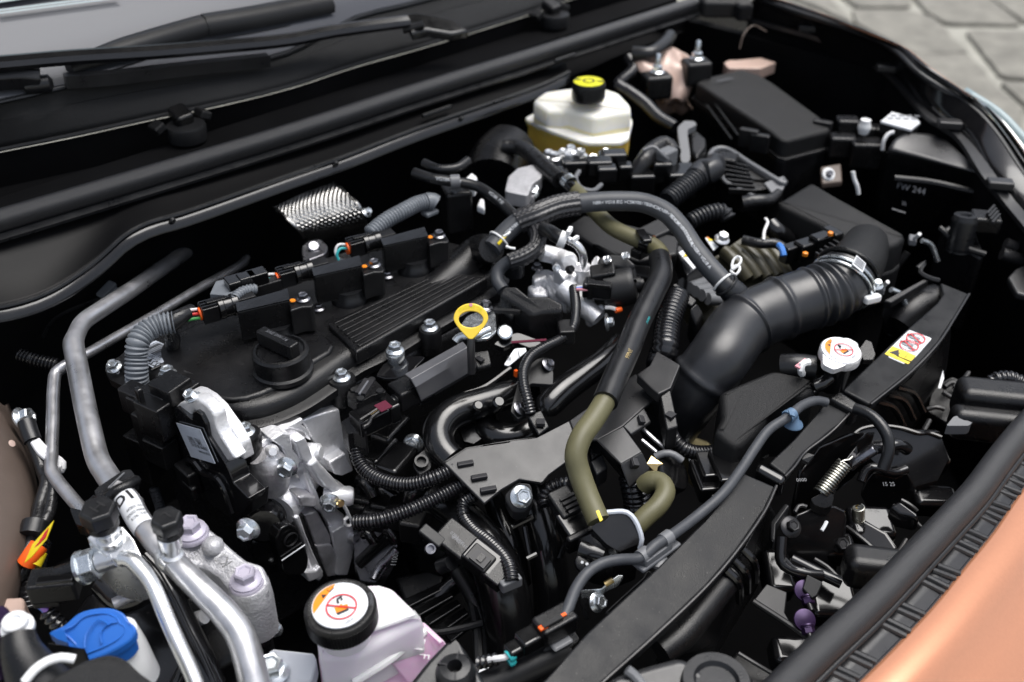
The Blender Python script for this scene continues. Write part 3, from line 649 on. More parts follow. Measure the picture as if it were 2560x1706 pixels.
mk('sleeve', tube(L('@11 1390,278,44 1440,272,43 1470,290,40'), .0112, 16), 'conduit_grey', ec); mk('tab', box(pt('@11 1420,365,30'), .02, .014, .006), 'conduit_grey', ec, bev=.002)
hc = thing('harness_connector', 'dark multi-pin harness connector with light grey shield behind the nearest coil', 'connector', pt('@10 1980,940,25'))
mk('shield_plate', prism(L('@10 1712,1030,40 1760,925,40 1868,900,40 1925,1008,40 1860,1040,40'), .006), 'conduit_grey', hc, bev=.001)
dx = (pt('@10 2140,880,42')-pt('@10 1900,950,42')).normalized(); fx = frame(Z, dx)
for a, sx, sy in (('1930,950,42', .022, .02), ('2020,920,44', .02, .016), ('2100,895,44', .022, .018)): mk('housing', box(pt('@10 '+a), sx, sy, .016, fx), 'plastic_gloss', hc, bev=.0015)
mk('lower_plug', box(pt('@10 2170,960,30'), .032, .022, .016, fx), 'plastic', hc, bev=.0015)
mk('wire', tube(L('@10 2130,880,46 2155,870,46 2170,885,42'), .0022, 8), 'wire_white', hc); mk('wire', tube(L('@10 2120,893,44 2150,895,44'), .002, 8), 'yellow', hc)
# --- heat shield behind the engine
rows = csheet([L('@11 140,325,20 390,205,20 630,120,20'), L('@11 245,405,22 500,290,22 770,235,22'), L('@11 330,490,10 590,400,10 860,345,10'), L('@11 385,560,-12 640,500,-12 892,450,-12'), L('@11 410,620,-50 650,580,-50 890,540,-50')], 110, 110)
for j, r in enumerate(rows):
    for i, p in enumerate(r): r[i] = p+(Z*.7-Y*.5)*(.0024*math.sin(i*.82)*math.sin(j*.82))
hsd = thing('heat_shield', 'silver dimpled metal heat shield behind the ignition coils', 'heat shield', pt('@11 600,500,-60'))
mk('embossed_sheet', sheet(rows), 'shield', hsd, ang=80)
mk('rolled_edge', tube([r[0] for r in rows[::6]], .002, 8), 'shield', hsd); mk('rolled_edge', tube([r[-1] for r in rows[::6]], .002, 8), 'shield', hsd)
bolt(hsd, rows[60][-1]+V((.004, -.004, .002)), V((.3, -.6, .7)), .005)
hb = thing('shield_bracket', 'olive plated bracket with round washer under the heat shield', 'bracket', pt('@11 480,700,-20'))
mk('plate', prism(rnd(L('@11 370,640,-5 430,590,-5 530,580,-5 590,640,-5 570,700,-5 380,770,-5'), .25), .012), 'steel_dark', hb, bev=.002)
mk('washer', lathe([(.008, 0), (.008, .003), (.0065, .004), (.006, .0034)], pt('@11 470,645,-3'), V((-.2, -.5, .8)), 20), 'steel_dark', hb, ang=12)
# --- dipstick
dc = pt('@11 1755,1250,48'); nrm = (-HX*.82+Z*.57).normalized(); du = RT; dv = nrm.cross(du).normalized()
if dv.z < 0: dv = -dv
ds_ = thing('oil_dipstick', 'yellow oil dipstick ring handle in front of the valve cover', 'dipstick', pt('@11 1740,1470,-10'))
def tear(a, sx, sy): 
    x_ = math.cos(a)*sx; y_ = math.sin(a)*sy
    if y_ < 0: x_ *= (1-.62*(-y_/sy)**1.3); y_ *= 1.35
    return x_, y_
bm = bmesh.new(); n_ = 44; loops = []
for off, so_, si in ((-.0022, 1, 1), (.0022, 1, 1)):
    oo = [dc+du*x_+dv*(y_+.002)+nrm*off for x_, y_ in (tear(2*math.pi*i/n_, .0182, .0163) for i in range(n_))]
    ii = [dc+du*(.0127*math.cos(2*math.pi*i/n_))+dv*(.0085*math.sin(2*math.pi*i/n_)+.0015)+nrm*off for i in range(n_)]
    loops.append(([bm.verts.new(p) for p in oo], [bm.verts.new(p) for p in ii]))
for i in range(n_):
    j = (i+1) % n_
    for k_ in (0, 1): bm.faces.new((loops[k_][0][i], loops[k_][0][j], loops[k_][1][j], loops[k_][1][i]))
    for k_ in (0, 1): bm.faces.new((loops[0][k_][i], loops[0][k_][j], loops[1][k_][j], loops[1][k_][i]))
mk('ring', bm, 'dipstick_yellow', ds_, bev=.0012)
def arc(u_, v_):
    a = math.pi/2-u_/.0142; r_ = v_
    return dc+du*((.0158+r_)*math.cos(a))+dv*((.0128+r_)*math.sin(a)+.0018)+nrm*.0026
text('ENGINE OIL', dc, du, dv, .0046, 'cap_yellow', ds_, fn=arc)
mk('paint_dot', lathe([(.002, 0), (.0018, .0006)], dc+dv*.0165+nrm*.0022, nrm, 10), 'wire_pink', ds_)
mk('stem', tube([dc-dv*.0185, dc-dv*.026-Z*.004, dc-dv*.03-Z*.03], .0042, 10), 'plastic_grey', ds_)
db = thing('dipstick_bracket', 'bright zinc bracket behind the yellow dipstick ring', 'bracket', pt('@11 1800,1300,-20'))
mk('plate', prism(rnd(L('@11 1660,1300,-4 1720,1210,-4 1870,1150,-4 1955,1180,-4 1965,1330,-4 1900,1390,-4 1790,1400,-4'), .2), .004), 'zinc', db, bev=.001)
mk('curl', tube(L('@11 1625,1420,-8 1660,1380,-4 1780,1370,0 1900,1320,0'), .005, 10), 'zinc', db); bolt(db, pt('@11 1875,1140,2'), V((.1, -.1, 1)), .006, 'steel_dark')
mk('tube_washer', lathe([(.0085, 0), (.0085, .004), (.0065, .005)], pt('@11 2030,1350,-10'), V((-.3, -.5, .8)), 18), 'zinc', db, ang=12)
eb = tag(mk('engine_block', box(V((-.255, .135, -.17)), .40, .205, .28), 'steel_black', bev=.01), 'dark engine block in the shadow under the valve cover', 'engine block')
# ================================================================ timing side: aluminium casting, cam motor
tc_ = thing('timing_cover', 'bright cast aluminium timing cover below the valve cover front corner', 'engine casting', V((-.39, .02, -.3)))
yA = .026
def cast(name, s_, y, th, m='alu_cast', bev=.0022): return mk(name, prism(LY(s_, y), th, Y), m, tc_, bev=bev, seg=3)
cast('cover_flange', '@B 150,540 420,480 700,300 850,190 1000,130 1160,40 1180,120 1000,260 800,380 600,470 400,600 180,680', yA-.012, .04)
cast('head_face', '@B 1140,80 1300,20 1560,-60 1760,-110 1790,100 1850,330 1900,560 1990,900 1800,990 1560,900 1420,760 1380,500 1270,330', yA-.004, .05)
cast('head_step', '@B 1590,770 1860,610 1930,760 1995,900 1800,990 1680,960', yA-.016, .03)
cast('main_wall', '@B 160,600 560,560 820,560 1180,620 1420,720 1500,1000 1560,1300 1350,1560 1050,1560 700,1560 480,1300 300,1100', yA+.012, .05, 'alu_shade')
cast('rib_block', '@B 640,400 830,280 960,300 1000,560 1100,680 1170,720 1020,860 900,700 820,520', yA-.022, .03, 'alu_cast')
cast('rib_block', '@B 1030,420 1200,350 1290,560 1330,700 1240,780 1140,720 1090,580', yA-.026, .03, 'alu_cast')
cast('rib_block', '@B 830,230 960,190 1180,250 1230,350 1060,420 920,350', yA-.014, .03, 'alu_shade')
cast('rib_block', '@B 1000,190 1120,130 1270,250 1300,420 1220,370 1150,250', yA-.012, .02, 'alu_cast')
mk('boss', lathe([(.0095, -.012), (.0095, .006), (.006, .009)], PY(*px('B', 1330, 590), yA-.016), V((.5, -.8, .1)), 20), 'alu_cast', tc_)
mk('boss', lathe([(.0068, -.012), (.0068, .004), (.004, .008)], PY(*px('B', 650, 570), yA-.02), V((-.3, -.8, .5)), 18), 'alu_cast', tc_)
# diagonal arm
am = LY('@B 1240,820 1400,700 1470,800 1780,1140 1900,1180 1940,1300 1850,1400 1700,1330 1640,1230 1500,1190', yA-.03)
mk('diagonal_arm', prism(am, .022, Y), 'alu_cast', tc_, bev=.005, seg=3)
mk('arm_boss', lathe([(.0108, -.02), (.011, .008), (.009, .012), (.003, .013)], PY(*px('B', 1800, 1310), yA-.03), V((.75, -.6, -.1)), 24), 'alu_cast', tc_)
cast('web', '@B 1150,760 1240,830 1420,1300 1500,1560 1400,1560 1280,1230 1180,960', yA-.02, .02, 'alu_cast', .003)
# round drum on the left
mk('drum', lathe([(.024, -.05), (.024, -.014), (.0225, -.008), (.021, -.004), (.0205, .006), (.018, .010)], PY(*px('B', 430, 930), yA-.0), V((-.85, -.25, .1)), 36), 'alu_cast', tc_)
mk('drum', lathe([(.0215, -.05), (.0215, .010), (.019, .014)], PY(*px('B', 850, 1400), yA-.0), V((-.75, -.4, .0)), 32), 'alu_cast', tc_)
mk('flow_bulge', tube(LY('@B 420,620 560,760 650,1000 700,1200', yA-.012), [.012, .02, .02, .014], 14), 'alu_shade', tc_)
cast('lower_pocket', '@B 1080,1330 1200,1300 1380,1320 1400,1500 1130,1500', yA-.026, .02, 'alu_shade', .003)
# leg going down
cast('leg_rib', '@C 900,440 1020,380 1150,760 1300,1130 1500,1560 1400,1700 1250,1500 1130,980 1000,640', yA-.026, .03, 'alu_cast', .003)
cast('leg_dark_rib', '@C 1030,380 1100,370 1240,800 1330,1000 1480,1350 1600,1650 1530,1650 1420,1350 1270,1010 1140,700', yA-.022, .02, 'steel_black', .002)
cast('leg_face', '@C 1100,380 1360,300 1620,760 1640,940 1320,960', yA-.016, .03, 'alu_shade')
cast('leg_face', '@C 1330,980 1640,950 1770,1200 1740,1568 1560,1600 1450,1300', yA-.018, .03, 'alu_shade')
cast('leg_dark_rib', '@C 1360,300 1430,340 1650,760 1770,1230 1730,1600 1640,1500 1690,1200 1600,800', yA-.016, .02, 'steel_black', .002)
cast('corner_plate', '@C 1370,280 1480,200 1740,300 1900,380 1930,560 1640,720 1560,560', yA-.014, .03, 'alu_cast', .003)
cast('lower_plate', '@C 1650,720 1920,560 2060,580 2110,900 2060,1200 1960,1568 1740,1568 1770,1220', yA-.022, .03, 'alu_cast')
cast('foot', '@C 1100,1500 1330,1480 1420,1380 1490,1500 1400,1620 1200,1700', yA-.03, .03, 'alu_cast')
for a in ('@B 1140,330 1110,240', '@B 560,1250 620,1210'): pass
pb = PY(*px('C', 1980, 790), yA-.018); mk('stub_pipe', lathe([(.0075, -.012), (.0075, .010), (.0062, .0105), (.0055, .002), (.0, .001)], pb, V((.35, -.75, .15)), 24), 'alu_pipe', tc_)
bolt(tc_, PY(*px('B', 890, 830), yA-.034), V((-.75, -.62, .1)), .0082, 'zinc', 'flange', rot=.3)
bolt(tc_, PY(*px('B', 1600, 1400), yA-.036), V((-.7, -.7, .0)), .008, 'zinc', 'flange', rot=.2); bolt(tc_, PY(*px('B', 1960, 1480), yA-.02), V((.6, -.75, .1)), .0066, rot=.1)
bolt(tc_, PX(*px('B', 200, 1230), -.475), V((-.85, -.4, .2)), .0058, 'steel_black', 'washer', rot=.4)
# oily black drum beside the casting
od = thing('belt_tensioner', 'wet glossy black tensioner housing with round cover below the casting', 'tensioner', PY(*px('C', 500, 900), .0)-Z*.05)
mk('housing', lathe([(.02, -.05), (.023, -.02), (.022, .012), (.017, .018)], PY(*px('C', 330, 450), .02), V((-.5, -.75, .3)), 28), 'plastic_gloss', od)
mk('housing_lower', lathe([(.019, -.03), (.022, -.01), (.02, .014), (.014, .018)], PY(*px('C', 420, 900), .02), V((-.5, -.75, .2)), 24), 'plastic_gloss', od)
mk('cover', prism(rnd(LY('@C 530,900 640,640 820,560 980,640 1060,860 1190,1180 1180,1400 1080,1560 720,1568 620,1200', -.012), .3), .02, Y), 'plastic_gloss', od, bev=.004)
mk('cover_ring', lathe([(.0085, 0), (.0086, .0015), (.0075, .002), (.0073, 0)], PY(*px('C', 830, 850), -.014), V((0, -1, .0)), 24, caps=False), 'plastic_soft', od)
mk('seam_line', tube(LY('@C 660,1270 1120,960', -.0145), .0008, 6), 'print_white', od)
bolt(od, PX(*px('30', 2030, 310), -.505), V((-.8, -.5, .1)), .0082, 'zinc', 'flange', rot=.5); bolt(od, PX(*px('30', 2245, 1130), -.485), V((-.8, -.5, .3)), .0066, 'zinc', 'flange')
# --- cam motor with label
cmx = -.49
cmo = thing('cam_timing_motor', 'black cam motor cover with pale printed label left of the casting', 'motor', LX('@20 1700,1300', cmx)[0]-Z*.05)
pl_ = LX('@20 1400,600 1440,585 1565,680 1572,625 1600,612 1640,640 1680,720 1700,830 1830,1030 1870,1110 1900,1200 2030,1330 1990,1430 1940,1508 1860,1480 1690,1350 1620,1230 1540,1090 1400,990', cmx)
mk('cover_plate', prism(pl_, .02, X), 'paint_black', cmo, bev=.0015)
mk('plate_crease', tube(LX('@20 1530,1010 1590,1030 1650,1110 1800,1190 1900,1440', cmx-.0015), .0035, 8), 'paint_black', cmo)
mk('rim', prism(LX('@A 130,460 200,390 450,270 560,280 740,420 840,520 900,640 950,860 1040,1050 1260,1390 1330,1480 1090,1568 820,1090 760,880 700,700 620,600 520,530 470,560 470,700 260,620', cmx+.004), .014, X), 'alu_cast', cmo, bev=.003)
mk('rim_rear', prism(LX('@A 440,130 560,160 760,280 960,480 1140,740 1260,900 1420,1200 1500,1500 1420,1450 1300,1240 1020,850 900,560 600,300', cmx+.016), .012, X), 'alu_cast', cmo, bev=.002)
bolt(cmo, LX('@A 480,330', cmx+.004)[0]+Z*.004, V((-.4, 0, 1)), .006, 'zinc', 'plain'); bolt(cmo, LX('@A 630,390', cmx+.012)[0]+Z*.004, V((-.4, -.1, 1)), .006, 'zinc', 'plain')
lb = LX('@A 158,768 625,900 920,1568 450,1430', cmx-.002)
lab = mk('label', prism(lb, .0008, X), 'label_grey', cmo)
ux = (lb[1]-lb[0]).normalized(); uy = (lb[0]-lb[3]).normalized()
for k, (s_, a, b, h) in enumerate((('13080 - 25010', 510, 1085, .0052), ('220100 - 0893', 540, 1145, .0052), ('12V 07.00 304863', 610, 1235, .0052), ('MADE IN JAPAN', 720, 1355, .0036))):
    text(s_, LX('@A %d,%d' % (a, b), cmx-.0022)[0], ux, uy, h, 'ink', lab, lift=.0004, bold=.01)
mk('drain_tab', box(LX('@20 1540,1160', cmx-.006)[0], .014, .03, .03), 'plastic', cmo, bev=.003); mk('drain_grip', box(LX('@20 1560,1260', cmx-.01)[0], .008, .022, .02), 'plastic', cmo, bev=.003)
mk('side_tab', prism(LX('@20 1935,1340 2060,1300 2050,1440 1950,1505', cmx+.006), .02, X), 'plastic', cmo, bev=.002)
# --- black plug cluster under the fat conduit
pc = thing('wiring_plug_cluster', 'stacked black plastic wiring plugs under the fat grey conduit', 'connector', LX('@20 1250,800', -.50)[0]-Z*.03)
for a, y_, z_, sx, sy, sz in (('1120,520', 0, 0, .02, .03, .03), ('1180,640', .0, 0, .02, .022, .05), ('1240,560', .01, 0, .03, .03, .02), ('1330,480', .015, 0, .03, .035, .02), ('1400,430', .02, 0, .03, .03, .02), ('1290,650', .0, 0, .025, .035, .04), ('1350,560', .012, 0, .03, .03, .028), ('1320,780', -.0, 0, .02, .02, .05), ('1250,820', -.004, 0, .018, .03, .06), ('1320,930', -.004, 0, .02, .03, .03), ('1180,980', -.0, 0, .02, .03, .06), ('1500,430', .03, 0, .02, .03, .015)):
    mk('plug_block', box(LX('@20 '+a, -.50+y_)[0], sx, sy, sz, frame(Z, V((1, .25, 0)))), 'plastic', pc, bev=.002)
mk('strap', box(LX('@20 1170,590', -.51)[0], .006, .008, .05), 'plastic_gloss', pc, bev=.002)
conduit('wiring_conduit', 'thin dark corrugated conduit dropping behind the pipe label', LX('@20 1255,1240 1290,1340 1315,1430 1330,1560', -.50), .006, 'rubber_hose', .0035, .0016, 10, group=cg)
# ================================================================ intake side
ic = thing('injector_cover', 'satin black sheet metal cover beside the dipstick, bolted on a standoff', 'metal cover', pt('@21 1500,300,-60'))
ta = L('@21 1215,318,-6 1690,50,-6'); tb = L('@21 1265,355,-4 1725,95,-4'); tc = L('@21 1300,420,-12 1752,150,-12'); td = L('@21 1345,525,-34 1805,255,-34'); te = L('@21 1350,545,-50 1810,275,-50')
mk('cover_plate', sheet([[a.lerp(b, k/8) for k in range(9)] for a, b in (ta, tb, tc, td, te)]), 'steel_satin', ic, solid=.002, bev=.002)
mk('left_wing', prism(rnd(L('@21 975,325,-22 1040,225,-20 1180,165,-18 1390,165,-14 1300,260,-14 1235,312,-18 1150,345,-22 1060,350,-24'), .2), .004), 'paint_black', ic, bev=.001)
mk('end_flap', prism(L('@21 1240,335,-14 1330,470,-26 1355,520,-36 1350,580,-50 1300,560,-52 1270,430,-36'), .02, X), 'paint_black', ic, bev=.002)
sb = pt('@21 1150,290,-34'); mk('standoff', lathe([(.0092, 0), (.0092, .018), (.0104, .02), (.0104, .026), (.009, .028)], sb, n=24), 'zinc', ic); bolt(ic, sb+Z*.028, r=.0072)
ij = thing('injector_connector', 'large black injector plug with latch between cover and casting', 'connector', pt('@21 920,700,-80'))
mk('bracket', prism(rnd(L('@21 740,500,-22 760,430,-22 900,365,-22 950,335,-22 1065,455,-22 945,490,-22 830,555,-24'), .12), .012), 'plastic', ij, bev=.001)
for a in ('800,440', '945,358', '1012,450', '855,512'): mk('rivet', lathe([(.0042, 0), (.0038, .0012)], pt('@21 %s,-21' % a), n=14), 'plastic_soft', ij)
mk('slot', box(pt('@21 890,420,-21'), .026, .012, .004, frame(Z, V((.9, .5, 0)))), 'ink', ij); mk('slot_pin', box(pt('@21 880,425,-19'), .024, .002, .002, frame(Z, V((.9, .5, 0)))), 'print_grey', ij)
dx = (pt('@21 1080,590,-40')-pt('@21 850,700,-40')).normalized(); fx = frame(Z, dx)
mk('plug_body', box(pt('@21 960,660,-42'), .046, .026, .022, fx), 'plastic_gloss', ij, bev=.003); mk('plug_collar', box(pt('@21 1085,590,-40'), .014, .03, .024, fx), 'plastic_gloss', ij, bev=.003)
mk('boot', tube(L('@21 1110,560,-36 1200,500,-34'), .009, 14, ring=.004, amp=.002), 'rubber', ij)
mk('socket', box(pt('@21 1210,470,-32'), .026, .028, .024, fx), 'plastic', ij, bev=.003)
mk('latch_frame', tube(L('@21 850,690,-27 930,640,-27 1010,590,-27 1015,615,-27 940,670,-27 925,720,-27 880,745,-27'), .0022, 8), 'plastic', ij); mk('latch_mark', box(pt('@21 965,628,-27'), .01, .005, .002, fx), 'brass', ij)
mk('end_hood', prism(L('@21 690,700,-44 760,655,-40 905,765,-42 895,800,-46 790,790,-50 750,800,-50'), .03), 'plastic', ij, bev=.002)
mk('clip_strap', prism(L('@21 790,785,-50 895,790,-48 885,895,-66 765,885,-68'), .012), 'plastic_grey', ij, bev=.002); mk('red_paint', box(pt('@21 1040,575,-25'), .014, .014, .001, fx), 'maroon', ij)
conduit('wiring_conduit', 'shiny black corrugated conduit looping from the injector plug to the wiring tray', L('@21 820,885,-72 832,1000,-82 900,1105,-88 1050,1185,-88 1250,1212,-84 1450,1160,-76 1620,1080,-70'), .0078, 'conduit_black', .0042, .0026, 14, group=cg)
conduit('wiring_conduit', 'black corrugated conduit from the ground wire to the wiring tray', L('@21 795,1525,-105 1000,1505,-100 1250,1425,-95 1500,1310,-90 1720,1190,-84'), .0078, 'conduit_black', .0042, .0026, 14, group=cg)
conduit('wiring_conduit', 'black corrugated conduit arching over the intake pressure sensor', L('@31 1790,40,-88 1705,90,-96 1690,190,-104 1760,310,-104 1900,420,-100 2020,540,-98 2075,640,-98 2090,740,-102'), .0072, 'conduit_black', .0042, .002, 12, group=cg)
gw = thing('ground_wire', 'white ground wire with brass eyelet on the casting arm', 'wire', pt('@31 720,150,-150'))
mk('wire', tube(LY('@C 1850,140 1930,280 2020,480 2040,540 2000,590 1900,570 1890,470 1960,410', -.02), .002, 8), 'wire_white', gw); mk('eyelet', lathe([(.0035, 0), (.0045, .001), (.0035, .003)], LY('@C 1810,140', -.022)[0], V((-.3, -.8, .3)), 14), 'brass', gw)
# --- intake manifold
im = thing('intake_manifold', 'glossy black plastic intake manifold with curved runners, centre', 'intake manifold', V((-.25, -.12, -.3)))
r1 = L('@21 1590,1010,-82 1520,930,-76 1490,820,-68 1530,700,-60 1640,610,-56 1800,560,-56 2000,500,-58 2250,420,-62')
mk('runner', tube(r1, .0165, 18), 'plastic_gloss', im)
mk('seam_bead', tube(L('@21 1480,1020,-84 1400,900,-78 1380,760,-70 1440,640,-60 1560,550,-54 1700,480,-50 1850,430,-48 2080,270,-40'), .0035, 8), 'plastic_gloss', im)
mk('runner', tube(L('@22 410,640,-66 415,590,-60 520,470,-52 700,335,-47 880,205,-44 1010,60,-42'), [.012, .0155, .016, .0155, .015, .013], 18), 'plastic_gloss', im)
mk('runner_bead', tube(L('@22 350,640,-70 380,500,-54 560,370,-44 780,210,-38 960,50,-34'), .003, 8), 'plastic_gloss', im)
mk('runner', tube(L('@21 1860,620,-80 1880,760,-86 2000,830,-88 2180,800,-86 2330,700,-80'), [.014, .016, .017, .016, .014], 16), 'plastic_gloss', im)
mk('web', prism(L('@21 1650,760,-80 1780,700,-76 1830,760,-80 1850,830,-84 1780,880,-88 1700,860,-88'), .004), 'plastic_gloss', im)
mk('eyelet_plate', prism(rnd(L('@21 1275,1050,-86 1310,970,-82 1400,900,-80 1440,960,-82 1440,1080,-88 1330,1145,-92'), .3), .01), 'plastic', im, bev=.002)
mk('eyelet_ring', lathe([(.0075, -.004), (.0075, .003), (.0052, .003), (.005, -.003), (.0, -.003)], pt('@21 1350,1030,-82'), V((-.2, -.4, 1)), 20), 'plastic', im)
tp = thing('manifold_stay', 'dark triangular plate with two bolts behind the thin black conduit', 'bracket', pt('@22 300,400,-70'))
mk('plate', prism(rnd(L('@22 115,610,-44 200,300,-34 330,190,-30 400,170,-28 470,290,-32 468,400,-38 270,385,-40 245,640,-48 180,680,-50'), .15), .005), 'plastic_soft', tp, bev=.0015)
bolt(tp, pt('@22 425,235,-28'), V((.25, -.6, .75)), .0048, 'steel_dark', 'washer'); bolt(tp, pt('@22 195,590,-42'), V((.25, -.6, .75)), .0048, 'steel_dark', 'washer')
for a, r in (('@21 1980,560,-50', .007), ('@21 1810,575,-42', .006), ('@22 20,545,-42', .007)): mk('stud', lathe([(r, -.01), (r, .002), (r*.7, .004)], pt(a), V((-.1, -.5, .8)), 14), 'plastic_gloss', im)
mk('red_tag', box(pt('@22 165,305,-34'), .004, .004, .008), 'hot_orange', im)
mk('lower_runner', tube(L('@31 1420,60,-120 1700,240,-128 1900,500,-140 2020,820,-170 2080,1200,-220 2090,1700,-300'), [.014, .02, .024, .026, .026, .026], 24), 'plastic_gloss', im)
mk('lower_runner', tube(L('@32 260,-60,-110 330,150,-125 400,420,-150 450,760,-190 460,1300,-270'), [.014, .017, .019, .02, .02], 22), 'plastic_gloss', im)
mk('lower_runner', tube(L('@32 -60,-40,-120 30,200,-140 120,460,-160 170,760,-200'), [.010, .013, .0145, .016], 20), 'plastic_gloss', im)
for a, b in (('@32 130,300,-118', '@32 300,215,-112'), ('@32 235,300,-122', '@32 280,540,-140'), ('@32 250,560,-140', '@32 330,520,-138'), ('@32 600,350,-130', '@32 520,560,-145')): mk('rib', tube([pt(a), pt(b)], .003, 8), 'plastic_gloss', im)
mk('ear', prism(rnd(L('@22 55,1300,-80 170,1190,-72 290,1200,-70 305,1330,-80 240,1440,-90 130,1440,-92'), .3), .012), 'plastic_soft', im, bev=.003)
bolt(im, pt('@22 205,1315,-72'), V((-.25, -.65, .7)), .0082, rot=.2)
mk('plenum', prism(rnd(L('@21 1150,1330,-170 1350,1230,-150 1700,1280,-140 1900,1480,-150 @31 1500,560,-210 1300,520,-220'), .2), .08), 'plastic', im, bev=.01)
mk('inner_tube', tube(L('@31 850,600,-230 950,500,-215 1100,350,-190 1120,250,-180'), .008, 12), 'plastic_gloss', im)
mk('shiny_cover', prism(rnd(L('@31 800,420,-215 930,320,-200 1080,290,-195 1160,440,-200 1080,600,-220 980,760,-235 850,740,-240 800,600,-230'), .15), .02), 'steel_dark', im, bev=.006); mk('shiny_fold', tube(L('@31 960,730,-226 1000,640,-220 1090,550,-210 1150,480,-202'), .005, 10), 'steel_dark', im); text('11000', pt('@31 1140,620,-214'), V((.75, .66, 0)), V((-.66, .75, 0)), .009, 'ink_grey', im, lift=.012); mk('deep_rib', tube(L('@31 1480,880,-235 1600,760,-225 1690,700,-218'), .008, 10), 'paint_black', im); mk('deep_pipe', tube(L('@31 1640,650,-190 1760,850,-205 1850,1100,-225 1880,1400,-250'), .009, 12), 'plastic', im)
mk('inner_panel', prism(L('@31 1120,700,-250 1560,620,-235 1480,900,-250 1250,980,-260'), .03), 'plastic', im, bev=.004)
bolt(im, pt('@21 1285,880,-100'), V((-.6, -.5, .4)), .008)
for a in ('@21 1100,800,-105', '@21 1000,980,-110', '@21 1150,1060,-105'): mk('block', box(pt(a), .05, .03, .03, frame(Z, V((.9, .3, 0)))), 'plastic_gloss', im, bev=.006)
fb_ = thing('cooling_fan', 'dark cooling fan blades deep below the pressure sensor', 'fan', pt('@31 1500,1000,-300'))
for k in range(5): mk('fan_blade', prism(L('@31 %d,%d,-235 %d,%d,-225 %d,%d,-222 %d,%d,-232' % (1180+90*k, 900+70*k, 1520+60*k, 740+70*k, 1560+60*k, 790+70*k, 1230+90*k, 960+70*k)), .006), 'plastic_gloss', fb_, bev=.002)
mk('shroud_ring', tube(L('@31 1340,1140,-215 1480,1160,-212 1700,1120,-208 1850,1080,-205'), .004, 8), 'plastic_soft', fb_); mk('shroud_ring', tube(L('@31 1640,660,-205 1740,860,-208 1800,1100,-212 1820,1400,-220'), .005, 8), 'plastic_soft', fb_)
blk = thing('engine_front_fittings', 'dark brackets and pipes in the gap behind the looping conduits', 'bracket', pt('@21 1100,1350,-200'))
for a, b, r in (('@21 930,1240,-150', '@21 1230,1390,-160', .008), ('@21 960,1290,-160', '@21 1150,1280,-150', .007), ('@21 1260,1340,-140', '@21 1330,1260,-130', .010), ('@21 860,1180,-140', '@21 960,1300,-150', .009), ('@21 1330,1400,-150', '@21 1480,1290,-135', .008), ('@31 880,360,-190', '@31 960,420,-195', .006), ('@31 1080,330,-180', '@31 1140,420,-190', .007)): mk('fitting', tube([pt(a), (pt(a)+pt(b))/2+Z*.008, pt(b)], r, 12), 'plastic_gloss', blk)
for a in ('@21 900,1330,-165', '@21 1060,1380,-165', '@31 860,120,-170', '@31 1000,170,-170', '@31 1180,160,-160', '@31 1300,260,-160'): mk('block', box(pt(a), .04, .026, .03, frame(Z, V((.8, .5, 0)))), 'plastic', blk, bev=.004)
# pressure sensor
ps = thing('intake_pressure_sensor', 'black pressure sensor with printed plug under the arched conduit', 'sensor', pt('@31 1700,500,-140'))
dx = (pt('@31 2080,760,-106')-pt('@31 1500,380,-106')).normalized(); fx = frame(V((-.25, -.3, 1)), dx)
mk('sensor_body', box(pt('@31 1640,420,-106'), .04, .03, .018, fx), 'plastic', ps, bev=.003); mk('sensor_lug', box(pt('@31 1440,380,-100'), .028, .012, .010, fx), 'plastic_soft', ps, bev=.002)
mk('bushing', lathe([(.0052, -.003), (.0052, .004), (.0036, .004), (.0033, 0)], pt('@31 1420,480,-106'), V((-.2, -.6, .7)), 18), 'steel_dark', ps)
for k, s_ in enumerate(('0793', '079800', '89421-1040')): text(s_, pt('@31 %d,%d,-92' % (1620+30*k, 370+36*k)), fx[0]*-1 if fx[0].x < 0 else fx[0], fx[1], .005, 'print_grey', ps)
mk('plug', box(pt('@31 1850,580,-104'), .036, .026, .024, fx), 'plastic_gloss', ps, bev=.003); mk('plug_frame', box(pt('@31 1830,555,-93'), .026, .02, .006, fx), 'plastic_soft', ps, bev=.002); mk('plug_window', box(pt('@31 1830,560,-89'), .018, .012, .003, fx), 'ink', ps); mk('plug_latch', box(pt('@31 1838,556,-88'), .006, .008, .004, fx), 'plastic', ps)
mk('plug_tail', box(pt('@31 1960,690,-108'), .022, .022, .02, fx), 'plastic', ps, bev=.002); mk('collar', box(pt('@31 2080,760,-108'), .022, .009, .012, frame(Z, V((.7, -.2, 0)))), 'clip_grey', ps, bev=.002)
mk('nipple', tube(L('@31 1600,590,-120 1540,610,-128 1500,630,-132'), .008, 12), 'rubber', ps)
# --- wiring tray
wt = thing('wiring_tray', 'satin grey black plastic wiring tray with slots crossing the intake', 'wiring tray', pt('@22 800,800,-90'))
def tray(n_, s_, th=.004, bev=.0015, m='plastic_grey', d=None): return mk(n_, prism(L(s_), th, d), m, wt, bev=bev)
tray('left_wing', '@21 1535,1035,-62 1720,915,-58 2060,868,-56 @22 120,855,-56 330,830,-54 600,690,-52 650,830,-54 600,1010,-60 430,1130,-66 380,1190,-68 @21 2330,1192,-69 2150,1168,-70 2000,1255,-74 1862,1368,-78')
tray('left_wing_edge', '@21 1520,1030,-63 1715,908,-59 2060,862,-57 @22 330,822,-55 330,832,-55 120,858,-57 @21 1720,920,-59 1535,1037,-63', .016)
tray('centre', '@22 600,690,-51 790,555,-48 1140,305,-46 1290,460,-46 1425,425,-47 1215,580,-50 1040,735,-52 830,850,-54 650,835,-53')
tray('upper_tongue', '@22 1150,312,-26 1255,240,-22 1312,122,-18 1505,235,-18 1430,422,-24 1325,475,-28 1270,430,-28', .012)
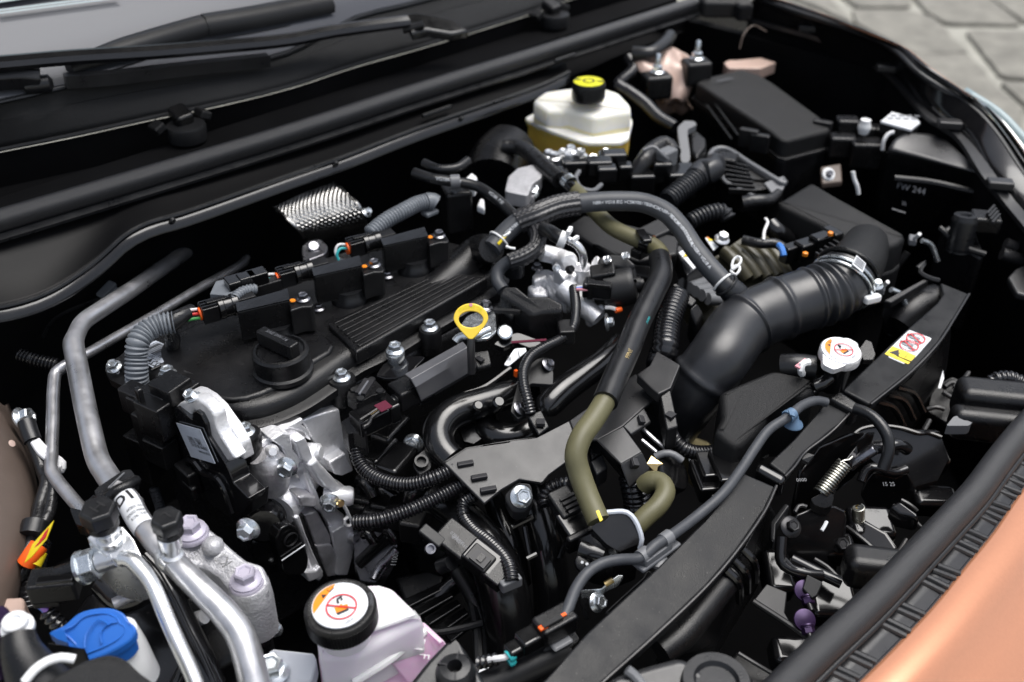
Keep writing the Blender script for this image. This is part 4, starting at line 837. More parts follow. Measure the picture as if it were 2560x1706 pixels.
tray('tab', '@22 1040,735,-51 1210,585,-49 1268,700,-56 1105,805,-58')
tray('lower_tongue', '@22 820,845,-53 1040,735,-51 1195,945,-58 1020,1045,-60')
mk('front_flap', prism(L('@22 1018,1047,-60 1195,947,-58 1258,1085,-74 1088,1232,-82'), .004), 'plastic_grey', wt, bev=.0015)
mk('side_wall', prism(L('@22 815,850,-54 1015,1047,-61 1080,1230,-83 1010,1140,-100 900,980,-90 790,880,-75'), .003, X), 'plastic', wt)
mk('small_box', prism(L('@22 770,1020,-82 870,960,-80 915,1075,-86 820,1140,-90'), .02), 'plastic_grey', wt, bev=.002); mk('small_box_lid', prism(L('@22 740,860,-72 830,850,-70 870,955,-78 780,1010,-80'), .01), 'plastic', wt, bev=.002)
for t_, a, b in (('21', 1710, 1045), ('21', 1822, 1153), ('21', 1897, 1255)): mk('slot', box(P(*px(t_, a, b), -.0625-(b-1045)*.00004), .006, .017, .004, frame(Z, V((.35, .6, 0)))), 'ink', wt, bev=.001)
for a, z_ in (('1185,688', -52), ('1125,1045', -63), ('1135,1040', -62)): mk('slot', box(pt('@22 %s,%d' % (a, z_)), .010, .007, .006, frame(V((.2, -.4, 1)), V((.5, .9, 0)))), 'ink', wt, bev=.001)
for s_ in ('@22 255,650,-44 370,600,-42 440,740,-52 350,815,-56',): tray('clip_box', s_, .014, .002, 'plastic'); mk('clip_window', box(pt('@22 365,708,-47'), .009, .009, .004, frame(Z, V((.5, .5, 0)))), 'ink', wt)
tray('right_post', '@22 1340,490,-30 1425,430,-26 1490,740,-46 1395,770,-48', .03, .002, 'plastic'); mk('post_slot', box(pt('@22 1425,650,-40'), .009, .009, .004), 'ink', wt); mk('post_ladder', box(pt('@22 1310,560,-56'), .008, .03, .03), 'plastic', wt, bev=.002)
conduit('wiring_conduit', 'thin shiny black conduit standing over the intake stay bolts', L('@22 285,640,-44 255,520,-32 225,400,-24 225,280,-18 290,160,-14 400,90,-12 520,30,-10 @12 620,1320,-4 650,1180,2 645,1050,6 635,980,8'), .0062, 'conduit_black', .004, .0016, 12, group=cg)
mk('tray_clip', box(pt('@12 570,1340,-8'), .026, .018, .018, frame(Z, V((.6, .7, 0)))), 'plastic', wt, bev=.002)
conduit('wiring_conduit', 'thick black corrugated conduit standing between rubber hose and intake duct', L('@22 1330,260,-42 1370,110,-34 @12 1380,1480,-26 1400,1300,-14 1440,1150,-4 1480,1050,0'), .0156, 'conduit_black', .0056, .003, 20, group=cg)
conduit('wiring_conduit', 'black corrugated conduit curving under the intake duct to the black resonator', L('@22 1410,770,-66 1450,840,-78 1530,920,-86 1640,955,-92 1800,950,-96'), .0085, 'conduit_black', .0045, .0025, 14, group=cg)
conduit('wiring_conduit', 'fat black bellows conduit below the wiring tray flap', L('@22 1110,1130,-84 1130,1230,-96 1150,1330,-110 1160,1430,-124'), .015, 'conduit_black', .0065, .004, 20, group=cg)
# ================================================================ hoses
def hose(name, label, path, r, m, n=18, cat='hose', group=None): return tag(mk(name, tube(path, r, n), m), label, cat, group)
hg = 'rubber hoses'
oh = thing('coolant_hose', 'olive green coolant hose with black sleeve running down the middle', 'hose', pt('@22 840,1500,-80'), hg)
mk('upper_hose', tube(L('@12 610,150,34 700,240,36 800,345,36 950,485,33 1130,575,30 1280,635,27 1345,700,25 1350,780,24'), .0102, 18), 'olive', oh)
sq_ = L('@12 1335,735,25 1350,870,24 1270,1050,20 1160,1280,14 @22 1080,110,9 980,330,5 893,535,1')
mk('sleeve', tube(sq_, .0132, 20), 'rubber', oh)
lo_ = L('@22 985,330,5 890,530,0 800,680,-6 690,840,-14 650,980,-24 685,1130,-38 750,1310,-52 835,1510,-64')
mk('lower_hose', tube(lo_, .0112, 18), 'olive', oh)
mk('yellow_mark', prism(L('@32 815,170,-40 840,160,-40 872,240,-44 850,255,-44'), .0008), 'yellow', oh)
q_ = cr(sq_, .004)[0]; text('3N66', V(), X, Y, .007, 'brass', oh, fn=onpath(q_, .20, .0132, CV)); text('ouoc', V(), X, Y, .006, 'teal', oh, fn=onpath(q_, .135, .0132, (CV+RT*.6).normalized()))
cq = thing('hose_clip', 'black plastic clip on the olive hose behind the valve actuator', 'clip', pt('@12 1220,600,20'))
mk('band', lathe([(.0105, -.006), (.0125, -.006), (.0125, .006), (.0105, .006)], pt('@12 1230,612,28'), (pt('@12 1280,635,27')-pt('@12 1130,575,30')), 22, caps=False), 'plastic_gloss', cq); mk('foot', box(pt('@12 1190,680,16'), .026, .016, .012), 'plastic', cq, bev=.002)
mk('lug', box(pt('@12 1205,560,42'), .03, .012, .006, frame(Z, V((.5, .8, 0)))), 'plastic_gloss', cq, bev=.002)
hose('coolant_hose', 'short olive green hose bent in a U below the wiring tray', L('@22 1215,1225,-80 1260,1185,-72 1335,1190,-70 1385,1260,-70 1330,1380,-74 1220,1480,-80 1120,1580,-88'), .0102, 'olive', group=hg)
vh = thing('breather_hose', 'grey printed breather hose arching over the engine to the intake duct', 'hose', pt('@12 700,350,20'), hg)
vp = L('@11 1925,660,30 1985,590,36 2055,515,44 2140,445,52 @12 330,385,60 500,320,64 700,288,66 1000,272,66 1200,285,64 1380,360,60 1500,480,52 1620,660,42 1740,810,30 1870,950,18')
vq = cr(vp, .003)[0]; 
mk('hose', tube(vp, .0122, 22), 'rubber_hose', vh)
ss = [0]
for a, b in zip(vq, vq[1:]): ss.append(ss[-1]+(b-a).length)
def arclen(pn): i = min(range(len(vq)), key=lambda k: (vq[k]-pn).length); return i, ss[i]
ia, la = arclen(pt('@12 190,460,54')); ib, lb_ = arclen(pt('@12 708,288,66'))
def braid(q, r, flat=1., n=56):
    q = resample(q, .0016)[0]; fr = frames(q); rings = []
    for i, p in enumerate(q):
        x, y, _ = fr[i]
        rings.append([p+x*((r+.001*math.sin(12*a)+.0006*math.sin(i*1.57+12*a))*math.cos(a))+y*((r+.001*math.sin(12*a)+.0006*math.sin(i*1.57+12*a))*math.sin(a)*flat) for a in [2*math.pi*j/n for j in range(n)]])
    return skinrings(bmesh.new(), rings)
mk('braided_sleeve', braid(vq[ia:ib], .0142), 'knit', vh, ang=80)
for k, d_ in enumerate((lb_+.016, lb_+.058, lb_+.100, lb_+.138, lb_+.172)): text(('TG >CSM,NBR< VG18 A' if k else 'NBR< VG18 A'), V(), X, Y, .0054, 'print_white', vh, bold=.02, fn=onpath(vq, d_+.012, .0122, (CV-UP*.25).normalized()))
text('TG >CSM,NBR<', V(), X, Y, .0054, 'print_white', vh, bold=.02, fn=onpath(vq, .030, .0122, (CV-UP*.25).normalized()))
mk('yellow_stripe', prism([onpath(vq, .004, .0126, (CV-UP*.35).normalized())(a, b) for a, b in ((0, .0016), (.018, .0016), (.018, -.0016), (0, -.0016))], .0004), 'yellow', vh)
ct = thing('white_cable_tie', 'white wire tie round the breather hose by the valve cover', 'cable tie', pt('@12 50,600,25'), 'white wire ties')
i_, _l = arclen(pt('@12 60,600,36')); axv = vq[i_+1]-vq[i_]
mk('loop', tube(ell(vq[i_], frame(axv)[0]*.0136, frame(axv)[1]*.0136, 24), .0014, 8, closed=True), 'white_plastic', ct); mk('tail', tube(L('@12 60,560,52 90,545,54 112,525,54'), .0016, 8), 'white_plastic', ct); mk('tail', tube(L('@12 80,640,44 120,655,42 155,660,40'), .0016, 8), 'white_plastic', ct)
ct = thing('white_cable_tie', 'white twisted wire tie with bow loops at the intake end of the breather hose', 'cable tie', pt('@12 1880,900,10'), 'white wire ties')
i_, _l = arclen(pt('@12 1860,930,20')); axv = vq[i_]-vq[i_-1]
mk('loop', tube(ell(vq[i_], frame(axv)[0]*.0136, frame(axv)[1]*.0136, 24), .0015, 8, closed=True), 'white_plastic', ct)
mk('bow', tube(L('@12 1920,840,34 1950,800,38 1985,800,40 1990,830,38 1960,870,35 1925,850,34'), .0016, 8, closed=True), 'white_plastic', ct); mk('bow', tube(L('@12 1930,830,36 1935,760,42 1970,725,46 2000,740,46 1995,775,43 1950,820,38'), .0016, 8, closed=True), 'white_plastic', ct)
h2 = thing('breather_hose', 'short black hose with flat braided sleeve dropping behind the small black housing', 'hose', pt('@12 60,900,-10'), hg)
mk('hose', tube(L('@12 150,750,26 80,780,20 20,840,12 10,920,4 60,1000,-2'), .0078, 16), 'rubber_hose', h2)
mk('braided_sleeve', braid(cr(L('@12 320,500,46 345,580,42 320,660,36 220,730,30 110,770,26'), .003)[0], .0115, .8, 44), 'knit', h2, ang=80)
for s_, lbl, r in (('@11 1290,40,70 1450,90,68 1600,110,66 1800,150,62 1960,250,58 2090,370,54 2160,430,52', 'thin black printed vacuum hose curving down to the braided sleeve', .0068), ('@11 1370,-40,74 1500,10,72 1640,0,72 1730,-60,74', 'thin black vacuum hose behind the hose bracket', .006)):
    h3 = thing('vacuum_hose', lbl, 'hose', L(s_)[2]-Z*.02, hg); p_ = L(s_); mk('hose', tube(p_, r, 14), 'rubber', h3)
    if r > .0065:
        q3 = cr(p_, .004)[0]
        for d_ in (.05, .13, .2): text('VG18A  P1EI', V(), X, Y, .006, 'print_white', h3, fn=onpath(q3, d_, r, CV))
vb = thing('hose_bracket', 'small pale plastic bracket holding the thin printed vacuum hose', 'bracket', pt('@11 1640,150,40'))
mk('ring', lathe([(.007, -.006), (.009, -.006), (.009, .006), (.007, .006)], pt('@11 1625,112,66'), V((.8, -.6, 0)), 20, caps=False), 'clip_grey', vb); mk('leg', box(pt('@11 1640,200,48'), .013, .008, .03), 'clip_grey', vb, bev=.002); mk('base', prism(L('@11 1700,90,62 1760,30,64 1810,70,62 1790,130,60 1730,120,60'), .02), 'white_plastic', vb, bev=.003); mk('block', box(pt('@11 1640,330,20'), .036, .036, .06, frame(Z, V((.8, -.4, 0)))), 'plastic', vb, bev=.005)
mk('foot', prism(L('@11 1800,310,30 1830,240,34 1865,250,34 1870,340,30'), .01), 'white_plastic', vb, bev=.003)
# --- intake duct
idt = thing('intake_air_duct', 'large ribbed black rubber air intake duct right of centre', 'air duct', pt('@22 1700,600,-90'))
dp = L('@22 1390,770,-135 1490,620,-98 1630,430,-62 1800,210,-32 @13 60,1290,-20 300,1170,-12 560,1080,-6 740,1020,-2 850,950,3 900,880,8')
dq, _, Ld = resample(cr(dp, .004)[0], .0016)
fr = frames(dq); rings = []; n_ = 40
sA = arc_i = min(range(len(dq)), key=lambda k: (dq[k]-pt('@13 590,1075,-5')).length); sB = min(range(len(dq)), key=lambda k: (dq[k]-pt('@13 800,985,0')).length)
beads = [min(range(len(dq)), key=lambda k: (dq[k]-pt(a)).length) for a in ('@22 1690,360,-42', '@13 90,1280,-20', '@13 370,1150,-10')]
for i, p in enumerate(dq):
    t = i/len(dq); r = .0335+.003*min(1, t*1.5)
    if sA < i < sB: r += .0022*math.sin((i-sA)*2*math.pi/8.5)
    for b in beads: r += .0028*math.exp(-((i-b)/2.2)**2)
    x, y, _ = fr[i]; rings.append([p+x*(r*math.cos(a))+y*(r*math.sin(a)) for a in [2*math.pi*j/n_ for j in range(n_)]])
mk('hose', skinrings(bmesh.new(), rings), 'rubber_duct', idt, ang=80)
ax_ = (dq[-1]-dq[-6]).normalized(); ce = dq[-4]
for k in (0, 1): mk('clamp_ring', tube(ell(ce-ax_*(.004+.008*k), frame(ax_)[0]*.0385, frame(ax_)[1]*.0385, 40), .002, 8, closed=True), 'zinc', idt)
mk('clamp_screw', box(pt('@13 1110,1070,0'), .010, .022, .010, frame(Z, V((.4, .9, 0)))), 'white_plastic', idt, bev=.003); bolt(idt, pt('@13 1150,960,10'), V((-.2, -.2, 1)), .0052)
nz = thing('breather_nozzle', 'black rubber elbow nozzle joining the breather hose to the intake duct', 'nozzle', pt('@12 1950,1030,-20'))
mk('elbow', tube(L('@12 1850,930,20 1900,980,14 1960,1040,4 2000,1110,-14'), [.0128, .0142, .0158, .0165], 20), 'rubber_duct', nz); mk('lip', tube(ell(pt('@12 1882,962,17'), frame(pt('@12 1960,1040,4')-pt('@12 1850,930,20'))[0]*.0142, frame(pt('@12 1960,1040,4')-pt('@12 1850,930,20'))[1]*.0142, 22), .0018, 8, closed=True), 'rubber', nz)
# --- throttle actuator and aluminium housing
ah = thing('egr_valve_housing', 'bright aluminium valve housing with steel elbow pipe near the centre', 'valve housing', pt('@12 550,1000,-60'))
def al(n_, s_, th, m='alu_cast', bev=.004): return mk(n_, prism(L(s_), th), m, ah, bev=bev, seg=3)
al('flange', '@12 290,880,-4 330,830,-4 420,820,-4 500,850,-4 560,990,-6 640,1040,-8 560,1090,-12 470,1010,-8 400,900,-6 310,930,-6', .02)
al('neck', '@12 460,800,20 520,720,24 590,690,26 640,740,24 665,880,14 600,960,4 540,920,6', .045)
mk('knuckle', lathe([(.009, -.02), (.0105, -.01), (.0105, .012), (.007, .016)], pt('@12 450,710,18'), V((-.7, .5, .3)), 24), 'alu_cast', ah); mk('knuckle', lathe([(.0115, -.02), (.012, .008), (.009, .012)], pt('@12 570,760,20'), V((-.3, -.7, .3)), 26), 'alu_cast', ah)
mk('barrel', tube(L('@12 560,980,-2 640,1060,-8 740,1150,-16 830,1230,-24'), [.015, .013, .012, .011], 22), 'alu_cast', ah); al('rib', '@12 780,760,22 810,710,26 850,715,26 830,860,16 790,900,8 760,880,8', .04)
al('side_arm', '@12 420,880,0 450,860,2 570,1010,-4 540,1040,-6', .012); al('foot', '@12 250,960,-14 330,930,-14 420,980,-16 430,1050,-20 300,1040,-20', .03)
mk('cup', lathe([(.0115, -.03), (.0125, 0), (.012, .003), (.009, .002), (.0085, -.01)], pt('@12 705,830,14'), n=28), 'alu_cast', ah)
bolt(ah, pt('@12 490,820,22'), V((-.3, -.8, .5)), .0042, 'alu_bright', 'plain'); bolt(ah, pt('@12 335,820,0'), r=.005, m='steel_dark'); bolt(ah, pt('@12 600,835,20'), V((-.2, -.6, .6)), .005, 'steel_black', 'plain')
mk('bolt_plate', prism(L('@12 720,1190,-18 780,1130,-12 870,1100,-10 900,1130,-12 830,1200,-18 760,1240,-24'), .014), 'alu_cast', ah, bev=.003)
bolt(ah, pt('@12 905,1260,-22'), V((.5, -.75, .2)), .0062, 'zinc', 'washer'); mk('tag_string', tube(L('@12 890,1140,-6 940,1140,-6 990,1160,-8'), .0025, 8), 'wire_white', ah); mk('tag_bead', lathe([(.003, -.004), (.0036, .0), (.003, .004)], pt('@12 1000,1160,-8'), V((1, -.3, 0)), 10), 'hot_orange', ah)
sp_ = thing('steel_elbow_pipe', 'bent steel tube with white clamp rising from the aluminium housing', 'pipe', pt('@12 700,820,10'))
mk('pipe', tube(L('@12 712,830,14 715,760,34 700,680,50 650,620,58 580,585,62 520,560,64'), .0048, 16), 'alu_bright', sp_)
hx = (pt('@12 520,560,64')-pt('@12 640,610,58')).normalized()
mk('hose_end', tube(L('@12 575,590,62 530,575,64 440,520,62 390,500,56'), [.008, .0085, .0085, .008], 18), 'rubber', sp_); clampring(sp_, pt('@12 545,585,63'), hx, .0086, 'white_plastic', .009, .0012)
mk('clamp_tab', box(pt('@12 600,515,76'), .014, .005, .006, frame(Z, V((.8, .4, 0)))), 'white_plastic', sp_, bev=.001); mk('clamp_tab', box(pt('@12 645,580,66'), .012, .004, .004, frame(Z, V((.9, .1, 0)))), 'white_plastic', sp_)
va = thing('valve_actuator', 'round black plastic valve actuator motor marked F3010 beside the aluminium housing', 'actuator', pt('@12 1050,1000,-40'))
aax = V((.62, -.68, .22)).normalized(); ac = pt('@12 1120,960,12')
mk('drum', lathe([(.020, -.035), (.0225, -.032), (.0225, -.005), (.0215, 0), (.0198, .002), (.010, .004)], ac, aax, 40), 'plastic_soft', va, ang=30)
mk('hub', lathe([(.0098, .003), (.0094, .010), (.008, .010), (.0074, .0085), (.0066, .013), (.003, .014)], ac, aax, 28), 'plastic', va, ang=30)
fx = frame(aax, RT)
for a in (2.3, 3.6, 1.2, 5.2): mk('spoke', box(ac+fx[0]*(.0145*math.cos(a))+fx[1]*(.0145*math.sin(a))+aax*.003, .010, .0015, .005, (fx[0]*math.cos(a)+fx[1]*math.sin(a), fx[1]*math.cos(a)-fx[0]*math.sin(a), aax)), 'plastic_soft', va)
text('F3010', ac-fx[1]*.0105-fx[0]*.0105+aax*.0026, fx[0]*.5-fx[1], fx[1]*.5+fx[0], .0056, 'print_grey', va); text('M1D4DU', ac+fx[1]*.0145+aax*.0026, fx[0], fx[1], .0038, 'print_grey', va); text('75350', ac-fx[1]*.0172+aax*.0022, fx[0], fx[1], .005, 'print_grey', va)
mk('flange', prism(L('@12 820,740,34 900,700,38 1050,700,40 1150,790,34 1080,830,28 900,800,28 850,830,24'), .03), 'plastic_soft', va, bev=.004)
bolt(va, pt('@12 895,755,40'), V((.3, -.8, .5)), .0046, 'alu_bright', 'plain'); bolt(va, pt('@12 1045,725,44'), V((.3, -.8, .5)), .0046, 'alu_bright', 'plain')
mk('side_block', box(pt('@12 880,880,22'), .022, .022, .03, fx), 'plastic', va, bev=.003); mk('id_block', box(pt('@12 900,1030,0'), .014, .014, .03, fx), 'plastic', va, bev=.003)
vk = thing('actuator_plug', 'small black plug with white, pink and blue wires on the actuator', 'connector', pt('@12 820,1000,0'))
dx = (pt('@12 950,980,12')-pt('@12 760,960,12')).normalized(); mk('housing', box(pt('@12 830,985,14'), .034, .02, .02, frame(Z, dx)), 'plastic_gloss', vk, bev=.003); mk('latch', box(pt('@12 850,950,25'), .024, .01, .004, frame(Z, dx)), 'plastic', vk, bev=.001); mk('collar', box(pt('@12 775,980,14'), .008, .02, .022, frame(Z, dx)), 'plastic', vk, bev=.002)
for k, m in enumerate(('wire_white', 'wire_blue', 'wire_pink')): mk('wire', tube(L('@12 %d,%d,16 720,%d,16 660,%d,14' % (765, 968+14*k, 970+12*k, 975+9*k)), .0019, 8), m, vk)
# small black housing by the dipstick
sv = thing('vacuum_valve', 'black faceted plastic valve housing right of the dipstick', 'valve', pt('@12 250,1150,-30'))
mk('body', prism(L('@12 20,1030,22 60,965,26 170,960,28 270,1045,24 430,1040,24 550,1110,18 545,1170,14 380,1180,12 290,1200,10 180,1130,14'), .045), 'plastic', sv, bev=.004)
mk('front', prism(L('@12 0,1090,8 60,1060,14 190,1150,8 230,1200,2 330,1260,-4 490,1210,-2 470,1310,-14 250,1320,-18 130,1260,-10'), .03), 'plastic', sv, bev=.004)
mk('latch', prism(L('@12 20,1130,6 70,1080,10 170,1150,6 130,1230,-2'), .006), 'plastic_soft', sv, bev=.002); mk('latch_bar', box(pt('@12 90,1170,8'), .005, .03, .004, frame(Z, V((.6, .5, 0)))), 'plastic_soft', sv); mk('cap', lathe([(.0125, 0), (.0125, .02), (.011, .023)], pt('@12 150,870,-4'), n=24), 'rubber', sv)
hl_ = thing('harness_holder', 'black painted steel bracket with white tag right of the injector cover', 'bracket', pt('@12 200,1420,-40'))
mk('arm', prism(rnd(L('@12 -20,1440,-20 60,1380,-16 180,1345,-14 330,1400,-18 420,1470,-22 300,1480,-24 150,1420,-20 60,1470,-24'), .2), .006), 'paint_black', hl_, bev=.0015); mk('plate', prism(L('@21 1750,130,-22 1900,110,-20 1925,235,-30 1805,265,-32'), .006), 'plastic', hl_, bev=.002); mk('slot', box(pt('@21 1828,190,-25'), .006, .01, .002), 'ink', hl_)
mk('tag', prism(rnd(L('@22 65,235,-18 150,105,-12 240,98,-10 250,125,-12 105,245,-20'), .15), .001), 'white_label', hl_); text('E03', pt('@22 110,185,-15.5'), V((.7, .7, 0)), V((-.7, .7, 0)), .006, 'ink', hl_); mk('tag_rule', box(pt('@22 185,140,-12.6'), .022, .0005, .0005, frame(Z, V((.55, .7, 0)))), 'ink', hl_); mk('red_line', box(pt('@12 270,1415,-12'), .04, .004, .001, frame(Z, V((.7, -.55, 0)))), 'maroon', hl_)
# ================================================================ right rear: brake fluid, fuse box, control unit, air cleaner
bf = thing('brake_fluid_reservoir', 'translucent white brake fluid reservoir with amber fluid and yellow black cap', 'reservoir', pt('@02 700,1100,-10'))
lip = rnd(L('@02 225,965,30 400,880,30 800,830,30 1060,900,30 1118,985,30 1085,1130,30 1010,1165,30 730,1165,30 460,1070,30'), .15, 3)
mk('seam_flange', prism(lip, .007), 'reservoir', bf, bev=.002)
mk('fluid_base', prism([mid(lip)+(p-mid(lip))*.96-Z*.007 for p in lip], .04), 'fluid_amber', bf, bev=.004)
mk('fluid_line', prism([mid(lip)+(p-mid(lip))*.985-Z*.0072 for p in lip], .004), 'fluid_amber', bf)
ub = rnd(L('@02 300,815,66 390,745,70 600,715,74 900,720,74 1010,755,72 1100,850,66 1105,905,62 1000,920,62 800,960,60 590,890,62 540,905,58 420,900,58'), .18, 3)
ubl = [p*1 for p in ub]; base_ = [mid(lip)+(p-mid(lip))*.93 for p in lip]
mk('upper_body', dome(ub, .026, .008), 'reservoir', bf, ang=60); mk('fluid_band', prism([p-Z*.026 for p in ub], .016), 'fluid_pale', bf)
cc = pt('@02 752,790,78')
cp_ = tag(thing('brake_fluid_cap', 'yellow topped black brake fluid cap', 'cap', cc), 'yellow topped black screw cap on the brake fluid reservoir', 'cap')
mk('side', lathe([(.0235, -.004), (.0248, .0), (.0248, .021), (.023, .0235), (.0225, .0225)], cc, n=40), 'plastic', cp_)
for k in range(20):
    a = math.pi*(1.05+k*.9/20)+.3; mk('grip', box(cc+V((math.cos(a), math.sin(a), 0))*.0249+Z*.01, .001, .0022, .018, (V((math.cos(a), math.sin(a), 0)), V((-math.sin(a), math.cos(a), 0)), Z)), 'plastic_soft', cp_)
mk('top_disc', lathe([(.0222, .022), (.0222, .0236), (.0085, .0242), (.0085, .0236)], cc, n=40, caps=False), 'cap_yellow', cp_)
mk('inner_ring', lathe([(.0088, .0238), (.0088, .0246), (.0066, .0246), (.0066, .0238)], cc, n=24, caps=False), 'ink', cp_); mk('centre', lathe([(.0066, .0236), (.006, .0246)], cc, n=20), 'cap_yellow', cp_)
for a in (-.9, 2.0): mk('arrow', poly([cc+Z*.0248+V((math.cos(a+b), math.sin(a+b), 0))*r for r, b in ((.0215, -.13), (.0095, 0), (.0215, .13))]), 'ink', cp_, flat=True)
fb = thing('fuse_box', 'large matt black fuse box with sloping lid, upper right', 'fuse box', pt('@s 1920,330,-120'))
ft = L('@s 1738,205,42 1770,190,45 1855,172,45 1900,186,44 1936,208,42 2082,314,24 2075,326,22 1968,352,22 1948,346,23 1924,326,26')
mk('lid', prism(ft, .03), 'plastic_grain', fb, bev=.006, seg=3)
lipf = [mid(ft)+(p-mid(ft))*1.05-Z*.027 for p in ft]; mk('lid_rim', prism(lipf, .006), 'plastic', fb, bev=.002); mk('body', prism([mid(ft)+(p-mid(ft))*1.01-Z*.033 for p in ft], .12), 'plastic', fb, bev=.004)
for a, b in (('1720,860,20', '1925,1140,8'), ('1760,810,24', '1980,1110,12')): mk('side_rib', tube(L('@02 %s %s' % (a, b)), .002, 6), 'plastic_soft', fb)
for a in ('@02 2060,1130,14', '@02 2150,1170,10', '@03 700,1060,16'): mk('latch', box(pt(a), .03, .012, .03, frame(Z, V((.3, -.9, 0)))), 'plastic', fb, bev=.003)
text('OPEN', pt('@02 1870,655,45.5'), V((.9, -.3, 0)), V((.3, .9, 0)), .012, 'print_grey', fb)
cu = thing('control_unit', 'finned dark control unit with pale grey rim beside the fuse box', 'control unit', pt('@02 2000,1400,-40'))
mk('case', prism(L('@02 1740,1270,0 1850,1200,4 2352,1480,-6 @13 420,90,-10 370,160,-12 60,190,-12 @02 1830,1440,-4'), .035), 'plastic', cu, bev=.004)
mk('rim', tube(L('@02 1830,1420,4 1745,1290,6 1790,1220,8 1870,1215,8 2080,1340,4 2352,1500,-2 @13 380,90,-6'), .004, 8), 'clip_grey', cu); mk('rim', tube(L('@12 1830,40,4 1870,110,0 2000,180,-4 2120,240,-6'), .003, 8), 'clip_grey', cu)
for k in range(7):
    t = k/6; a = pt('@02 1850,1330,4').lerp(pt('@02 1900,1560,-2'), t); b = pt('@02 2050,1400,0').lerp(pt('@12 2120,230,-8'), t); mk('fin', box((a+b)/2+Z*.003, (b-a).length, .0035, .008, frame(Z, b-a)), 'plastic', cu, bev=.0008)
mk('plug_block', box(pt('@02 1890,1310,6'), .03, .03, .016, frame(Z, V((.4, -.9, 0)))), 'plastic', cu, bev=.004); mk('mount_tab', prism(L('@13 230,120,-2 370,70,0 420,100,-2 380,180,-6 290,200,-8'), .004), 'clip_grey', cu, bev=.001)
ab = thing('air_cleaner_box', 'matt black air cleaner box with rounded lid feeding the intake duct', 'air filter box', pt('@13 900,600,-140'))
at = L('@13 600,118,4 640,128,4 1372,530,0 1385,560,-2 1330,610,-4 1130,668,-4 1090,650,-3 370,300,2 345,275,3')
mk('lid', dome(rnd(at, .12, 2), .05, .008), 'plastic_grain', ab, ang=60); am_ = mid(at); mk('lid_skirt', prism([am_+(p-am_)*1.04-Z*.042 for p in at], .05), 'plastic_grain', ab, bev=.004); mk('body', prism([am_+(p-am_)*1.0-Z*.09 for p in at], .12), 'plastic', ab, bev=.006)
mk('outlet_neck', tube(L('@13 1060,640,-20 1000,760,-4 930,860,6 890,900,8'), [.03, .033, .0345, .035], 32), 'plastic_grain', ab); mk('neck_lip', tube(ell(dq[-1]+ax_*.006, frame(ax_)[0]*.0375, frame(ax_)[1]*.0375, 36), .003, 8, closed=True), 'plastic', ab)
sti = L('@13 985,712,44 1062,780,40 1035,855,40 948,785,44'); mk('data_sticker', prism(sti, .0008), 'white_label', ab)
for r_ in range(4):
    for k in range(4): mk('print_mark', box(sti[0].lerp(sti[3], .2+.2*r_).lerp(sti[1].lerp(sti[2], .2+.2*r_), .2+.2*k)+Z*.0006, .004, .002, .0004, frame(Z, sti[1]-sti[0])), 'ink_grey', ab)
for a, b in (('@13 1440,590,-14', '@13 1500,540,4'), ('@13 1180,990,-30', '@13 1240,930,-12')):
    c = pt(a); k = mk('spring_clip', box(c, .018, .01, .009, frame(Z, V((.8, .4, 0)))), 'clip_grey', ab, bev=.002); mk('clip_wire', tube([c, pt(b)], .0025, 8), 'white_plastic', ab); mk('clip_band', tube([c+V((.008, -.01, .0)), c+V((.02, -.018, -.008)), c+V((.026, -.03, -.03))], .0036, 10), 'zinc', ab)
mk('corner_ridge', tube(L('@13 1400,690,-60 1320,800,-80 1210,930,-110'), .005, 8), 'plastic', ab)
ms = thing('airflow_sensor_plug', 'black airflow sensor plug with orange tips in front of the air cleaner', 'connector', pt('@13 700,660,-40'))
dx = (pt('@13 800,560,0')-pt('@13 400,690,0')).normalized(); fx = frame(Z, dx)
for a, sx, sy in (('460,690,-10', .032, .016), ('560,665,-6', .026, .02), ('690,610,0', .03, .018), ('780,570,2', .016, .026)): mk('housing', box(pt('@13 '+a), sx, sy, .024, fx), 'plastic_gloss', ms, bev=.003)
for k in range(5): mk('grid_rib', box(pt('@13 %d,%d,4' % (700+36*k, 740-26*k)), .0025, .022, .008, fx), 'plastic_soft', ms)
for a in ('565,705,10', '770,538,16'): mk('amber_tip', lathe([(.0035, -.002), (.0035, .002), (.002, .003)], pt('@13 '+a), n=12), 'orange', ms)
mk('cable', tube(L('@13 60,590,-6 200,620,-4 330,620,-4 420,680,-8'), .0065, 12), 'tape', ms); mk('blue_wire', tube(L('@13 350,630,6 375,660,6 390,720,0'), .004, 8), 'wire_blue', ms); mk('upper_loom', tube(L('@13 60,290,0 160,270,4 280,260,2 350,200,4'), [.010, .009, .008, .006], 10), 'tape', ms)
mk('dark_bulb', tube(L('@13 280,440,-10 330,520,-20 400,590,-40'), [.009, .013, .016], 14), 'plastic_gloss', ms); mk('wire_loop', tube(L('@13 240,415,20 260,440,20 230,520,16 225,590,10'), .002, 8), 'wire_white', ms)
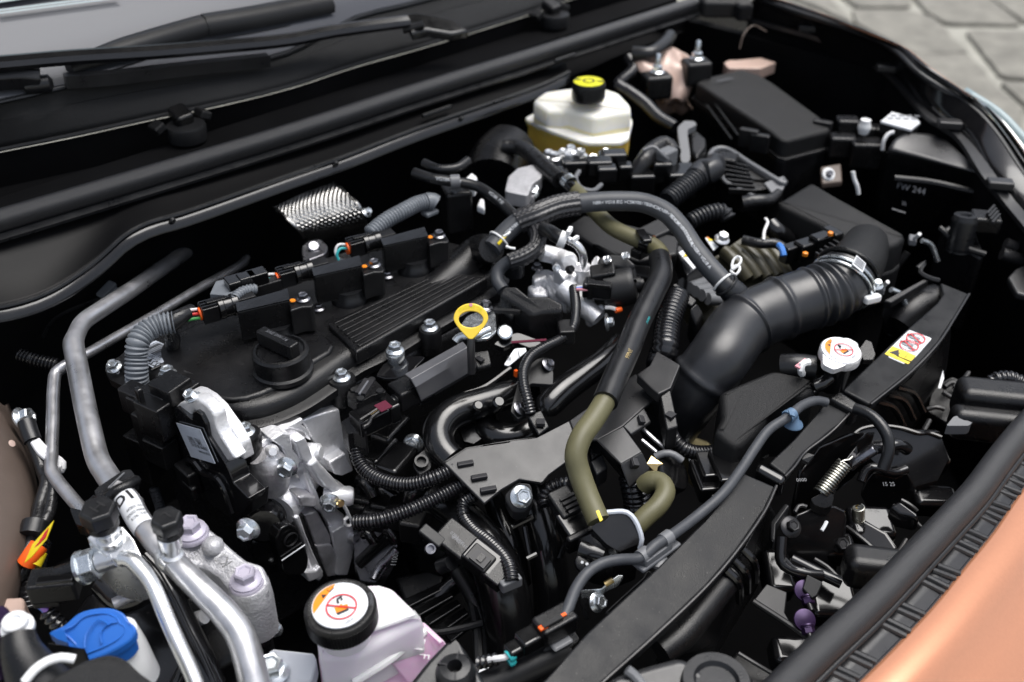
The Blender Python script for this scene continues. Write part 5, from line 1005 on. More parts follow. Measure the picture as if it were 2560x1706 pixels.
# strut tower, painted
stt = thing('strut_tower', 'copper painted strut tower dome behind the brake fluid reservoir', 'strut tower', pt('@02 1400,850,-60'))
rows = csheet([L('@02 1130,470,70 1300,420,72 1420,385,72 1560,450,66'), L('@02 1150,560,60 1300,560,62 1480,540,60 1630,570,54'), L('@02 1270,690,40 1400,660,44 1540,640,42 1620,650,36'), L('@02 1270,760,18 1380,800,16 1500,810,14 1560,800,10'), L('@02 1320,860,-10 1400,850,-10 1500,840,-10 1560,820,-10'), L('@02 1340,930,-40 1430,940,-40 1550,920,-40 1620,900,-40')], 24, 24)
for j, r in enumerate(rows):
    for i, p in enumerate(r): r[i] = p+Z*(.006*math.sin(i*.55)*math.sin(j*.5))
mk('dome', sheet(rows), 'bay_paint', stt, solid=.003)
mk('shelf', prism(L('@02 1860,510,40 1900,490,40 @03 0,490,40 200,470,40 330,510,38 200,560,36 -80,560,36 @02 1900,560,36'), .02), 'bay_paint', stt, bev=.006)
mk('seal_ring', tube(L('@02 1120,440,78 1250,440,80 1370,370,82 1420,300,82'), .012, 12), 'rubber', stt); mk('wire_arc', tube(L('@03 30,400,60 60,290,80 140,210,90 250,260,88'), .0013, 8), 'bay_paint_dull', stt)
for a, ax2 in (('@02 1315,600,64', 0), ('@02 1640,490,70', 0)):
    mk('clamp_block', box(pt(a)-Z*.02, .046, .038, .04, frame(Z, V((.8, -.5, 0)))), 'plastic', stt, bev=.006); bolt(stt, pt(a)+Z*.002, r=.0085); mk('stud', lathe([(.0045, 0), (.0045, .02), (.003, .022)], pt(a)+Z*.01, n=14), 'zinc', stt)
conduit('wiring_conduit', 'black corrugated conduit running past the brake fluid reservoir', L('@02 1080,480,60 1120,570,56 1040,650,50 1000,690,46 1100,760,42 1220,850,38 1330,960,30 1460,1040,24'), .0105, 'conduit_black', .006, .003, 16, group=cg)
# black side cover at the firewall corner
sc_ = tag(mk('firewall_cover', prism([PY(*px('02', a, b), .40) for a, b in ((1400, 120), (1640, 60), (2080, 60), (2090, 240), (2020, 400), (1880, 440), (1700, 400), (1580, 360), (1400, 380))], .03, Y), 'plastic', bev=.008), 'dark plastic corner cover under the far end of the rear seal', 'plastic cover')
ck = tag(mk('hood_hinge_cover', prism(L('@02 1650,-40,120 2080,-60,125 2110,40,118 1990,50,112 1950,20,112 1700,20,112'), .03), 'plastic_soft', bev=.006), 'grey plastic end piece where the rear seal meets the far fender', 'plastic cover')
# --- cluster between reservoir and air cleaner
gb_ = thing('gearbox_bracket', 'pale aluminium gearbox bracket left of the plug cluster behind the breather hose', 'bracket', pt('@12 200,100,-20'))
mk('plate', prism(rnd(L('@02 70,1560,34 100,1440,38 180,1370,40 320,1340,42 390,1390,40 370,1450,38 300,1500,36 260,1600,30'), .12), .02), 'alu_mount', gb_, bev=.005); mk('plate', prism(L('@02 180,1460,30 260,1420,30 320,1600,20 200,1600,20'), .03), 'alu_shade', gb_, bev=.004)
bolt(gb_, pt('@12 280,190,20'), V((-.2, -.6, .7)), .009); mk('master_plate', prism(L('@02 410,1280,36 600,1200,38 720,1270,36 640,1330,34 520,1320,34'), .014), 'alu_cast', gb_, bev=.003)
for a in ('430,1280', '475,1295', '550,1270', '610,1240', '590,1300', '690,1270'): bolt(gb_, pt('@02 %s,38' % a), r=.007, m='alu_bright')
bolt(gb_, pt('@02 785,1320,34'), V((-.2, -.4, .8)), .0075); bolt(gb_, pt('@02 890,1270,36'), V((-.2, -.4, .8)), .007); mk('housing', tube(L('@02 -20,1500,-10 20,1350,0 100,1250,0'), .045, 20), 'plastic', gb_)
sh = thing('shift_plug_cluster', 'cluster of black plugs and taped wires below the brake reservoir', 'connector', pt('@02 900,1450,0'))
for a, sx, sy, sz in (('960,1300,34', .05, .034, .03), ('840,1360,34', .05, .036, .03), ('900,1420,30', .04, .03, .03), ('640,1360,30', .05, .04, .03), ('470,1480,20', .06, .05, .04), ('1050,1400,24', .03, .03, .03), ('1350,1400,20', .04, .03, .04), ('1180,1480,10', .05, .05, .04), ('1500,1480,6', .06, .06, .05)): mk('plug_block', box(pt('@02 '+a), sx*.72, sy*.72, sz*.8, frame(Z, V((.7, -.6, .0)))), 'plastic_gloss', sh, bev=.004)
mk('loom', tube(L('@02 60,1200,40 180,1200,42 300,1270,44 400,1370,42 520,1470,40'), .0115, 12), 'tape', sh); mk('pipe_end', tube(L('@02 480,1410,42 560,1480,40 640,1560,36'), .009, 14), 'plastic_gloss', sh); clampring(sh, pt('@02 595,1490,41'), pt('@02 640,1560,36')-pt('@02 480,1410,42'), .0095, 'zinc', .01)
mk('wrapped_loom', tube(L('@02 1140,1420,20 1200,1330,34 1280,1230,40 1380,1180,42 1450,1260,36'), .0122, 14), 'tape', sh); mk('loom_clip', tube(L('@02 1200,1230,58 1290,1200,62 1360,1270,52 1400,1300,44'), .0026, 8), 'clip_grey', sh); mk('clip_block', box(pt('@02 1390,1300,34'), .03, .02, .03), 'clip_grey', sh, bev=.004)
mk('hook_ring', tube(L('@02 680,1400,40 650,1460,38 700,1540,34 790,1560,30 860,1510,30'), .0032, 8), 'clip_grey', sh)
lv = thing('shift_lever_stay', 'dark lever stay with rounded end right of the plug cluster', 'bracket', pt('@02 1550,1200,0'))
mk('stay', prism(rnd(L('@02 1480,1040,40 1540,985,42 1620,990,42 1640,1020,40 1560,1060,36 1590,1290,20 1560,1340,16 1510,1320,16 1500,1200,24'), .2), .01), 'clip_grey', lv, bev=.002); mk('box', prism(L('@02 1580,1060,30 1640,1060,32 1720,1130,28 1720,1200,24 1640,1290,20 1590,1230,22'), .04), 'plastic', lv, bev=.005)
rh1 = thing('ribbed_hose', 'fat ribbed black hose with smooth elbow below the control unit', 'hose', pt('@12 1600,100,-20'), hg)
mk('ribbed_part', tube(L('@12 1400,270,8 1500,190,12 1600,110,16 1650,70,18'), .0155, 20, ring=.0065, amp=.0035), 'rubber_duct', rh1); mk('elbow', tube(L('@12 1630,90,17 1700,20,20 @02 1760,1400,24 1790,1330,22'), [.017, .0175, .017, .015], 20), 'rubber_duct', rh1)
tag(mk('ribbed_hose', tube(L('@12 1580,440,0 1680,390,4 1780,360,6 1860,360,4 1900,420,-4'), .0112, 18, ring=.006, amp=.003), 'rubber_duct'), 'thinner ribbed black hose curving down beside the grey breather hose', 'hose', hg)
# battery tray area under the hoses
tr = thing('gearbox_cover', 'dark stepped plastic cover with white warning labels under the breather hose', 'plastic cover', pt('@12 1200,700,-60'))
mk('upper_step', prism(L('@12 560,480,-8 720,380,-4 1000,440,-4 1500,560,-10 1480,700,-14 1150,760,-18 800,640,-14'), .03), 'plastic_soft', tr, bev=.004); mk('lower_step', prism(L('@12 780,600,-2 900,640,-2 1150,790,-8 1300,800,-10 1260,900,-16 1100,860,-14'), .02), 'plastic', tr, bev=.003)
mk('ledge', prism(L('@12 1140,500,-2 1380,380,2 1500,470,-2 1240,590,-6'), .012), 'plastic_soft', tr, bev=.003); mk('front_wall', prism(L('@12 1460,640,-16 1660,570,-14 1780,700,-20 1560,880,-26'), .03), 'plastic_grey', tr, bev=.003)
for s_ in ('@12 1490,690,-8 1560,652,-8 1655,790,-14 1612,828,-16', '@12 1708,572,-4 1730,565,-4 1815,640,-8 1775,675,-10'):
    q = L(s_); lw = mk('warning_label', prism(q, .001), 'white_label', tr); mk('label_orange', prism([q[0].lerp(q[1], .5)+Z*.0004, q[1]+Z*.0004, q[1].lerp(q[2], .22)+Z*.0004, q[0].lerp(q[3], .22).lerp(q[1].lerp(q[2], .22), .5)+Z*.0004], .0004), 'orange', lw)
    mk('triangle', poly([q[0].lerp(q[2], .32)+Z*.0008+V((a, b, 0)) for a, b in ((-.003, 0), (.004, .003), (.003, -.004))]), 'yellow', lw, flat=True)
bolt(tr, pt('@12 1845,585,0'), V((-.1, -.3, 1)), .007, 'alu_bright')
rbc = thing('ribbed_battery_tray', 'ribbed grey and brown tray between gearbox cover and intake duct', 'tray', pt('@12 1800,900,-90'))
mk('base', prism(L('@12 1480,940,-50 1640,800,-40 1820,700,-30 2000,560,-24 2352,640,-30 2352,980,-60 1900,1120,-80 1720,1260,-90'), .04), 'tray_brown', rbc, bev=.004)
for k in range(5): mk('rib', tube(L('@12 %d,%d,-44 %d,%d,-50 %d,%d,-60' % (1530+50*k, 950-20*k+k*50, 1640+50*k, 900+60*k-15*k, 1830+20*k, 800+80*k)), .008, 10), 'clip_grey', rbc)
for k in range(5): mk('brown_rib', tube(L('@12 %d,%d,-24 %d,%d,-30 %d,%d,-46' % (1860+80*k, 680-20*k, 1960+80*k, 770-14*k, 2060+80*k, 900-6*k)), .009, 10), 'tray_brown', rbc)
pbx = thing('plug_bracket', 'black open bracket behind the thick standing conduit', 'bracket', pt('@12 1550,1100,-60'))
mk('back', prism(L('@12 1440,950,8 1470,940,8 1640,1080,2 1600,1130,-4 1500,1060,2'), .006), 'plastic', pbx, bev=.0015); mk('side', prism(L('@12 1580,1150,-2 1640,1090,2 1700,1180,-8 1640,1290,-20'), .04), 'plastic', pbx, bev=.003)
# ================================================================ front: radiator support, cap, latch, cable
rs_ = thing('radiator_support', 'long dusty black plastic radiator support with warning sticker on the right', 'radiator support', pt('@23 500,900,-160'))
def sup(n_, s_, th=.02, m='dusty', bev=.003): return mk(n_, prism(L(s_), th), m, rs_, bev=bev)
sup('lower_panel', '@32 -100,1980,-70 400,1535,-66 740,1160,-62 1010,905,-60 1290,650,-58 1690,250,-56 @23 60,1115,-55 330,1230,-58 @32 2200,165,-62 1960,510,-66 1720,790,-70 1300,1190,-76 880,1568,-80 500,1900,-84', .012)
sup('crossbar', '@23 150,1075,-50 195,1015,-48 425,1140,-52 385,1205,-54', .022, 'plastic_gloss', .005)
sup('middle_panel', '@23 265,1035,-55 480,830,-53 640,645,-52 735,525,-50 925,632,-52 860,720,-56 790,770,-58 690,850,-60 560,950,-62 410,1145,-62', .012)
sup('crossbar', '@23 750,500,-42 845,438,-40 1025,560,-44 965,618,-46', .024, 'plastic', .004)
sup('upper_panel', '@23 865,440,-50 1130,185,-48 1380,-45,-45 @13 1640,1100,-41 1688,1030,-38 1665,930,-36 1905,1028,-38 1800,1200,-42 1650,1432,-46 @23 1430,292,-54 1095,560,-58', .012)
sup('guide_body', '@23 1095,565,-66 1440,300,-66 1650,60,-60 1780,-160,-56 1740,250,-110 1430,690,-150 1230,760,-150', .1, 'plastic', .01)
for k in range(3): mk('guide_rib', tube(L('@23 %d,%d,-72 %d,%d,-92 %d,%d,-120' % (1150+80*k, 540-60*k, 1290+80*k, 590-60*k, 1370+80*k, 740-60*k)), .004, 8), 'plastic_gloss', rs_)
mk('front_tube', tube(L('@32 1900,700,-100 1720,930,-104 1500,1190,-108 1340,1320,-112'), .014, 16), 'plastic', rs_); mk('front_wall', prism(L('@32 2240,60,-80 2000,500,-84 1760,800,-88 1340,1200,-96 1300,1420,-170 1750,1350,-180 2150,700,-170 2320,200,-150'), .03), 'plastic', rs_, bev=.01)
for a in ('2010,480', '1940,570', '1880,650'):
    x_, y_ = [float(k) for k in a.split(',')]; mk('arc_rib', tube(L('@32 %f,%f,-82 %f,%f,-92 %f,%f,-130' % (x_, y_, x_+90, y_+90, x_+110, y_+260)), .004, 8), 'plastic_gloss', rs_)
mk('saddle', prism(L('@23 690,860,-72 900,760,-80 1180,740,-86 1000,930,-110 700,1200,-130 500,1300,-130 480,1100,-90'), .05), 'plastic_gloss', rs_, bev=.012)
mk('panel_bead', tube(L('@32 520,1890,-83 880,1560,-79 1300,1185,-75 1720,785,-69 1960,505,-65 2200,160,-61 @23 330,1225,-57'), .0016, 8), 'plastic_grey', rs_); mk('panel_bead', tube(L('@23 400,1150,-61 480,1065,-61 560,955,-61 690,855,-59 790,775,-57 925,636,-51'), .0014, 8), 'plastic_grey', rs_); mk('panel_bead', tube(L('@23 1100,560,-57 1430,294,-53 @13 1650,1436,-45 1800,1204,-41 1905,1030,-37'), .0014, 8), 'plastic_grey', rs_)
mk('notch_plate', prism(L('@23 540,1010,-66 570,950,-64 640,975,-66 590,1035,-70'), .004), 'plastic_soft', rs_)
text('0000', pt('@23 495,1255,-98'), V((.75, -.65, 0)), V((.6, .7, .3)), .0055, 'print_grey', rs_, lift=.02)
st = L('@13 1412,1332,-43 1597,1402,-44.5 @23 1402,253,-53 1200,165,-50')
def sn(p): return p+Z*.0016
stk = mk('warning_sticker', prism([sn(p) for p in rnd(st, .06, 3)], .0012), 'white_label', rs_)
def sp2(u_, v_, dz=.0022): return st[0]*((1-u_)*(1-v_))+st[1]*(u_*(1-v_))+st[2]*(u_*v_)+st[3]*((1-u_)*v_)+Z*dz
mk('yellow_panel', poly([sp2(.02, .66), sp2(.98, .66), sp2(.98, .97), sp2(.02, .97)]), 'yellow', stk, flat=True)
def ring3(par, c, ux, uy, r, w, m, name='ring'):
    bm = bmesh.new(); n = 28; a = [bm.verts.new(c+ux*(r*math.cos(2*math.pi*i/n))+uy*(r*math.sin(2*math.pi*i/n))) for i in range(n)]; b = [bm.verts.new(c+ux*((r-w)*math.cos(2*math.pi*i/n))+uy*((r-w)*math.sin(2*math.pi*i/n))) for i in range(n)]
    for i in range(n): bm.faces.new((a[i], a[(i+1) % n], b[(i+1) % n], b[i]))
    return mk(name, bm, m, par, flat=True)
ux = (st[1]-st[0]).normalized(); uy = (st[0]-st[3]).normalized()
for u_, v_ in ((.5, .2), (.5, .47)):
    c = sp2(u_, v_, .0025)
    for k in range(3): mk('pictogram', poly(ell(c+ux*(.004*(k-1))+uy*(.003*math.sin(k*2)), ux*.0045, uy*.0018, 10)), 'ink_grey', stk, flat=True)
    mk('pictogram', poly([c-ux*.012+uy*.004, c-ux*.004+uy*.006, c-ux*.003+uy*.002, c-ux*.011]), 'ink', stk, flat=True)
    ring3(stk, c+Z*.0004, ux, uy, .0105, .0014, 'red'); mk('slash', poly([c+Z*.0004+ux*a+uy*b for a, b in ((-.009, .004), (-.0085, .0055), (.009, -.004), (.0085, -.0055))]), 'red', stk, flat=True)
c = sp2(.3, .81, .0025); mk('pictogram', poly([c-ux*.006-uy*.004, c+ux*.006-uy*.004, c+uy*.007]), 'ink', stk, flat=True); c = sp2(.72, .81, .0025)
mk('pictogram', poly([c+ux*a+uy*b for a, b in ((-.009, -.005), (.009, -.005), (.009, .005), (-.009, .005))]), 'ink', stk, flat=True); mk('pictogram', poly([c+Z*.0003+ux*a+uy*b for a, b in ((-.008, -.004), (.008, -.004), (.008, .004), (-.008, .004))]), 'yellow', stk, flat=True); text('i', c+Z*.0004, ux, uy, .008, 'ink', stk)
# warning print shared by radiator cap and coolant cap
def warnprint(par, c, n, R, yaw):
    x, y, z = frame(n, RT); ca, sa = math.cos(yaw), math.sin(yaw); x, y = x*ca+y*sa, y*ca-x*sa
    d = mk('warning_disc', lathe([(R, -.0006), (R, .0008), (R*.98, .001)], c, n, 40), 'white_label', par); c = c+z*.0013
    seg = [c+x*(R*.96*math.cos(a))+y*(R*.96*math.sin(a)) for a in [math.radians(100+i*7) for i in range(15)]]
    mk('orange_segment', poly(seg), 'orange', d, flat=True)
    m_ = c+(x*math.cos(math.radians(128))+y*math.sin(math.radians(128)))*R*.76+z*.0003; w = (x*math.cos(math.radians(50))+y*math.sin(math.radians(50))); v = w.cross(z)*-1
    mk('pictogram', poly([m_-w*R*.30-v*R*.07, m_-w*R*.08-v*R*.07, m_-w*R*.19+v*R*.11]), 'ink', d, flat=True); mk('pictogram', poly([m_+w*R*a+v*R*b for a, b in ((.06, -.08), (.3, -.08), (.3, .08), (.06, .08))]), 'ink', d, flat=True); mk('pictogram', poly([m_+z*.0002+w*R*a+v*R*b for a, b in ((.08, -.05), (.28, -.05), (.28, .06), (.08, .06))]), 'orange', d, flat=True)
    k = c-x*R*-.06-y*R*.12
    mk('pictogram', poly([k+x*R*a+y*R*b for a, b in ((-.18, -.26), (.24, -.10), (.22, .12), (.05, .08), (-.02, .16), (-.12, .02), (-.26, .02))]), 'orange', d, flat=True); mk('pictogram', poly([k+z*.0001+x*R*a+y*R*b for a, b in ((-.12, -.34), (.26, -.18), (.24, -.08), (-.18, -.24))]), 'ink', d, flat=True)
    mk('pictogram', tube([k+x*R*a+y*R*b+z*.0003 for a, b in ((-.12, .18), (-.16, .34), (-.08, .46), (.04, .42), (.0, .3))], R*.045, 6), 'ink', d)
    ring3(d, k+z*.0008, x, y, R*.56, R*.055, 'red'); mk('slash', poly([k+z*.0009+x*R*a+y*R*b for a, b in ((-.53, .10), (-.52, .16), (.53, -.10), (.52, -.16))]), 'red', d, flat=True)
    text('108kPa', c+x*R*.35-y*R*.78+z*.0002, x*.85+y*.5, y*.85-x*.5, R*.17, 'ink_grey', d)
rc = thing('radiator_cap', 'silver lobed radiator cap with white warning print, right of centre', 'radiator cap', pt('@23 850,260,-60'))
c = pt('@23 858,120,0'); nx = V((-.05, -.12, 1)).normalized()
mk('disc', lathe([(.020, -.012), (.0225, -.01), (.0225, -.001), (.021, .001), (.0195, .0012)], c, nx, 40), 'alu_cast', rc)
for a in ('@23 935,52,0', '@23 780,222,-2'): e = pt(a); mk('ear', prism(rnd([c+(e-c)*1.3+(e-c).cross(nx).normalized()*.007, c+(e-c)*1.3-(e-c).cross(nx).normalized()*.007, c+(e-c)*.5-(e-c).cross(nx).normalized()*.016, c+(e-c)*.5+(e-c).cross(nx).normalized()*.016], .25), .008, -nx), 'alu_cast', rc, bev=.002)
warnprint(rc, c+nx*.0012-V((0, .0, 0)), nx, .0185, .25)
mk('neck', lathe([(.017, -.05), (.017, -.02), (.02, -.012)], c, nx, 28), 'plastic_gloss', rc); mk('overflow_pipe', tube([c-Z*.03, c+V((-.03, .005, -.035)), pt('@23 700,350,-40'), pt('@23 640,400,-46')], .0075, 14), 'plastic_gloss', rc)
mk('cap_strap', prism(L('@13 1000,1480,-14 1060,1400,-10 1110,1420,-10 1140,1520,-14 1120,1568,-18 1040,1568,-18'), .006), 'plastic', rc, bev=.001)
ro = thing('radiator_hose_end', 'dark radiator hose end with white clamp left of the radiator cap', 'hose', pt('@23 560,250,-40')); mk('hose', tube(L('@23 380,250,-34 480,245,-30 640,260,-30'), .014, 16), 'rubber', ro); mk('clamp', tube(L('@23 540,310,-26 530,270,-16 545,225,-12 600,215,-12'), .004, 8), 'white_plastic', ro); mk('pink_mark', box(pt('@23 540,228,-14'), .02, .006, .002), 'wire_pink', ro)
br_ = tag(mk('air_resonator', dome(rnd(L('@23 -135,450,-32 40,370,-31 300,265,-30 560,318,-32 625,345,-34 655,440,-38 560,475,-40 470,470,-40 360,475,-40 285,520,-42 245,600,-44 265,660,-46 150,790,-48 60,870,-50 -5,890,-50 -80,845,-48 -175,765,-44 -120,650,-40 -125,560,-36'), .22, 3), .09, .009), 'plastic_grain', ang=60), 'grained black plastic resonator box left of the radiator cap', 'resonator')
rf = tag(mk('resonator_base', prism(L('@23 -120,1010,-126 60,1010,-126 340,790,-120 330,730,-116 700,420,-110 640,400,-110 200,700,-120 -150,900,-126'), .02), 'plastic_gloss', bev=.004), 'shiny black ledge under the grained resonator box', 'bracket')
# hood release cable, clips, plug
hc_ = thing('hood_release_cable', 'grey black hood release cable along the radiator support', 'cable', pt('@32 1400,400,-70'))
mk('sheath', tube(L('@23 740,545,-42 660,528,-38 540,570,-35 430,660,-34 270,765,-36 160,910,-40 50,1080,-44 @32 1850,30,-46 1650,205,-50 1430,370,-48 1300,450,-46 1180,555,-50 1030,565,-54 870,595,-56 740,680,-58 650,810,-60 590,960,-62 560,1030,-64'), .0052, 14), 'rubber_hose', hc_)
mk('sheath_end', tube(L('@23 970,595,-44 1060,625,-42 1170,710,-44 1240,830,-52 1245,950,-64 1200,1085,-80'), .0062, 14), 'rubber', hc_)
bc_ = thing('cable_clip', 'blue plastic clip holding the hood cable beside the resonator', 'clip', pt('@23 460,720,-50'))
mk('band', lathe([(.0052, -.005), (.0068, -.005), (.0068, .005), (.0052, .005)], pt('@23 440,650,-34'), pt('@23 270,765,-36')-pt('@23 540,570,-35'), 20, caps=False), 'clip_blue', bc_)
mk('foot', lathe([(.0105, 0), (.010, .002), (.006, .005), (.004, .012)], pt('@23 465,725,-50'), n=28), 'clip_blue', bc_); mk('wing', box(pt('@23 395,655,-38'), .008, .004, .012), 'clip_blue', bc_, bev=.001)
for k in range(3): mk('tooth', box(pt('@23 %d,%d,-25' % (440+14*k, 630+6*k)), .0015, .008, .002, frame(Z, V((.6, -.6, 0)))), 'clip_blue', bc_)
gc = thing('cable_clip', 'grey plastic saddle clip holding the hood cable on the support', 'clip', pt('@32 1300,550,-62'))
dx = (pt('@32 1400,390,-50')-pt('@32 1190,540,-50')).normalized(); fx = frame(Z, dx)
mk('base', box(pt('@32 1310,520,-60'), .052, .016, .005, fx), 'clip_grey', gc, bev=.002); mk('side_rail', box(pt('@32 1330,525,-54'), .036, .003, .008, fx), 'clip_grey', gc, bev=.001)
for a in ('@32 1205,530,-50', '@32 1390,395,-48'): mk('saddle', lathe([(.0052, -.005), (.007, -.005), (.007, .005), (.0052, .005)], pt(a), dx, 20, caps=False), 'clip_grey', gc)
mk('disc', lathe([(.009, 0), (.0085, .003), (.004, .005)], pt('@32 1330,590,-66'), n=24), 'clip_grey', gc)
lp_ = thing('latch_switch_plug', 'black plug with orange tabs at the lower end of the hood cable', 'connector', pt('@32 400,1200,-110'))
dx = (pt('@32 540,1040,-66')-pt('@32 200,1290,-76')).normalized(); fx = frame(Z, dx)
mk('front_half', box(pt('@32 480,1095,-70'), .036, .022, .02, fx), 'plastic', lp_, bev=.003); mk('rear_half', box(pt('@32 320,1195,-75'), .034, .018, .016, fx), 'plastic_gloss', lp_, bev=.003); mk('tail', box(pt('@32 205,1275,-79'), .03, .014, .013, fx), 'plastic_gloss', lp_, bev=.003)
mk('orange_tab', box(pt('@32 385,1118,-59'), .009, .005, .003, fx), 'hot_orange', lp_, bev=.001); mk('orange_tab', box(pt('@32 548,1025,-60'), .006, .003, .003, fx), 'hot_orange', lp_); mk('latch_rib', box(pt('@32 460,1075,-58'), .02, .004, .003, fx), 'plastic_soft', lp_)
mk('green_seal', lathe([(.0055, -.003), (.0065, 0), (.0055, .003)], pt('@32 118,1345,-80'), dx, 16), 'teal', lp_); mk('green_seal', lathe([(.004, -.003), (.005, 0), (.004, .003)], pt('@32 125,1395,-86'), dx, 16), 'teal', lp_); mk('wire', tube(L('@32 115,1345,-80 60,1370,-82 0,1375,-84 -60,1385,-88'), .0028, 8), 'wire_white', lp_)
mk('loom', tube(L('@31 1980,1375,-86 1900,1395,-92 1830,1410,-98'), .006, 10, ring=.006, amp=.003), 'conduit_black', lp_)
pk = thing('plug_holder', 'black holder with square window under the latch switch plug', 'bracket', pt('@32 520,1250,-120'))
mk('arch', prism(rnd(L('@32 375,1320,-92 430,1220,-84 540,1130,-80 640,1140,-80 690,1220,-84 560,1330,-92 420,1400,-96'), .2), .02), 'plastic', pk, bev=.004); mk('window', box(pt('@32 510,1220,-82'), .02, .018, .004, fx), 'clip_grey', pk, bev=.002)
fpipe = tag(mk('support_tube', tube(L('@32 -150,1640,-120 100,1520,-112 420,1370,-104 600,1290,-100'), .0135, 20), 'plastic_soft'), 'round black tube below the latch switch plug at the bottom edge', 'tube')
text('>EPDM<', pt('@31 2030,1440,-140'), V((-.9, -.4, 0)), V((.4, -.9, 0)), .006, 'print_white', fpipe); text('SO 01542', pt('@31 2030,1490,-145'), V((-.9, -.4, 0)), V((.4, -.9, 0)), .0065, 'print_white', fpipe); mk('white_patch', box(pt('@31 1880,1480,-145'), .022, .012, .001, frame(Z, V((.9, .4, 0)))), 'white_label', fpipe)
tag(mk('crossmember_pad', prism(L('@31 1750,1420,-150 2150,1400,-150 2200,1600,-150 1800,1640,-150'), .01), 'plastic'), 'dark printed pad below the tube at the bottom edge', 'pad')
# hood latch
la_ = thing('hood_latch', 'black hood latch with two coil springs between support and front seal', 'hood latch', pt('@23 1100,1200,-260'))
def spring(a, b, r, wr, n, m, name='coil_spring'):
    d = b-a; x, y, z = frame(d); pts = [a+d*(i/(n*12))+x*(r*math.cos(i*math.pi/6))+y*(r*math.sin(i*math.pi/6)) for i in range(n*12+1)]
    return mk(name, tube(pts, wr, 6, smooth=False), m, la_)
spring(pt('@23 690,1285,-92'), pt('@23 890,1040,-70'), .0075, .0013, 13, 'spring_steel'); mk('spring_hook', tube(L('@23 850,1035,-62 890,1015,-60 930,1010,-60 950,985,-58'), .0013, 6), 'spring_steel', la_)
spring(pt('@33 1000,250,-132'), pt('@33 1000,140,-114'), .0058, .001, 7, 'spring_steel'); mk('spring_hook', tube(L('@33 990,150,-115 975,130,-112 1000,120,-110'), .001, 6), 'brass', la_)
mk('latch_plate', prism(L('@23 905,860,-100 1010,765,-96 1170,735,-94 1370,755,-94 1500,798,-96 1580,790,-98 1680,830,-100 1740,1000,-110 1650,1180,-140 1400,1250,-150 1250,1150,-130 1100,1000,-115'), .006), 'paint_black', la_, bev=.002)
mk('plate_edge', tube(L('@23 905,870,-98 1010,765,-94 1170,735,-92 1370,757,-92 1500,798,-94 1580,792,-96 1680,830,-98'), .0025, 8), 'paint_black', la_)
mk('hook_arm', prism(L('@23 900,860,-86 960,800,-84 1090,770,-84 1050,830,-88 930,900,-92'), .02), 'plastic_gloss', la_, bev=.004); mk('inner_bar', tube(L('@23 1130,915,-96 1240,905,-92 1330,890,-92 1400,930,-100'), .007, 10), 'paint_black', la_)
mk('striker_cup', tube(L('@23 1020,1190,-120 1060,1100,-112 1120,1070,-108 1200,1100,-112 1290,1120,-118 1390,1090,-118'), .005, 10), 'paint_black', la_); mk('cup_face', prism(L('@23 1030,1200,-124 1110,1080,-114 1290,1130,-120 1420,1090,-120 1500,1250,-150 1330,1370,-170 1080,1300,-150'), .02), 'paint_black', la_, bev=.006)
text('15 25', pt('@23 1215,1235,-126'), V((.7, -.7, 0)), V((.5, .6, .5)), .0062, 'print_grey', la_, lift=.012)
mk('spring_plate', prism(rnd(L('@23 610,1330,-92 670,1300,-90 720,1270,-88 790,1290,-90 800,1320,-92 780,1390,-100 720,1410,-102 640,1380,-98'), .2), .01), 'plastic', la_, bev=.003)
mk('lever', prism(L('@23 760,1240,-86 890,1060,-72 910,1080,-74 800,1280,-90'), .008), 'paint_black', la_, bev=.002); mk('lever', prism(L('@23 900,1000,-74 990,880,-70 1000,940,-74 940,1060,-82'), .01), 'paint_black', la_, bev=.002); mk('pin', lathe([(.006, -.02), (.006, .012), (.0045, .014)], pt('@23 1050,980,-76'), V((.4, -.5, .8)), 14), 'steel_dark', la_)
mk('body', prism(L('@33 420,330,-120 470,180,-110 620,120,-105 800,100,-105 930,160,-110 900,400,-140 700,560,-160 480,450,-140'), .06), 'paint_black', la_, bev=.006)
mk('side_arm', prism(L('@33 285,250,-96 400,100,-90 445,120,-90 330,280,-98 320,420,-108 285,400,-106'), .014), 'plastic_soft', la_, bev=.003); bolt(la_, pt('@33 445,300,-108'), V((-.2, -.5, .8)), .0065, 'steel_black', 'washer'); bolt(la_, pt('@33 840,450,-150'), V((-.2, -.5, .8)), .0075, 'steel_black', 'plain')
mk('rod', tube(L('@33 370,380,-112 380,600,-130 560,680,-136 700,700,-140'), .006, 10), 'paint_black', la_); mk('grease_smear', tube(L('@33 700,330,-108 720,300,-106 740,260,-106'), .002, 6), 'print_white', la_)
lbk = thing('latch_stay', 'black pressed steel stay below the hood latch, right of the support', 'bracket', pt('@33 600,800,-260'))
mk('tray_plate', prism(L('@33 140,900,-150 250,760,-146 420,830,-150 400,1000,-156 480,1130,-160'), .004), 'plastic_soft', lbk, bev=.0015); mk('tray_edge', tube(L('@33 140,905,-148 470,1120,-158 620,1230,-162'), .003, 8), 'plastic_soft', lbk)
mk('tab_plate', prism(L('@33 545,800,-140 580,685,-132 710,750,-134 660,860,-142 620,880,-144'), .005), 'plastic_soft', lbk, bev=.001); mk('rail', tube(L('@33 450,560,-140 650,660,-146 860,760,-150'), .006, 10), 'paint_black', lbk); mk('channel', prism(L('@33 880,290,-150 1000,190,-140 1240,330,-140 1350,480,-150 1240,590,-160 1090,470,-156'), .02), 'paint_black', lbk, bev=.006)
mk('channel', prism(L('@33 1250,120,-120 1340,80,-116 1480,180,-118 1510,240,-122 1330,200,-126'), .02), 'paint_black', lbk, bev=.006); mk('lower_channel', prism(L('@33 0,1300,-200 120,1380,-200 420,1568,-200 300,1700,-200 -100,1500,-200'), .02), 'plastic', lbk, bev=.004)
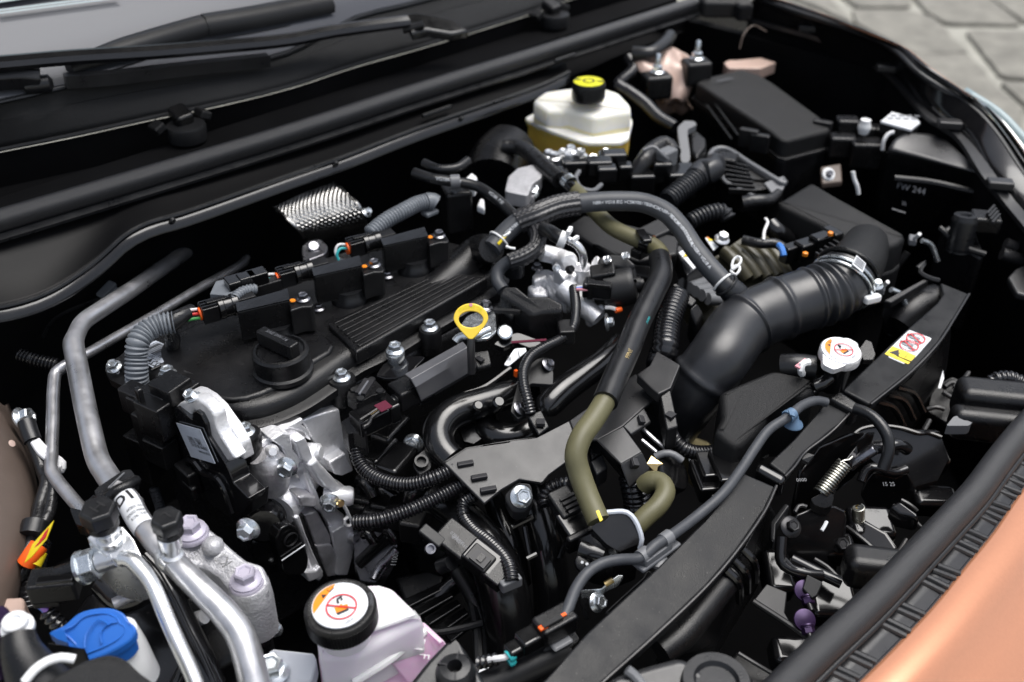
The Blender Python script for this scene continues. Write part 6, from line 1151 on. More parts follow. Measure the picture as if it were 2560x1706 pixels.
for a, b in (('@33 560,1060,-150', 'purple flanged bolt lower of the pair below the latch'), ('@33 560,820,-146', 'purple flanged bolt upper of the pair below the latch')):
    bo = thing('flange_bolt', b, 'bolt', pt(a), 'purple flange bolts'); av = V((-.35, -.45, .8)).normalized(); c = pt(a)
    mk('flange', lathe([(.004, .003), (.0105, .0015), (.011, 0), (.0105, -.0012), (.006, -.002)], c, av, 28), 'purple', bo, ang=18); bolt(bo, c+V((-.002, -.004, -.003)), -av*.2+V((-.5, -.7, -.2)), .0065, 'purple', 'plain', name='head'); mk('stem', lathe([(.003, 0), (.003, .022)], c-av*.002, V((-.55, -.75, -.2)), 10), 'steel_black', bo)
for a, lb2, sz in (('@23 2160,560,-70', 'upper of two rounded black rubber blocks beside the front seal', (.10, .042, .05)), ('@23 2120,730,-80', 'lower of two rounded black rubber blocks beside the front seal', (.10, .03, .04)), ('@33 1130,640,-110', 'rounded black block under the front seal near the purple bolts', (.06, .036, .04))):
    tag(mk('bumper_block', box(pt(a), *sz, frame(Z, V((.55, -.8, 0)))), 'plastic', bev=.012, seg=3), lb2, 'rubber block', 'black rubber blocks')
tag(mk('grille_bracket', prism(rnd(L('@23 1715,735,-72 1780,655,-66 1945,640,-64 1955,680,-66 1905,735,-72'), .15), .012), 'clip_grey', bev=.003), 'light grey bracket plate between latch and front seal', 'bracket')
sl_ = thing('air_guide', 'dark slotted air guide plate right of the radiator support', 'air guide', pt('@23 1800,450,-200'))
mk('plate', prism(L('@23 1600,420,-130 1760,330,-124 1930,390,-124 1850,560,-134 1800,760,-150 1560,620,-150'), .006), 'plastic', sl_, bev=.002); mk('slot_ring', tube(L('@23 1700,420,-120 1760,380,-118 1890,450,-120 1880,475,-121 1780,410,-119'), .004, 8), 'plastic_soft', sl_); mk('ridge', tube(L('@23 1860,600,-130 1900,500,-126 1960,420,-122'), .006, 8), 'plastic', sl_); mk('paper_tag', prism(L('@23 1650,425,-100 1690,280,-90 1700,345,-94 1672,430,-100'), .0008), 'white_label', sl_)
conduit('wiring_conduit', 'black corrugated conduit loop at the far right edge', L('@23 2065,410,-80 2120,360,-72 2230,350,-70 2330,390,-74 2420,470,-80'), .010, 'conduit_black', .0055, .003, 14, group=cg)
# --- right edge: headlamp housing, rubber boot
hh = thing('headlamp_housing', 'dark headlamp housing with grey top and chalk writing, far right', 'headlamp housing', pt('@13 1500,300,-200'))
mk('top', csheet and sheet(csheet([L('@03 1240,1230,20 1500,1290,18 1980,1425,14'), L('@03 1290,1150,30 1560,1180,26 1960,1400,18'), L('@03 1400,1090,34 1640,1120,30 1930,1340,24')], 16, 8)), 'plastic_grey', hh, solid=.004)
hb_ = L('@03 1235,1235,18 1500,1292,16 1985,1428,12 @13 2060,330,-60 1900,560,-120 1400,640,-140 1150,350,-110'); mk('front', prism(hb_, .02, (FW+Z*.2)), 'plastic', hh, bev=.003)
wx = (pt('@13 1510,230,-20')-pt('@13 1260,170,-20')).normalized()
text('FW 244', pt('@13 1385,190,-24')-FW*.02, wx, (UP+wx*.2), .0125, 'wire_blue' if False else 'print_grey', hh, lift=.001); text('III', pt('@13 1325,310,-40')-FW*.022, wx, UP, .008, 'print_grey', hh, lift=.001)
mk('seam', tube([p-FW*.02 for p in L('@13 1230,350,-50 1340,385,-54')], .0012, 6), 'print_grey', hh)
mk('side_rib', tube(L('@13 1290,85,0 1600,120,-4 1990,210,-10'), .005, 8), 'plastic', hh)
sq3 = thing('fender_side_plugs', 'black plugs with white cap and white ring beside the fuse box', 'connector', pt('@03 1000,1150,-20'))
for a, sx, sy, sz in (('900,1050,16', .05, .04, .05), ('1060,1090,14', .04, .04, .04), ('1150,1100,12', .05, .035, .04), ('860,1190,0', .06, .04, .05), ('1050,1250,-6', .07, .05, .06)): mk('plug_block', box(pt('@03 '+a), sx*.7, sy*.7, sz*.7, frame(Z, V((.6, -.7, 0)))), 'plastic', sq3, bev=.005)
mk('white_cap', lathe([(.007, -.016), (.0098, -.008), (.0098, -.003), (.0078, .000), (.0078, .006), (.005, .007), (.0045, .006)], pt('@03 1055,1010,40'), n=24), 'white_plastic', sq3); mk('white_ring', tube(L('@03 1195,1225,10 1210,1140,26 1250,1090,34 1290,1080,36'), .003, 8), 'white_plastic', sq3)
cdq = L('@03 1182,992,44 1275,915,46 1475,968,44 1505,1002,43 1430,1062,42'); tagc = thing('label_card', 'white printed label card on the far inner fender', 'label', mid(cdq)); mk('card', prism(cdq, .003), 'white_label', tagc); mk('card_base', prism([p-Z*.0035 for p in cdq], .014), 'plastic', tagc)
for r_ in range(2):
    for k in range(4): mk('print_mark', box(cdq[0].lerp(cdq[3], .15+.2*k)+(cdq[1]-cdq[0])*(.3+.3*r_)+Z*.0006, .008, .005, .0006, frame(Z, V((.7, -.7, 0)))), 'ink_grey', tagc)
gn = thing('grounding_bolt', 'round washer bolt on the dark side wall below the fuse box', 'bolt', pt('@03 750,1425,-20')); mk('washer', lathe([(.0098, 0), (.0098, .003), (.009, .0038)], pt('@03 750,1428,-4'), V((-.4, -.6, .6)), 28), 'white_plastic', gn); bolt(gn, pt('@03 750,1428,-4')+V((-.4, -.6, .6))*.004, V((-.4, -.6, .6)), .0046, 'steel_dark', 'plain', name='head'); mk('plate', prism(L('@03 690,1360,-20 860,1330,-18 870,1480,-30 700,1500,-34'), .01), 'bay_paint_dull', gn, bev=.003)
ww = tag(mk('paper_strip', tube(L('@13 955,30,20 965,90,10 990,150,0 1000,215,-12'), .003, 8), 'white_plastic'), 'thin white strip hanging on the dark side wall', 'strip')
rbt = thing('headlamp_bracket', 'black bracket with ribbed rubber boot at the far right', 'bracket', pt('@13 1850,700,-140'))
mk('box', prism(L('@13 1665,495,-14 1760,440,-10 1960,480,-12 2040,700,-30 2010,740,-32 1850,640,-26'), .12), 'plastic', rbt, bev=.006); mk('rim', tube(L('@13 1665,490,-10 1850,640,-22 2035,705,-28'), .004, 8), 'plastic_soft', rbt)
bc2 = pt('@13 1860,480,0'); mk('boot', lathe([(.0165, -.034)]+[(.0165+(.0014 if k % 2 else -.0006), -.03+.0042*k) for k in range(11)]+[(.015, .016), (.0075, .016), (.006, .012)], bc2, V((.12, .1, 1)), 30), 'rubber', rbt, ang=60)
mk('plug', box(pt('@13 2030,440,6'), .036, .032, .022, frame(Z, V((.5, -.8, 0)))), 'plastic', rbt, bev=.004)
for k in range(4): mk('pin_rib', box(pt('@13 %d,%d,20' % (2080+14*k, 345+24*k)), .03, .003, .004, frame(Z, V((.9, .1, 0)))), 'plastic_soft', rbt)
mk('round_post', tube(L('@13 2170,700,-30 2260,730,-34 2330,760,-40'), .0085, 14), 'plastic_grey', rbt); mk('round_post', tube(L('@13 2200,620,-24 2290,650,-28'), .008, 14), 'plastic_grey', rbt)
tag(mk('fender_bracket', prism(L('@13 2218,890,-40 2285,820,-36 2400,770,-34 2400,1050,-46 2290,1020,-46'), .01), 'plastic_grey', bev=.003), 'grey angular bracket plate at the right edge of the picture', 'bracket')
sd_ = thing('side_air_duct', 'black moulded air duct in front of the air cleaner', 'air duct', pt('@13 1400,1200,-150'))
mk('top_lip', prism(L('@13 1205,1080,-34 1540,900,-28 1580,915,-28 1270,1100,-36'), .01), 'plastic', sd_, bev=.002); mk('scoop', tube(L('@13 1330,1290,-80 1400,1200,-70 1500,1130,-66 1620,1100,-66'), [.018, .022, .024, .024], 20), 'plastic', sd_); mk('wall', prism(L('@13 1210,1090,-40 1560,910,-34 1640,1080,-60 1300,1300,-90 1220,1240,-80'), .02), 'plastic', sd_, bev=.005)
mk('jagged_edge', tube(L('@13 1480,820,-20 1550,770,-16 1500,850,-22 1580,900,-26 1660,920,-28'), .003, 6), 'plastic_soft', sd_)

for a in ('@23 1280,1385,-150 1400,1450,-155 1510,1560,-162', '@23 1350,1340,-140 1430,1385,-142 1480,1430,-146', '@33 900,295,-146 1060,420,-152 1235,588,-158', '@33 640,560,-140 740,620,-144 860,740,-150', '@33 20,1330,-180 150,1410,-184 300,1500,-190', '@33 1250,585,-156 1340,480,-148 1390,400,-144', '@33 480,180,-100 520,120,-98 580,135,-98', '@33 950,520,-120 1010,500,-118 1120,540,-120 1240,600,-122', '@33 390,590,-126 400,560,-124 470,640,-130 560,650,-132'): mk('rolled_edge', tube(L(a), .0022, 8), 'plastic_grey', lbk)
for a, sx, sy in (('@33 760,480,-165', .05, .03), ('@33 1080,300,-160', .05, .04), ('@33 330,700,-170', .03, .05), ('@33 600,1350,-200', .08, .03), ('@33 760,900,-180', .05, .05), ('@23 1250,1000,-140', .05, .04), ('@23 1550,950,-130', .04, .05), ('@23 1600,1350,-170', .05, .03)): mk('pressing', box(pt(a), sx, sy, .03, frame(V((-.1, -.2, 1)), V((.7, -.7, 0)))), 'paint_black', lbk, bev=.007)
for a in ('@23 1690,460,-118 1830,560,-128 1840,640,-134', '@23 1560,600,-140 1640,580,-136 1700,600,-138', '@23 1580,690,-130 1530,780,-134', '@23 1900,300,-116 1820,420,-122'): mk('ridge', tube(L(a), .003, 8), 'plastic_grey', sl_)
# ================================================================ lower left: air conditioning lines, mount, tanks
ap = thing('air_conditioning_pipe', 'thick bare aluminium air conditioning pipe with white data label, left', 'pipe', pt('@30 1500,600,-60'))
pp = L('@10 1900,470,-75 1650,600,-50 1350,800,-26 1050,1010,-4 820,1160,8 680,1260,12 620,1370,14 @20 600,60,14 620,180,10 680,500,2 745,800,-4 800,1010,-10 870,1130,-12 940,1230,-12 1050,1350,-12 @30 1130,230,-14 1280,430,-16 1430,600,-20 1620,790,-26 1830,1000,-36 1960,1180,-46 2030,1380,-58 2090,1640,-74')
mk('pipe', tube(pp, [.0095]*7+[.0108]*8+[.0104, .0104, .0106, .011, .0118, .0122, .0125, .0128], 22, .004), 'alu_pipe', ap)
q = cr(pp, .004)[0]; sl2 = [0]
for a, b in zip(q, q[1:]): sl2.append(sl2[-1]+(b-a).length)
tgt = pt('@20 1130,1430,-12'); i_ = min(range(len(q)), key=lambda k: (q[k]-tgt).length); fnl = onpath(q, sl2[i_], .0106, (CV+RT*.15).normalized())
bm = bmesh.new(); g = [[fnl(-.026+.052*i/10, -.0135+.027*j/10) for j in range(11)] for i in range(11)]; lab = mk('data_label', sheet(g, bm), 'white_label', ap)
f2 = onpath(q, sl2[i_], .0109, (CV+RT*.15).normalized())
text('D1', V(), X, Y, .016, 'ink', lab, fn=lambda u, v: f2(-.010+v*-1, -.002-u) if False else f2(-.012-v, .002-u*-1), bold=.03)
for k, s_ in enumerate(('447850-1541', 'DENSO-MANUF', 'R134a 13-07')): text(s_, V(), X, Y, .0048, 'ink', lab, fn=lambda u, v, k=k: f2(.004+.006*k-v, .006+u*.6))
mk('weld_collar', lathe([(.011, -.008), (.0122, -.004), (.0122, .004), (.011, .008)], pt('@30 1390,560,-19'), pt('@30 1430,600,-20')-pt('@30 1280,430,-16'), 24), 'alu_bright', ap)
sp3 = pt('@30 1405,520,-10'); mk('service_port', lathe([(.0095, -.008), (.0095, 0), (.0072, .002), (.0072, .010), (.0098, .011), (.0098, .022), (.008, .024), (.008, .03)], sp3, V((.05, -.05, 1)), 26), 'alu_bright', ap)
def hexcap(name, label, c, r, h, letter):
    t = thing(name, label, 'cap', c, 'black air conditioning service caps'); x, y, z = frame(V((-.02, -.06, 1)), RT)
    rings = [[c+x*(rr*math.cos(a))+y*(rr*math.sin(a))+z*hh for a in [math.pi/6+2*math.pi*j/6 for j in range(6)]] for rr, hh in ((r*.92, 0), (r, h*.1), (r, h*.86), (r*.88, h))]
    mk('cap', skinrings(bmesh.new(), rings), 'rubber', t, bev=.0012); text(letter, c+z*(h+.0002), (x*-.5-y*.85) if letter == 'H' else (x*-.6-y*.8), (x*.85-y*.5) if letter == 'H' else (x*.8-y*.6), r*1.0, 'plastic_grey', t, lift=.0004)
    mk('skirt', lathe([(r*.85, -.006), (r*.85, 0)], c, z, 24), 'plastic', t)
hexcap('service_cap', 'larger black hexagonal cap marked H on the aluminium block', pt('@30 830,250,22'), .0155, .017, 'H'); hexcap('service_cap', 'smaller black hexagonal cap marked L on the thick pipe', pt('@30 1380,310,20'), .0132, .015, 'L')
ab_ = thing('air_conditioning_block', 'bright machined aluminium block with thin pipe and hex sensor nut', 'valve block', pt('@30 950,550,-60'))
bt = L('@30 705,385,2 790,330,4 1000,290,4 1090,395,0 1160,545,-8 1040,600,-14 860,540,-8')
mk('block', prism(bt, .05), 'alu_bright', ab_, bev=.0015)
pc2 = pt('@30 900,400,0'); mk('port', lathe([(.0112, -.002), (.0112, .003), (.009, .004), (.009, .008), (.0098, .009), (.0098, .011), (.0085, .012), (.0085, .022)], pc2, V((-.03, -.05, 1)), 28), 'alu_bright', ab_, ang=30)
mk('thin_pipe', tube(L('@30 1000,560,-10 1060,560,-8 1130,620,-10 1220,730,-16 1290,870,-22 1370,1060,-32 1460,1260,-42 1560,1480,-54 1620,1640,-62'), [.007, .0072, .007, .0066, .0066, .0066, .0066, .0066, .0066], 18), 'alu_bright', ab_)
nx2 = (pt('@30 600,620,-20')-pt('@30 900,520,-10')).normalized(); nc = pt('@30 740,610,-22'); x, y, z = frame(nx2)
mk('hex_nut', skinrings(bmesh.new(), [[nc+x*(rr*math.cos(a))+y*(rr*math.sin(a))+z*hh for a in [2*math.pi*j/6 for j in range(6)]] for rr, hh in ((.0125, -.007), (.0145, -.006), (.0145, .006), (.0125, .007))]), 'zinc', ab_, bev=.0006); mk('nut_washer', lathe([(.0152, .006), (.0152, .009), (.013, .010)], nc, nx2, 28), 'zinc', ab_); mk('nut_neck', lathe([(.0095, -.024), (.0095, -.008)], nc, nx2, 20), 'alu_bright', ab_)
ps2 = thing('pressure_switch_plug', 'black pressure switch plug left of the aluminium block', 'connector', pt('@30 500,750,-60'))
fx = frame(Z, nx2); mk('stem', lathe([(.0085, 0), (.0085, .03)], nc+nx2*.008, nx2, 20), 'plastic', ps2); mk('housing', box(pt('@30 450,770,-34'), .04, .024, .022, fx), 'plastic', ps2, bev=.003); mk('latch', box(pt('@30 450,730,-22'), .03, .008, .004, fx), 'plastic_gloss', ps2, bev=.001); mk('rear', box(pt('@30 390,820,-42'), .024, .022, .022, fx), 'plastic', ps2, bev=.003)
mk('wire', tube(L('@30 320,850,-46 285,855,-44 310,890,-48'), .0022, 8), 'hot_orange', ps2); mk('wire', tube(L('@30 300,925,-50 340,945,-52 390,1000,-58'), .0028, 8), 'wire_violet', ps2); mk('wire', tube(L('@30 295,935,-52 340,960,-54 380,1005,-60'), .0024, 8), 'wire_blue', ps2)
conduit('wiring_conduit', 'short black bellows conduit right of the white filler cap, lower left', L('@30 370,985,-58 420,1040,-64 490,1110,-74'), .0075, 'conduit_black', .0065, .004, 14, group=cg)
tp2 = thing('air_conditioning_pipe', 'thinner bare aluminium pipe left of the thick one', 'pipe', pt('@20 430,700,-40'))
mk('pipe', tube(L('@10 2010,730,-80 1990,770,-78 1850,860,-68 1650,970,-56 1300,1180,-40 900,1410,-22 690,1530,-14 @20 540,240,-14 460,300,-18 440,400,-22 430,700,-32 420,1000,-42 420,1100,-44 460,1170,-46 580,1320,-46 690,1450,-44 @30 760,280,-42'), [.0058]*7+[.0066]*10, 16), 'alu_pipe', tp2)
mk('upper_pipe', tube(L('@10 1790,570,-70 1900,640,-76 1990,700,-80 2010,740,-80'), .005, 12), 'alu_pipe', tp2)
cb = thing('pipe_clamp', 'black plastic double clamp across the aluminium pipes', 'clamp', pt('@20 900,1280,-40'))
mk('saddle', prism(rnd(L('@20 770,1270,0 800,1235,2 890,1175,4 1000,1100,4 1065,1090,2 1112,1150,-4 1095,1190,-8 960,1245,-4 880,1330,-8 800,1335,-8'), .12), .014), 'plastic', cb, bev=.004); mk('vent_slit', box(pt('@20 950,1180,5'), .022, .0012, .001, frame(Z, V((.9, .4, 0)))), 'clip_grey', cb); mk('rear_band', tube(L('@20 880,1330,-8 940,1270,-2 1050,1220,-2 1110,1180,-8'), .005, 10), 'plastic', cb); mk('left_ear', prism(L('@20 680,1360,-24 760,1290,-14 870,1340,-16 800,1390,-24 700,1420,-30'), .016), 'plastic', cb, bev=.003); mk('left_hook', prism(rnd(L('@20 565,1400,-30 660,1420,-26 710,1520,-30 690,1560,-34 620,1540,-34'), .2), .012), 'plastic', cb, bev=.003); mk('right_ear', prism(L('@20 1040,1230,-20 1180,1320,-28 1170,1360,-30 1060,1300,-26'), .008), 'plastic', cb, bev=.002)
# engine mount bracket
em = thing('engine_mount_bracket', 'grey cast aluminium engine mount bracket embossed K3 with lavender bolts', 'engine mount', pt('@30 1800,700,-120'))
mt_ = L('@30 1400,420,-36 1480,300,-32 1640,250,-32 1760,340,-36 1900,470,-42 2010,560,-46 2150,600,-50 2200,740,-54 2170,850,-58 2000,880,-60 1880,820,-58 1780,690,-54 1640,600,-50 1530,600,-46 1420,540,-42')
mk('arm', prism(mt_, .03), 'alu_mount' if 'alu_mount' in MT else 'alu_cast', em, bev=.006, seg=3)
mk('foot', lathe([(.0185, -.06), (.0192, -.02), (.018, -.003), (.016, 0)], pt('@30 2030,760,-56'), n=36), 'alu_mount', em); mk('dimple', lathe([(.0098, -.004), (.0095, .001), (.007, .0045), (.003, .006)], pt('@30 1735,445,-38'), n=26), 'alu_mount', em)
text('K3', pt('@30 1825,575,-42'), Y, -X, .016, 'alu_bright', em, lift=.0012); text('H', pt('@30 1580,530,-42'), Y, -X, .009, 'alu_bright', em, lift=.0012)
for a, nm in (('@30 1560,330,-32', 'b'), ('@30 2010,735,-52', 'b')):
    c = pt(a); bolt(em, c, V((-.03, -.05, 1)), .0098, 'lavender', 'flange'); mk('washer', lathe([(.0155, -.004), (.0155, -.001), (.0145, .0005)], c-Z*.002, n=32), 'lavender', em)
mk('rubber_web', prism(L('@30 1600,620,-70 1720,610,-66 1900,820,-74 1880,900,-80 1740,760,-76'), .03), 'rubber', em, bev=.006); mk('stud', tube(L('@30 1580,1060,-120 1670,1030,-112'), .007, 12), 'alu_cast', em)
mb = tag(mk('engine_mount_base', prism(L('@30 1300,760,-120 1480,860,-118 1700,800,-116 2180,900,-120 2200,1200,-140 1700,1500,-150 1450,1100,-140'), .1), 'plastic', bev=.01), 'black lower engine mount body under the grey bracket', 'engine mount')
rl = thing('mount_rail', 'glossy black body rail running down behind the aluminium pipes', 'body rail', pt('@30 1500,1200,-200'))
mk('rail', tube(L('@30 1180,560,-70 1300,680,-78 1400,850,-90 1500,1060,-108 1620,1300,-126 1760,1600,-150'), .011, 14), 'paint_black', rl); mk('inner_rail', tube(L('@30 850,760,-90 1000,900,-94 1150,860,-86 1250,780,-80'), .013, 14), 'paint_black', rl); mk('floor_plate', prism(L('@30 700,800,-130 1300,780,-120 1600,1300,-150 1400,1700,-170 900,1500,-160 500,1100,-150'), .03), 'paint_black', rl, bev=.01); mk('silver_rim', tube(L('@30 930,930,-74 1050,870,-72 1180,810,-70'), .0055, 10), 'alu_shade', rl)
# left harness
lh = thing('taped_harness', 'black taped wiring loom with red and yellow tag down the left edge', 'wiring', pt('@30 250,700,-100'))
mk('strand', tube(L('@20 220,760,-24 300,950,-40 350,1100,-50 380,1200,-52 320,1400,-60 @30 300,250,-62 240,450,-66 130,640,-72 60,720,-76'), .0066, 12), 'tape', lh); mk('strand', tube(L('@20 450,1180,-50 430,1320,-58 @30 400,180,-62 330,330,-66 250,560,-70 160,700,-76 80,740,-80'), .0064, 12), 'tape', lh); mk('wrap', tube(L('@30 290,270,-56 260,380,-60'), .0125, 14), 'rubber', lh); mk('top_sleeve', tube(L('@20 215,700,-20 240,780,-26 270,860,-32'), .0088, 14), 'rubber', lh)
for k in range(3): mk('pink_wire', tube(L('@20 %d,%d,-30 %d,%d,-36 %d,%d,-46 %d,%d,-50 %d,%d,-56' % (270+18*k, 870-10*k, 330+20*k, 960-20*k, 430+18*k, 1040-24*k, 500+14*k, 1080-16*k, 480+10*k, 1110)), .0028, 8), 'wire_white', lh)
tg = mk('warning_flag', prism(L('@30 200,590,-40 265,440,-30 440,245,-10 380,400,-22 260,540,-38'), .0008), 'yellow', lh); mk('flag_red', prism([p+Z*.001 for p in L('@30 250,500,-36 300,430,-30 400,310,-16 375,385,-21 300,470,-32')], .0006), 'red', tg); mk('flag_wrap', tube(L('@30 215,600,-62 260,530,-56 320,450,-52'), .0085, 14), 'hot_orange', lh); mk('flag_wrap', tube(L('@30 270,610,-64 320,500,-58'), .0075, 12), 'yellow', lh)
conduit('wiring_conduit', 'thick black corrugated conduit descending at the lower left edge', L('@30 330,420,-80 300,560,-84 260,720,-88 235,860,-92 250,1000,-98'), .0108, 'conduit_black', .0055, .003, 18, group=cg)
conduit('wiring_conduit', 'dark corrugated conduit in the shadow at the far left', L('@20 150,150,-60 300,200,-66 480,240,-72'), .009, 'conduit_black', .005, .003, 12, group=cg)
lc = thing('harness_clip', 'pale grey clip on the firewall above the pipes at the left', 'clip', pt('@10 880,1010,30')); mk('upper_leaf', box(pt('@10 870,995,-30'), .026, .012, .006, frame(V((-.2, -.3, 1)), V((.9, .35, 0)))), 'conduit_grey', lc, bev=.002); mk('lower_leaf', box(pt('@10 905,1040,-36'), .026, .012, .006, frame(V((-.2, -.3, 1)), V((.9, .35, 0)))), 'conduit_grey', lc, bev=.002); mk('wire', tube(L('@10 860,1060,-40 700,1110,-44 450,1230,-50 350,1380,-56'), .0022, 6), 'rubber', lc)
# coolant reservoir
cr_ = thing('coolant_reservoir', 'translucent white coolant reservoir with pink coolant, bottom centre left', 'reservoir', pt('@31 900,1500,-220'))
body = L('@31 480,1120,-60 500,1000,-56 700,820,-50 900,740,-48 1010,735,-48 1120,770,-48 1230,880,-50 1340,980,-54 1362,1040,-58 1100,1180,-66 800,1345,-76 510,1345,-74')
mk('shoulder', dome(rnd(body, .2, 3), .055, .011), 'tank', cr_, ang=60)
low = L('@31 500,1320,-98 800,1360,-100 1090,1200,-94 1370,1045,-86 1550,1215,-96 1560,1330,-110 1400,1568,-130 1200,1750,-140 560,1750,-140')
mk('tank_body', dome(rnd(low, .08, 2), .12, .007), 'tank_pink', cr_, ang=60)
mk('coolant_level', prism(L('@31 1090,1385,-97 1380,1165,-93 1535,1235,-99 1530,1330,-108 1240,1568,-126 1130,1420,-104'), .006), 'coolant', cr_, bev=.003); mk('coolant_level', prism(L('@31 540,1480,-124 600,1420,-110 640,1560,-124 560,1620,-130'), .02), 'coolant', cr_, bev=.006); mk('seam_rib', tube(L('@31 800,1568,-110 1090,1385,-97 1380,1150,-92'), .004, 8), 'tank', cr_)
text('51', pt('@31 1310,1275,-97'), V((-.8, -.6, .1)), V((.6, -.8, .0)), .018, 'tank', cr_, lift=.0022, bold=.01); text('F', pt('@31 1370,1370,-104'), V((-.8, -.6, .1)), V((.6, -.8, .0)), .014, 'tank', cr_, lift=.0022)
tf = mk('side_flange', prism(L('@31 90,1320,-92 140,1290,-88 480,1325,-90 500,1400,-96 450,1568,-110 40,1620,-112 60,1440,-100 105,1400,-96'), .02), 'tank_grey', cr_, bev=.004); bolt(cr_, pt('@31 130,1480,-100'), V((-.05, -.1, 1)), .011)
cc2 = pt('@31 697,1000,-36'); nz2 = V((-.04, -.02, 1)).normalized()
cap2 = thing('coolant_cap', 'round black coolant cap with white warning disc, bottom centre left', 'cap', cc2)
mk('rim', lathe([(.028, -.012), (.0296, -.010), (.0296, .0065), (.028, .0092), (.025, .0096), (.0238, .009)], cc2, nz2, 48), 'plastic', cap2)
kx, ky, kz = frame(nz2)
for k in range(72):
    a = 2*math.pi*k/72; d = kx*math.cos(a)+ky*math.sin(a); mk('knurl', box(cc2+d*.0296-Z*.002, .001, .0013, .015, (d, kz.cross(d), kz)), 'plastic', cap2)
warnprint(cap2, cc2+nz2*.0094, nz2, .0232, .12); mk('neck', lathe([(.022, -.03), (.022, -.010)], cc2, nz2, 32), 'tank', cr_)
text('DENSO', cc2+nz2*.0163+(RT*.35-UP*.4).normalized()*.0, RT, UP, .0042, 'print_grey', cap2, fn=lambda u, v: cc2+nz2*.0100+(kx*math.cos(-.55+u/.0262)+ky*math.sin(-.55+u/.0262))*(.0262-v))
# washer fluid cap
wf = thing('washer_fluid_cap', 'bright blue flip-up washer fluid cap, bottom left', 'cap', pt('@30 850,1400,-60'))
wc = pt('@30 790,1150,-26'); wo = L('@30 395,1165,-24 520,1100,-22 640,1000,-18 780,960,-16 920,960,-16 1020,1010,-18 1055,1070,-20 1100,1100,-22 1112,1160,-26 1040,1240,-30 900,1320,-34 700,1400,-38 650,1410,-38 560,1310,-36 470,1220,-30')
mk('lid', prism(rs(cr(wo, .003, True)[0], 70)[:-1], .009), 'washer_blue', wf, bev=.0035, seg=3)
rim = [mid(wo)+(p-mid(wo))*.72+Z*.001 for p in rs(cr(wo, .003, True)[0], 60)[:-1]]; mk('raised_ring', tube(rim, .0008, 8, closed=True), 'washer_blue', wf)
mk('emboss', tube(L('@30 690,1290,-26 700,1170,-22 800,1050,-18 890,1100,-20'), .0007, 6), 'washer_blue', wf); mk('emboss', tube(L('@30 830,1250,-28 820,1160,-24 880,1090,-20 960,1080,-20'), .0007, 6), 'washer_blue', wf); mk('pull_tab', prism(rnd(L('@30 395,1165,-22 520,1130,-22 560,1250,-28 470,1220,-28'), .2), .008), 'washer_blue', wf, bev=.002)
mk('blue_skirt', prism([mid(wo)+(p-mid(wo))*.93-Z*.009 for p in rs(cr(wo, .003, True)[0], 40)[:-1]], .012), 'washer_blue', wf)
wt2 = tag(mk('washer_filler_neck', tube(L('@30 930,1200,-44 1010,1300,-60 1080,1420,-76 1130,1520,-92'), [.02, .019, .018, .018], 28), 'white_plastic'), 'white washer filler neck under the blue cap', 'filler neck')
fp_ = thing('near_filler_pipe', 'blurred black pipe with small white cap at the bottom left corner', 'pipe', pt('@30 200,1400,-60'))
mk('pipe', tube(L('@30 150,1180,6 170,1300,0 230,1430,-10 330,1600,-26'), [.0125, .0145, .018, .024], 24), 'plastic', fp_); mk('white_cap', lathe([(.0105, -.004), (.0122, -.001), (.0122, .003), (.0095, .005), (.0095, .010), (.008, .0115), (.005, .011), (.0045, .008)], pt('@30 150,1130,6'), V((-.05, -.05, 1)), 32), 'white_plastic', fp_)
mk('white_band', tube(L('@30 200,1568,0 280,1470,4 380,1400,4 500,1365,2 610,1380,-2'), .0035, 10), 'white_plastic', fp_); mk('arm', prism(L('@30 380,1240,-10 480,1260,-12 700,1290,-20 690,1320,-22 560,1370,-26 420,1400,-26'), .02), 'plastic', fp_, bev=.005)
tag(mk('near_black_cover', prism(rs(cr(L('@30 330,1620,-10 500,1480,-4 720,1370,-2 900,1330,-2 1020,1370,-6 1130,1470,-12 1290,1620,-20 1200,1800,-24 500,1850,-20'), .004, True)[0], 50)[:-1], .03), 'plastic_grain', bev=.010, seg=3), 'rounded matt black cover at the bottom left edge', 'plastic cover')
tag(mk('purple_plug', box(pt('@30 10,1250,-20'), .03, .03, .05), 'purple', bev=.005), 'small purple plug at the bottom left edge', 'plug')
# rubber buffer bottom centre
bb = thing('rubber_buffer', 'dark grey rubber buffer with centre hole at the bottom edge', 'rubber buffer', pt('@31 1650,1568,-120'))
bcx = pt('@31 1625,1440,-52'); mk('post', lathe([(.0165, -.04), (.0165, -.008), (.0155, -.004), (.0125, 0), (.0062, .001), (.0055, -.003), (.005, -.012), (.0, -.012)], bcx, V((-.05, -.02, 1)), 40), 'rubber', bb, ang=35)
mk('plate', prism(L('@31 1240,1568,-70 1400,1370,-66 1570,1200,-62 1640,1240,-62 1720,1290,-64 1800,1420,-68 1900,1600,-76 1800,1800,-80 1300,1800,-80'), .02), 'rubber', bb, bev=.006)
for a in (.6, 2.2, 4.0): mk('slit', box(bcx+V((math.cos(a), math.sin(a), 0))*.0105+Z*.000, .008, .001, .003, (V((math.cos(a), math.sin(a), 0)), V((-math.sin(a), math.cos(a), 0)), Z)), 'ink', bb)
nb = thing('near_front_cover', 'blurred grey black moulded cover at the bottom edge right of centre', 'plastic cover', pt('@32 1500,1500,-120'))
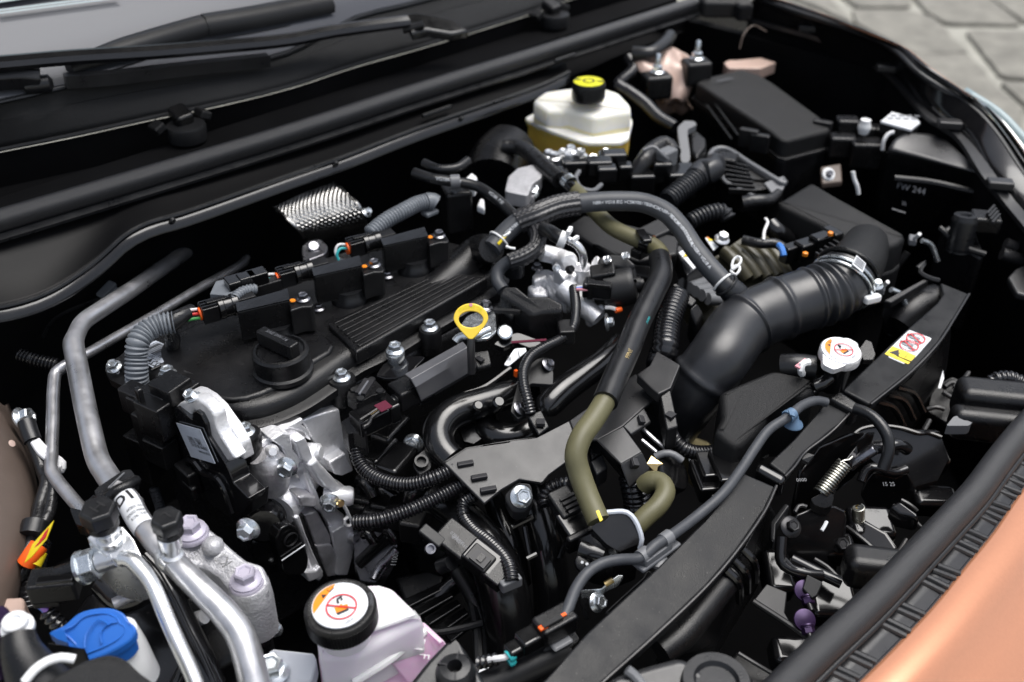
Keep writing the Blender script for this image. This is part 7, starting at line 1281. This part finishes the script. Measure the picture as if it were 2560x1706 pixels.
mk('panel', prism(L('@32 900,1500,-40 1250,1390,-36 1520,1320,-34 1680,1420,-38 1900,1600,-46 1700,1900,-56 800,1900,-50'), .03), 'plastic_grey', nb, bev=.01); mk('rib', tube(L('@32 1070,1465,-34 1140,1520,-38 1200,1600,-42'), .004, 8), 'clip_grey', nb); mk('dome', lathe([(.03, -.03), (.03, -.006), (.026, .002), (.018, .002), (.0155, -.002), (.012, -.002)], pt('@32 1800,1560,-40'), n=40), 'rubber', nb, ang=40)
# valve with white gasket below the wiring tray
vv = thing('coolant_valve', 'black coolant valve with white gasket where the olive hoses meet', 'valve', pt('@32 900,500,-150'))
mk('body', prism(rnd(L('@32 770,300,-72 920,200,-68 1060,185,-68 1120,240,-72 1175,390,-84 1165,440,-88 1010,505,-92 900,440,-86'), .15), .05), 'plastic_gloss', vv, bev=.006); mk('gasket', tube(L('@32 905,182,-66 1060,177,-66 1125,230,-70 1185,370,-82 1188,430,-88 1165,465,-94'), .0026, 8), 'label_grey', vv)
mk('lower_body', tube(L('@32 760,340,-92 820,460,-104 860,560,-120 840,680,-140'), [.016, .02, .02, .016], 20), 'plastic', vv); mk('neck', tube(L('@32 700,480,-100 760,500,-100 850,540,-104'), .012, 14), 'plastic_gloss', vv); mk('cap_disc', lathe([(.0095, -.006), (.0095, .002), (.008, .003)], pt('@32 725,590,-104'), V((-.3, -.5, .8)), 24), 'plastic', vv)
for k, a in enumerate((.5, 2.4, 4.4)): mk('print_dot', lathe([(.0018, 0), (.0016, .0005)], pt('@32 725,590,-104')+V((-.3, -.5, .8))*.0033+V((math.cos(a)*.0035, math.sin(a)*.003, .0)), V((-.3, -.5, .8)), 3+2*k), 'print_white', vv)
vs_ = thing('valve_sensor_plug', 'black ribbed plug beside the olive hose above the coolant valve', 'connector', pt('@32 620,300,-120'))
dx = (pt('@32 740,440,-100')-pt('@32 500,70,-84')).normalized(); fx = frame(V((-.2, -.2, 1)), dx)
mk('upper', box(pt('@32 560,130,-86'), .034, .024, .022, fx), 'plastic', vs_, bev=.003); mk('lower', box(pt('@32 640,300,-96'), .032, .028, .024, fx), 'plastic_gloss', vs_, bev=.003); mk('collar', box(pt('@32 690,400,-100'), .008, .032, .028, fx), 'plastic', vs_, bev=.003)
for k in range(4): mk('fin', box(pt('@32 %d,%d,-74' % (580+24*k, 60+34*k)), .003, .016, .005, fx), 'plastic_soft', vs_)
mk('elbow', tube(L('@22 600,1205,-76 520,1215,-80 430,1255,-84 390,1330,-90 400,1390,-94'), .008, 12, ring=.005, amp=.002), 'conduit_black', vs_)
vbk = thing('valve_bracket', 'rainbow plated steel bracket with bolt under the coolant valve', 'bracket', pt('@32 850,850,-180'))
mk('plate', prism(L('@32 690,810,-130 860,800,-126 900,760,-122 1000,690,-116 1045,690,-116 1000,760,-122 890,810,-128 865,870,-134 700,860,-138'), .005), 'zinc', vbk, bev=.0015); bolt(vbk, pt('@32 820,915,-136'), V((.1, -.7, .5)), .007); mk('gold_curl', tube(L('@32 890,770,-112 930,745,-110 955,730,-108'), .003, 8), 'brass', vbk); mk('down_leg', prism(L('@32 680,860,-140 740,850,-136 760,1040,-160 720,1030,-160'), .004), 'steel_black', vbk)
for a, lb3 in (('@32 1000,900,-150', 'dark spacer plate left of the support panel'),):
    tag(mk('fan_shroud', prism(L('@32 880,990,-140 1200,700,-120 1230,640,-116 1290,660,-118 950,1030,-144'), .02), 'plastic_soft', bev=.003), 'narrow grey fan shroud strip seen beside the radiator support', 'fan shroud')
# alternator below intake duct
al_ = thing('throttle_motor', 'dark round throttle motor with brass plate under the wiring tray', 'motor', pt('@22 1450,1200,-160'))
mk('drum', lathe([(.021, -.04), (.0235, -.03), (.0235, 0), (.021, .004), (.012, .006)], pt('@22 1440,1110,-96'), V((.3, -.6, .7)), 36), 'plastic_gloss', al_); mk('rim', tube(L('@22 1300,990,-78 1370,960,-74 1440,965,-74 1520,1020,-80'), .004, 10), 'clip_grey', al_)
mk('brass_plate', prism(L('@22 1232,1045,-80 1270,980,-76 1362,1045,-80 1320,1130,-88'), .004), 'brass', al_); mk('rod', tube(L('@22 1200,760,-70 1300,850,-76 1390,930,-82'), .0024, 8), 'alu_pipe', al_); mk('rod', tube(L('@22 1190,850,-76 1310,950,-84'), .0024, 8), 'alu_pipe', al_)
gold = thing('bellhousing', 'dull golden gearbox casting glimpsed below the intake duct', 'gearbox', pt('@22 1650,1000,-200')); mk('casting', prism(L('@22 1500,760,-150 1780,850,-150 1790,1000,-160 1700,1100,-170 1580,1020,-160'), .04), 'cleaner_yellow', gold, bev=.01); bolt(gold, pt('@22 1520,775,-140'), V((-.2, -.5, .7)), .006); bolt(gold, pt('@22 1630,1010,-145'), V((-.2, -.5, .7)), .0065)
sg = thing('shroud_plugs', 'small black plugs beside the radiator support left of the resonator', 'connector', pt('@22 1750,1150,-120'))
for a, sx, sy, sz in (('1690,1180,-100', .05, .02, .02), ('1760,1120,-96', .04, .03, .03), ('1880,1130,-90', .05, .03, .03), ('1760,1240,-104', .04, .014, .014)): mk('plug_block', box(pt('@22 '+a), sx, sy, sz, frame(Z, V((.6, .75, 0)))), 'plastic_gloss', sg, bev=.003)
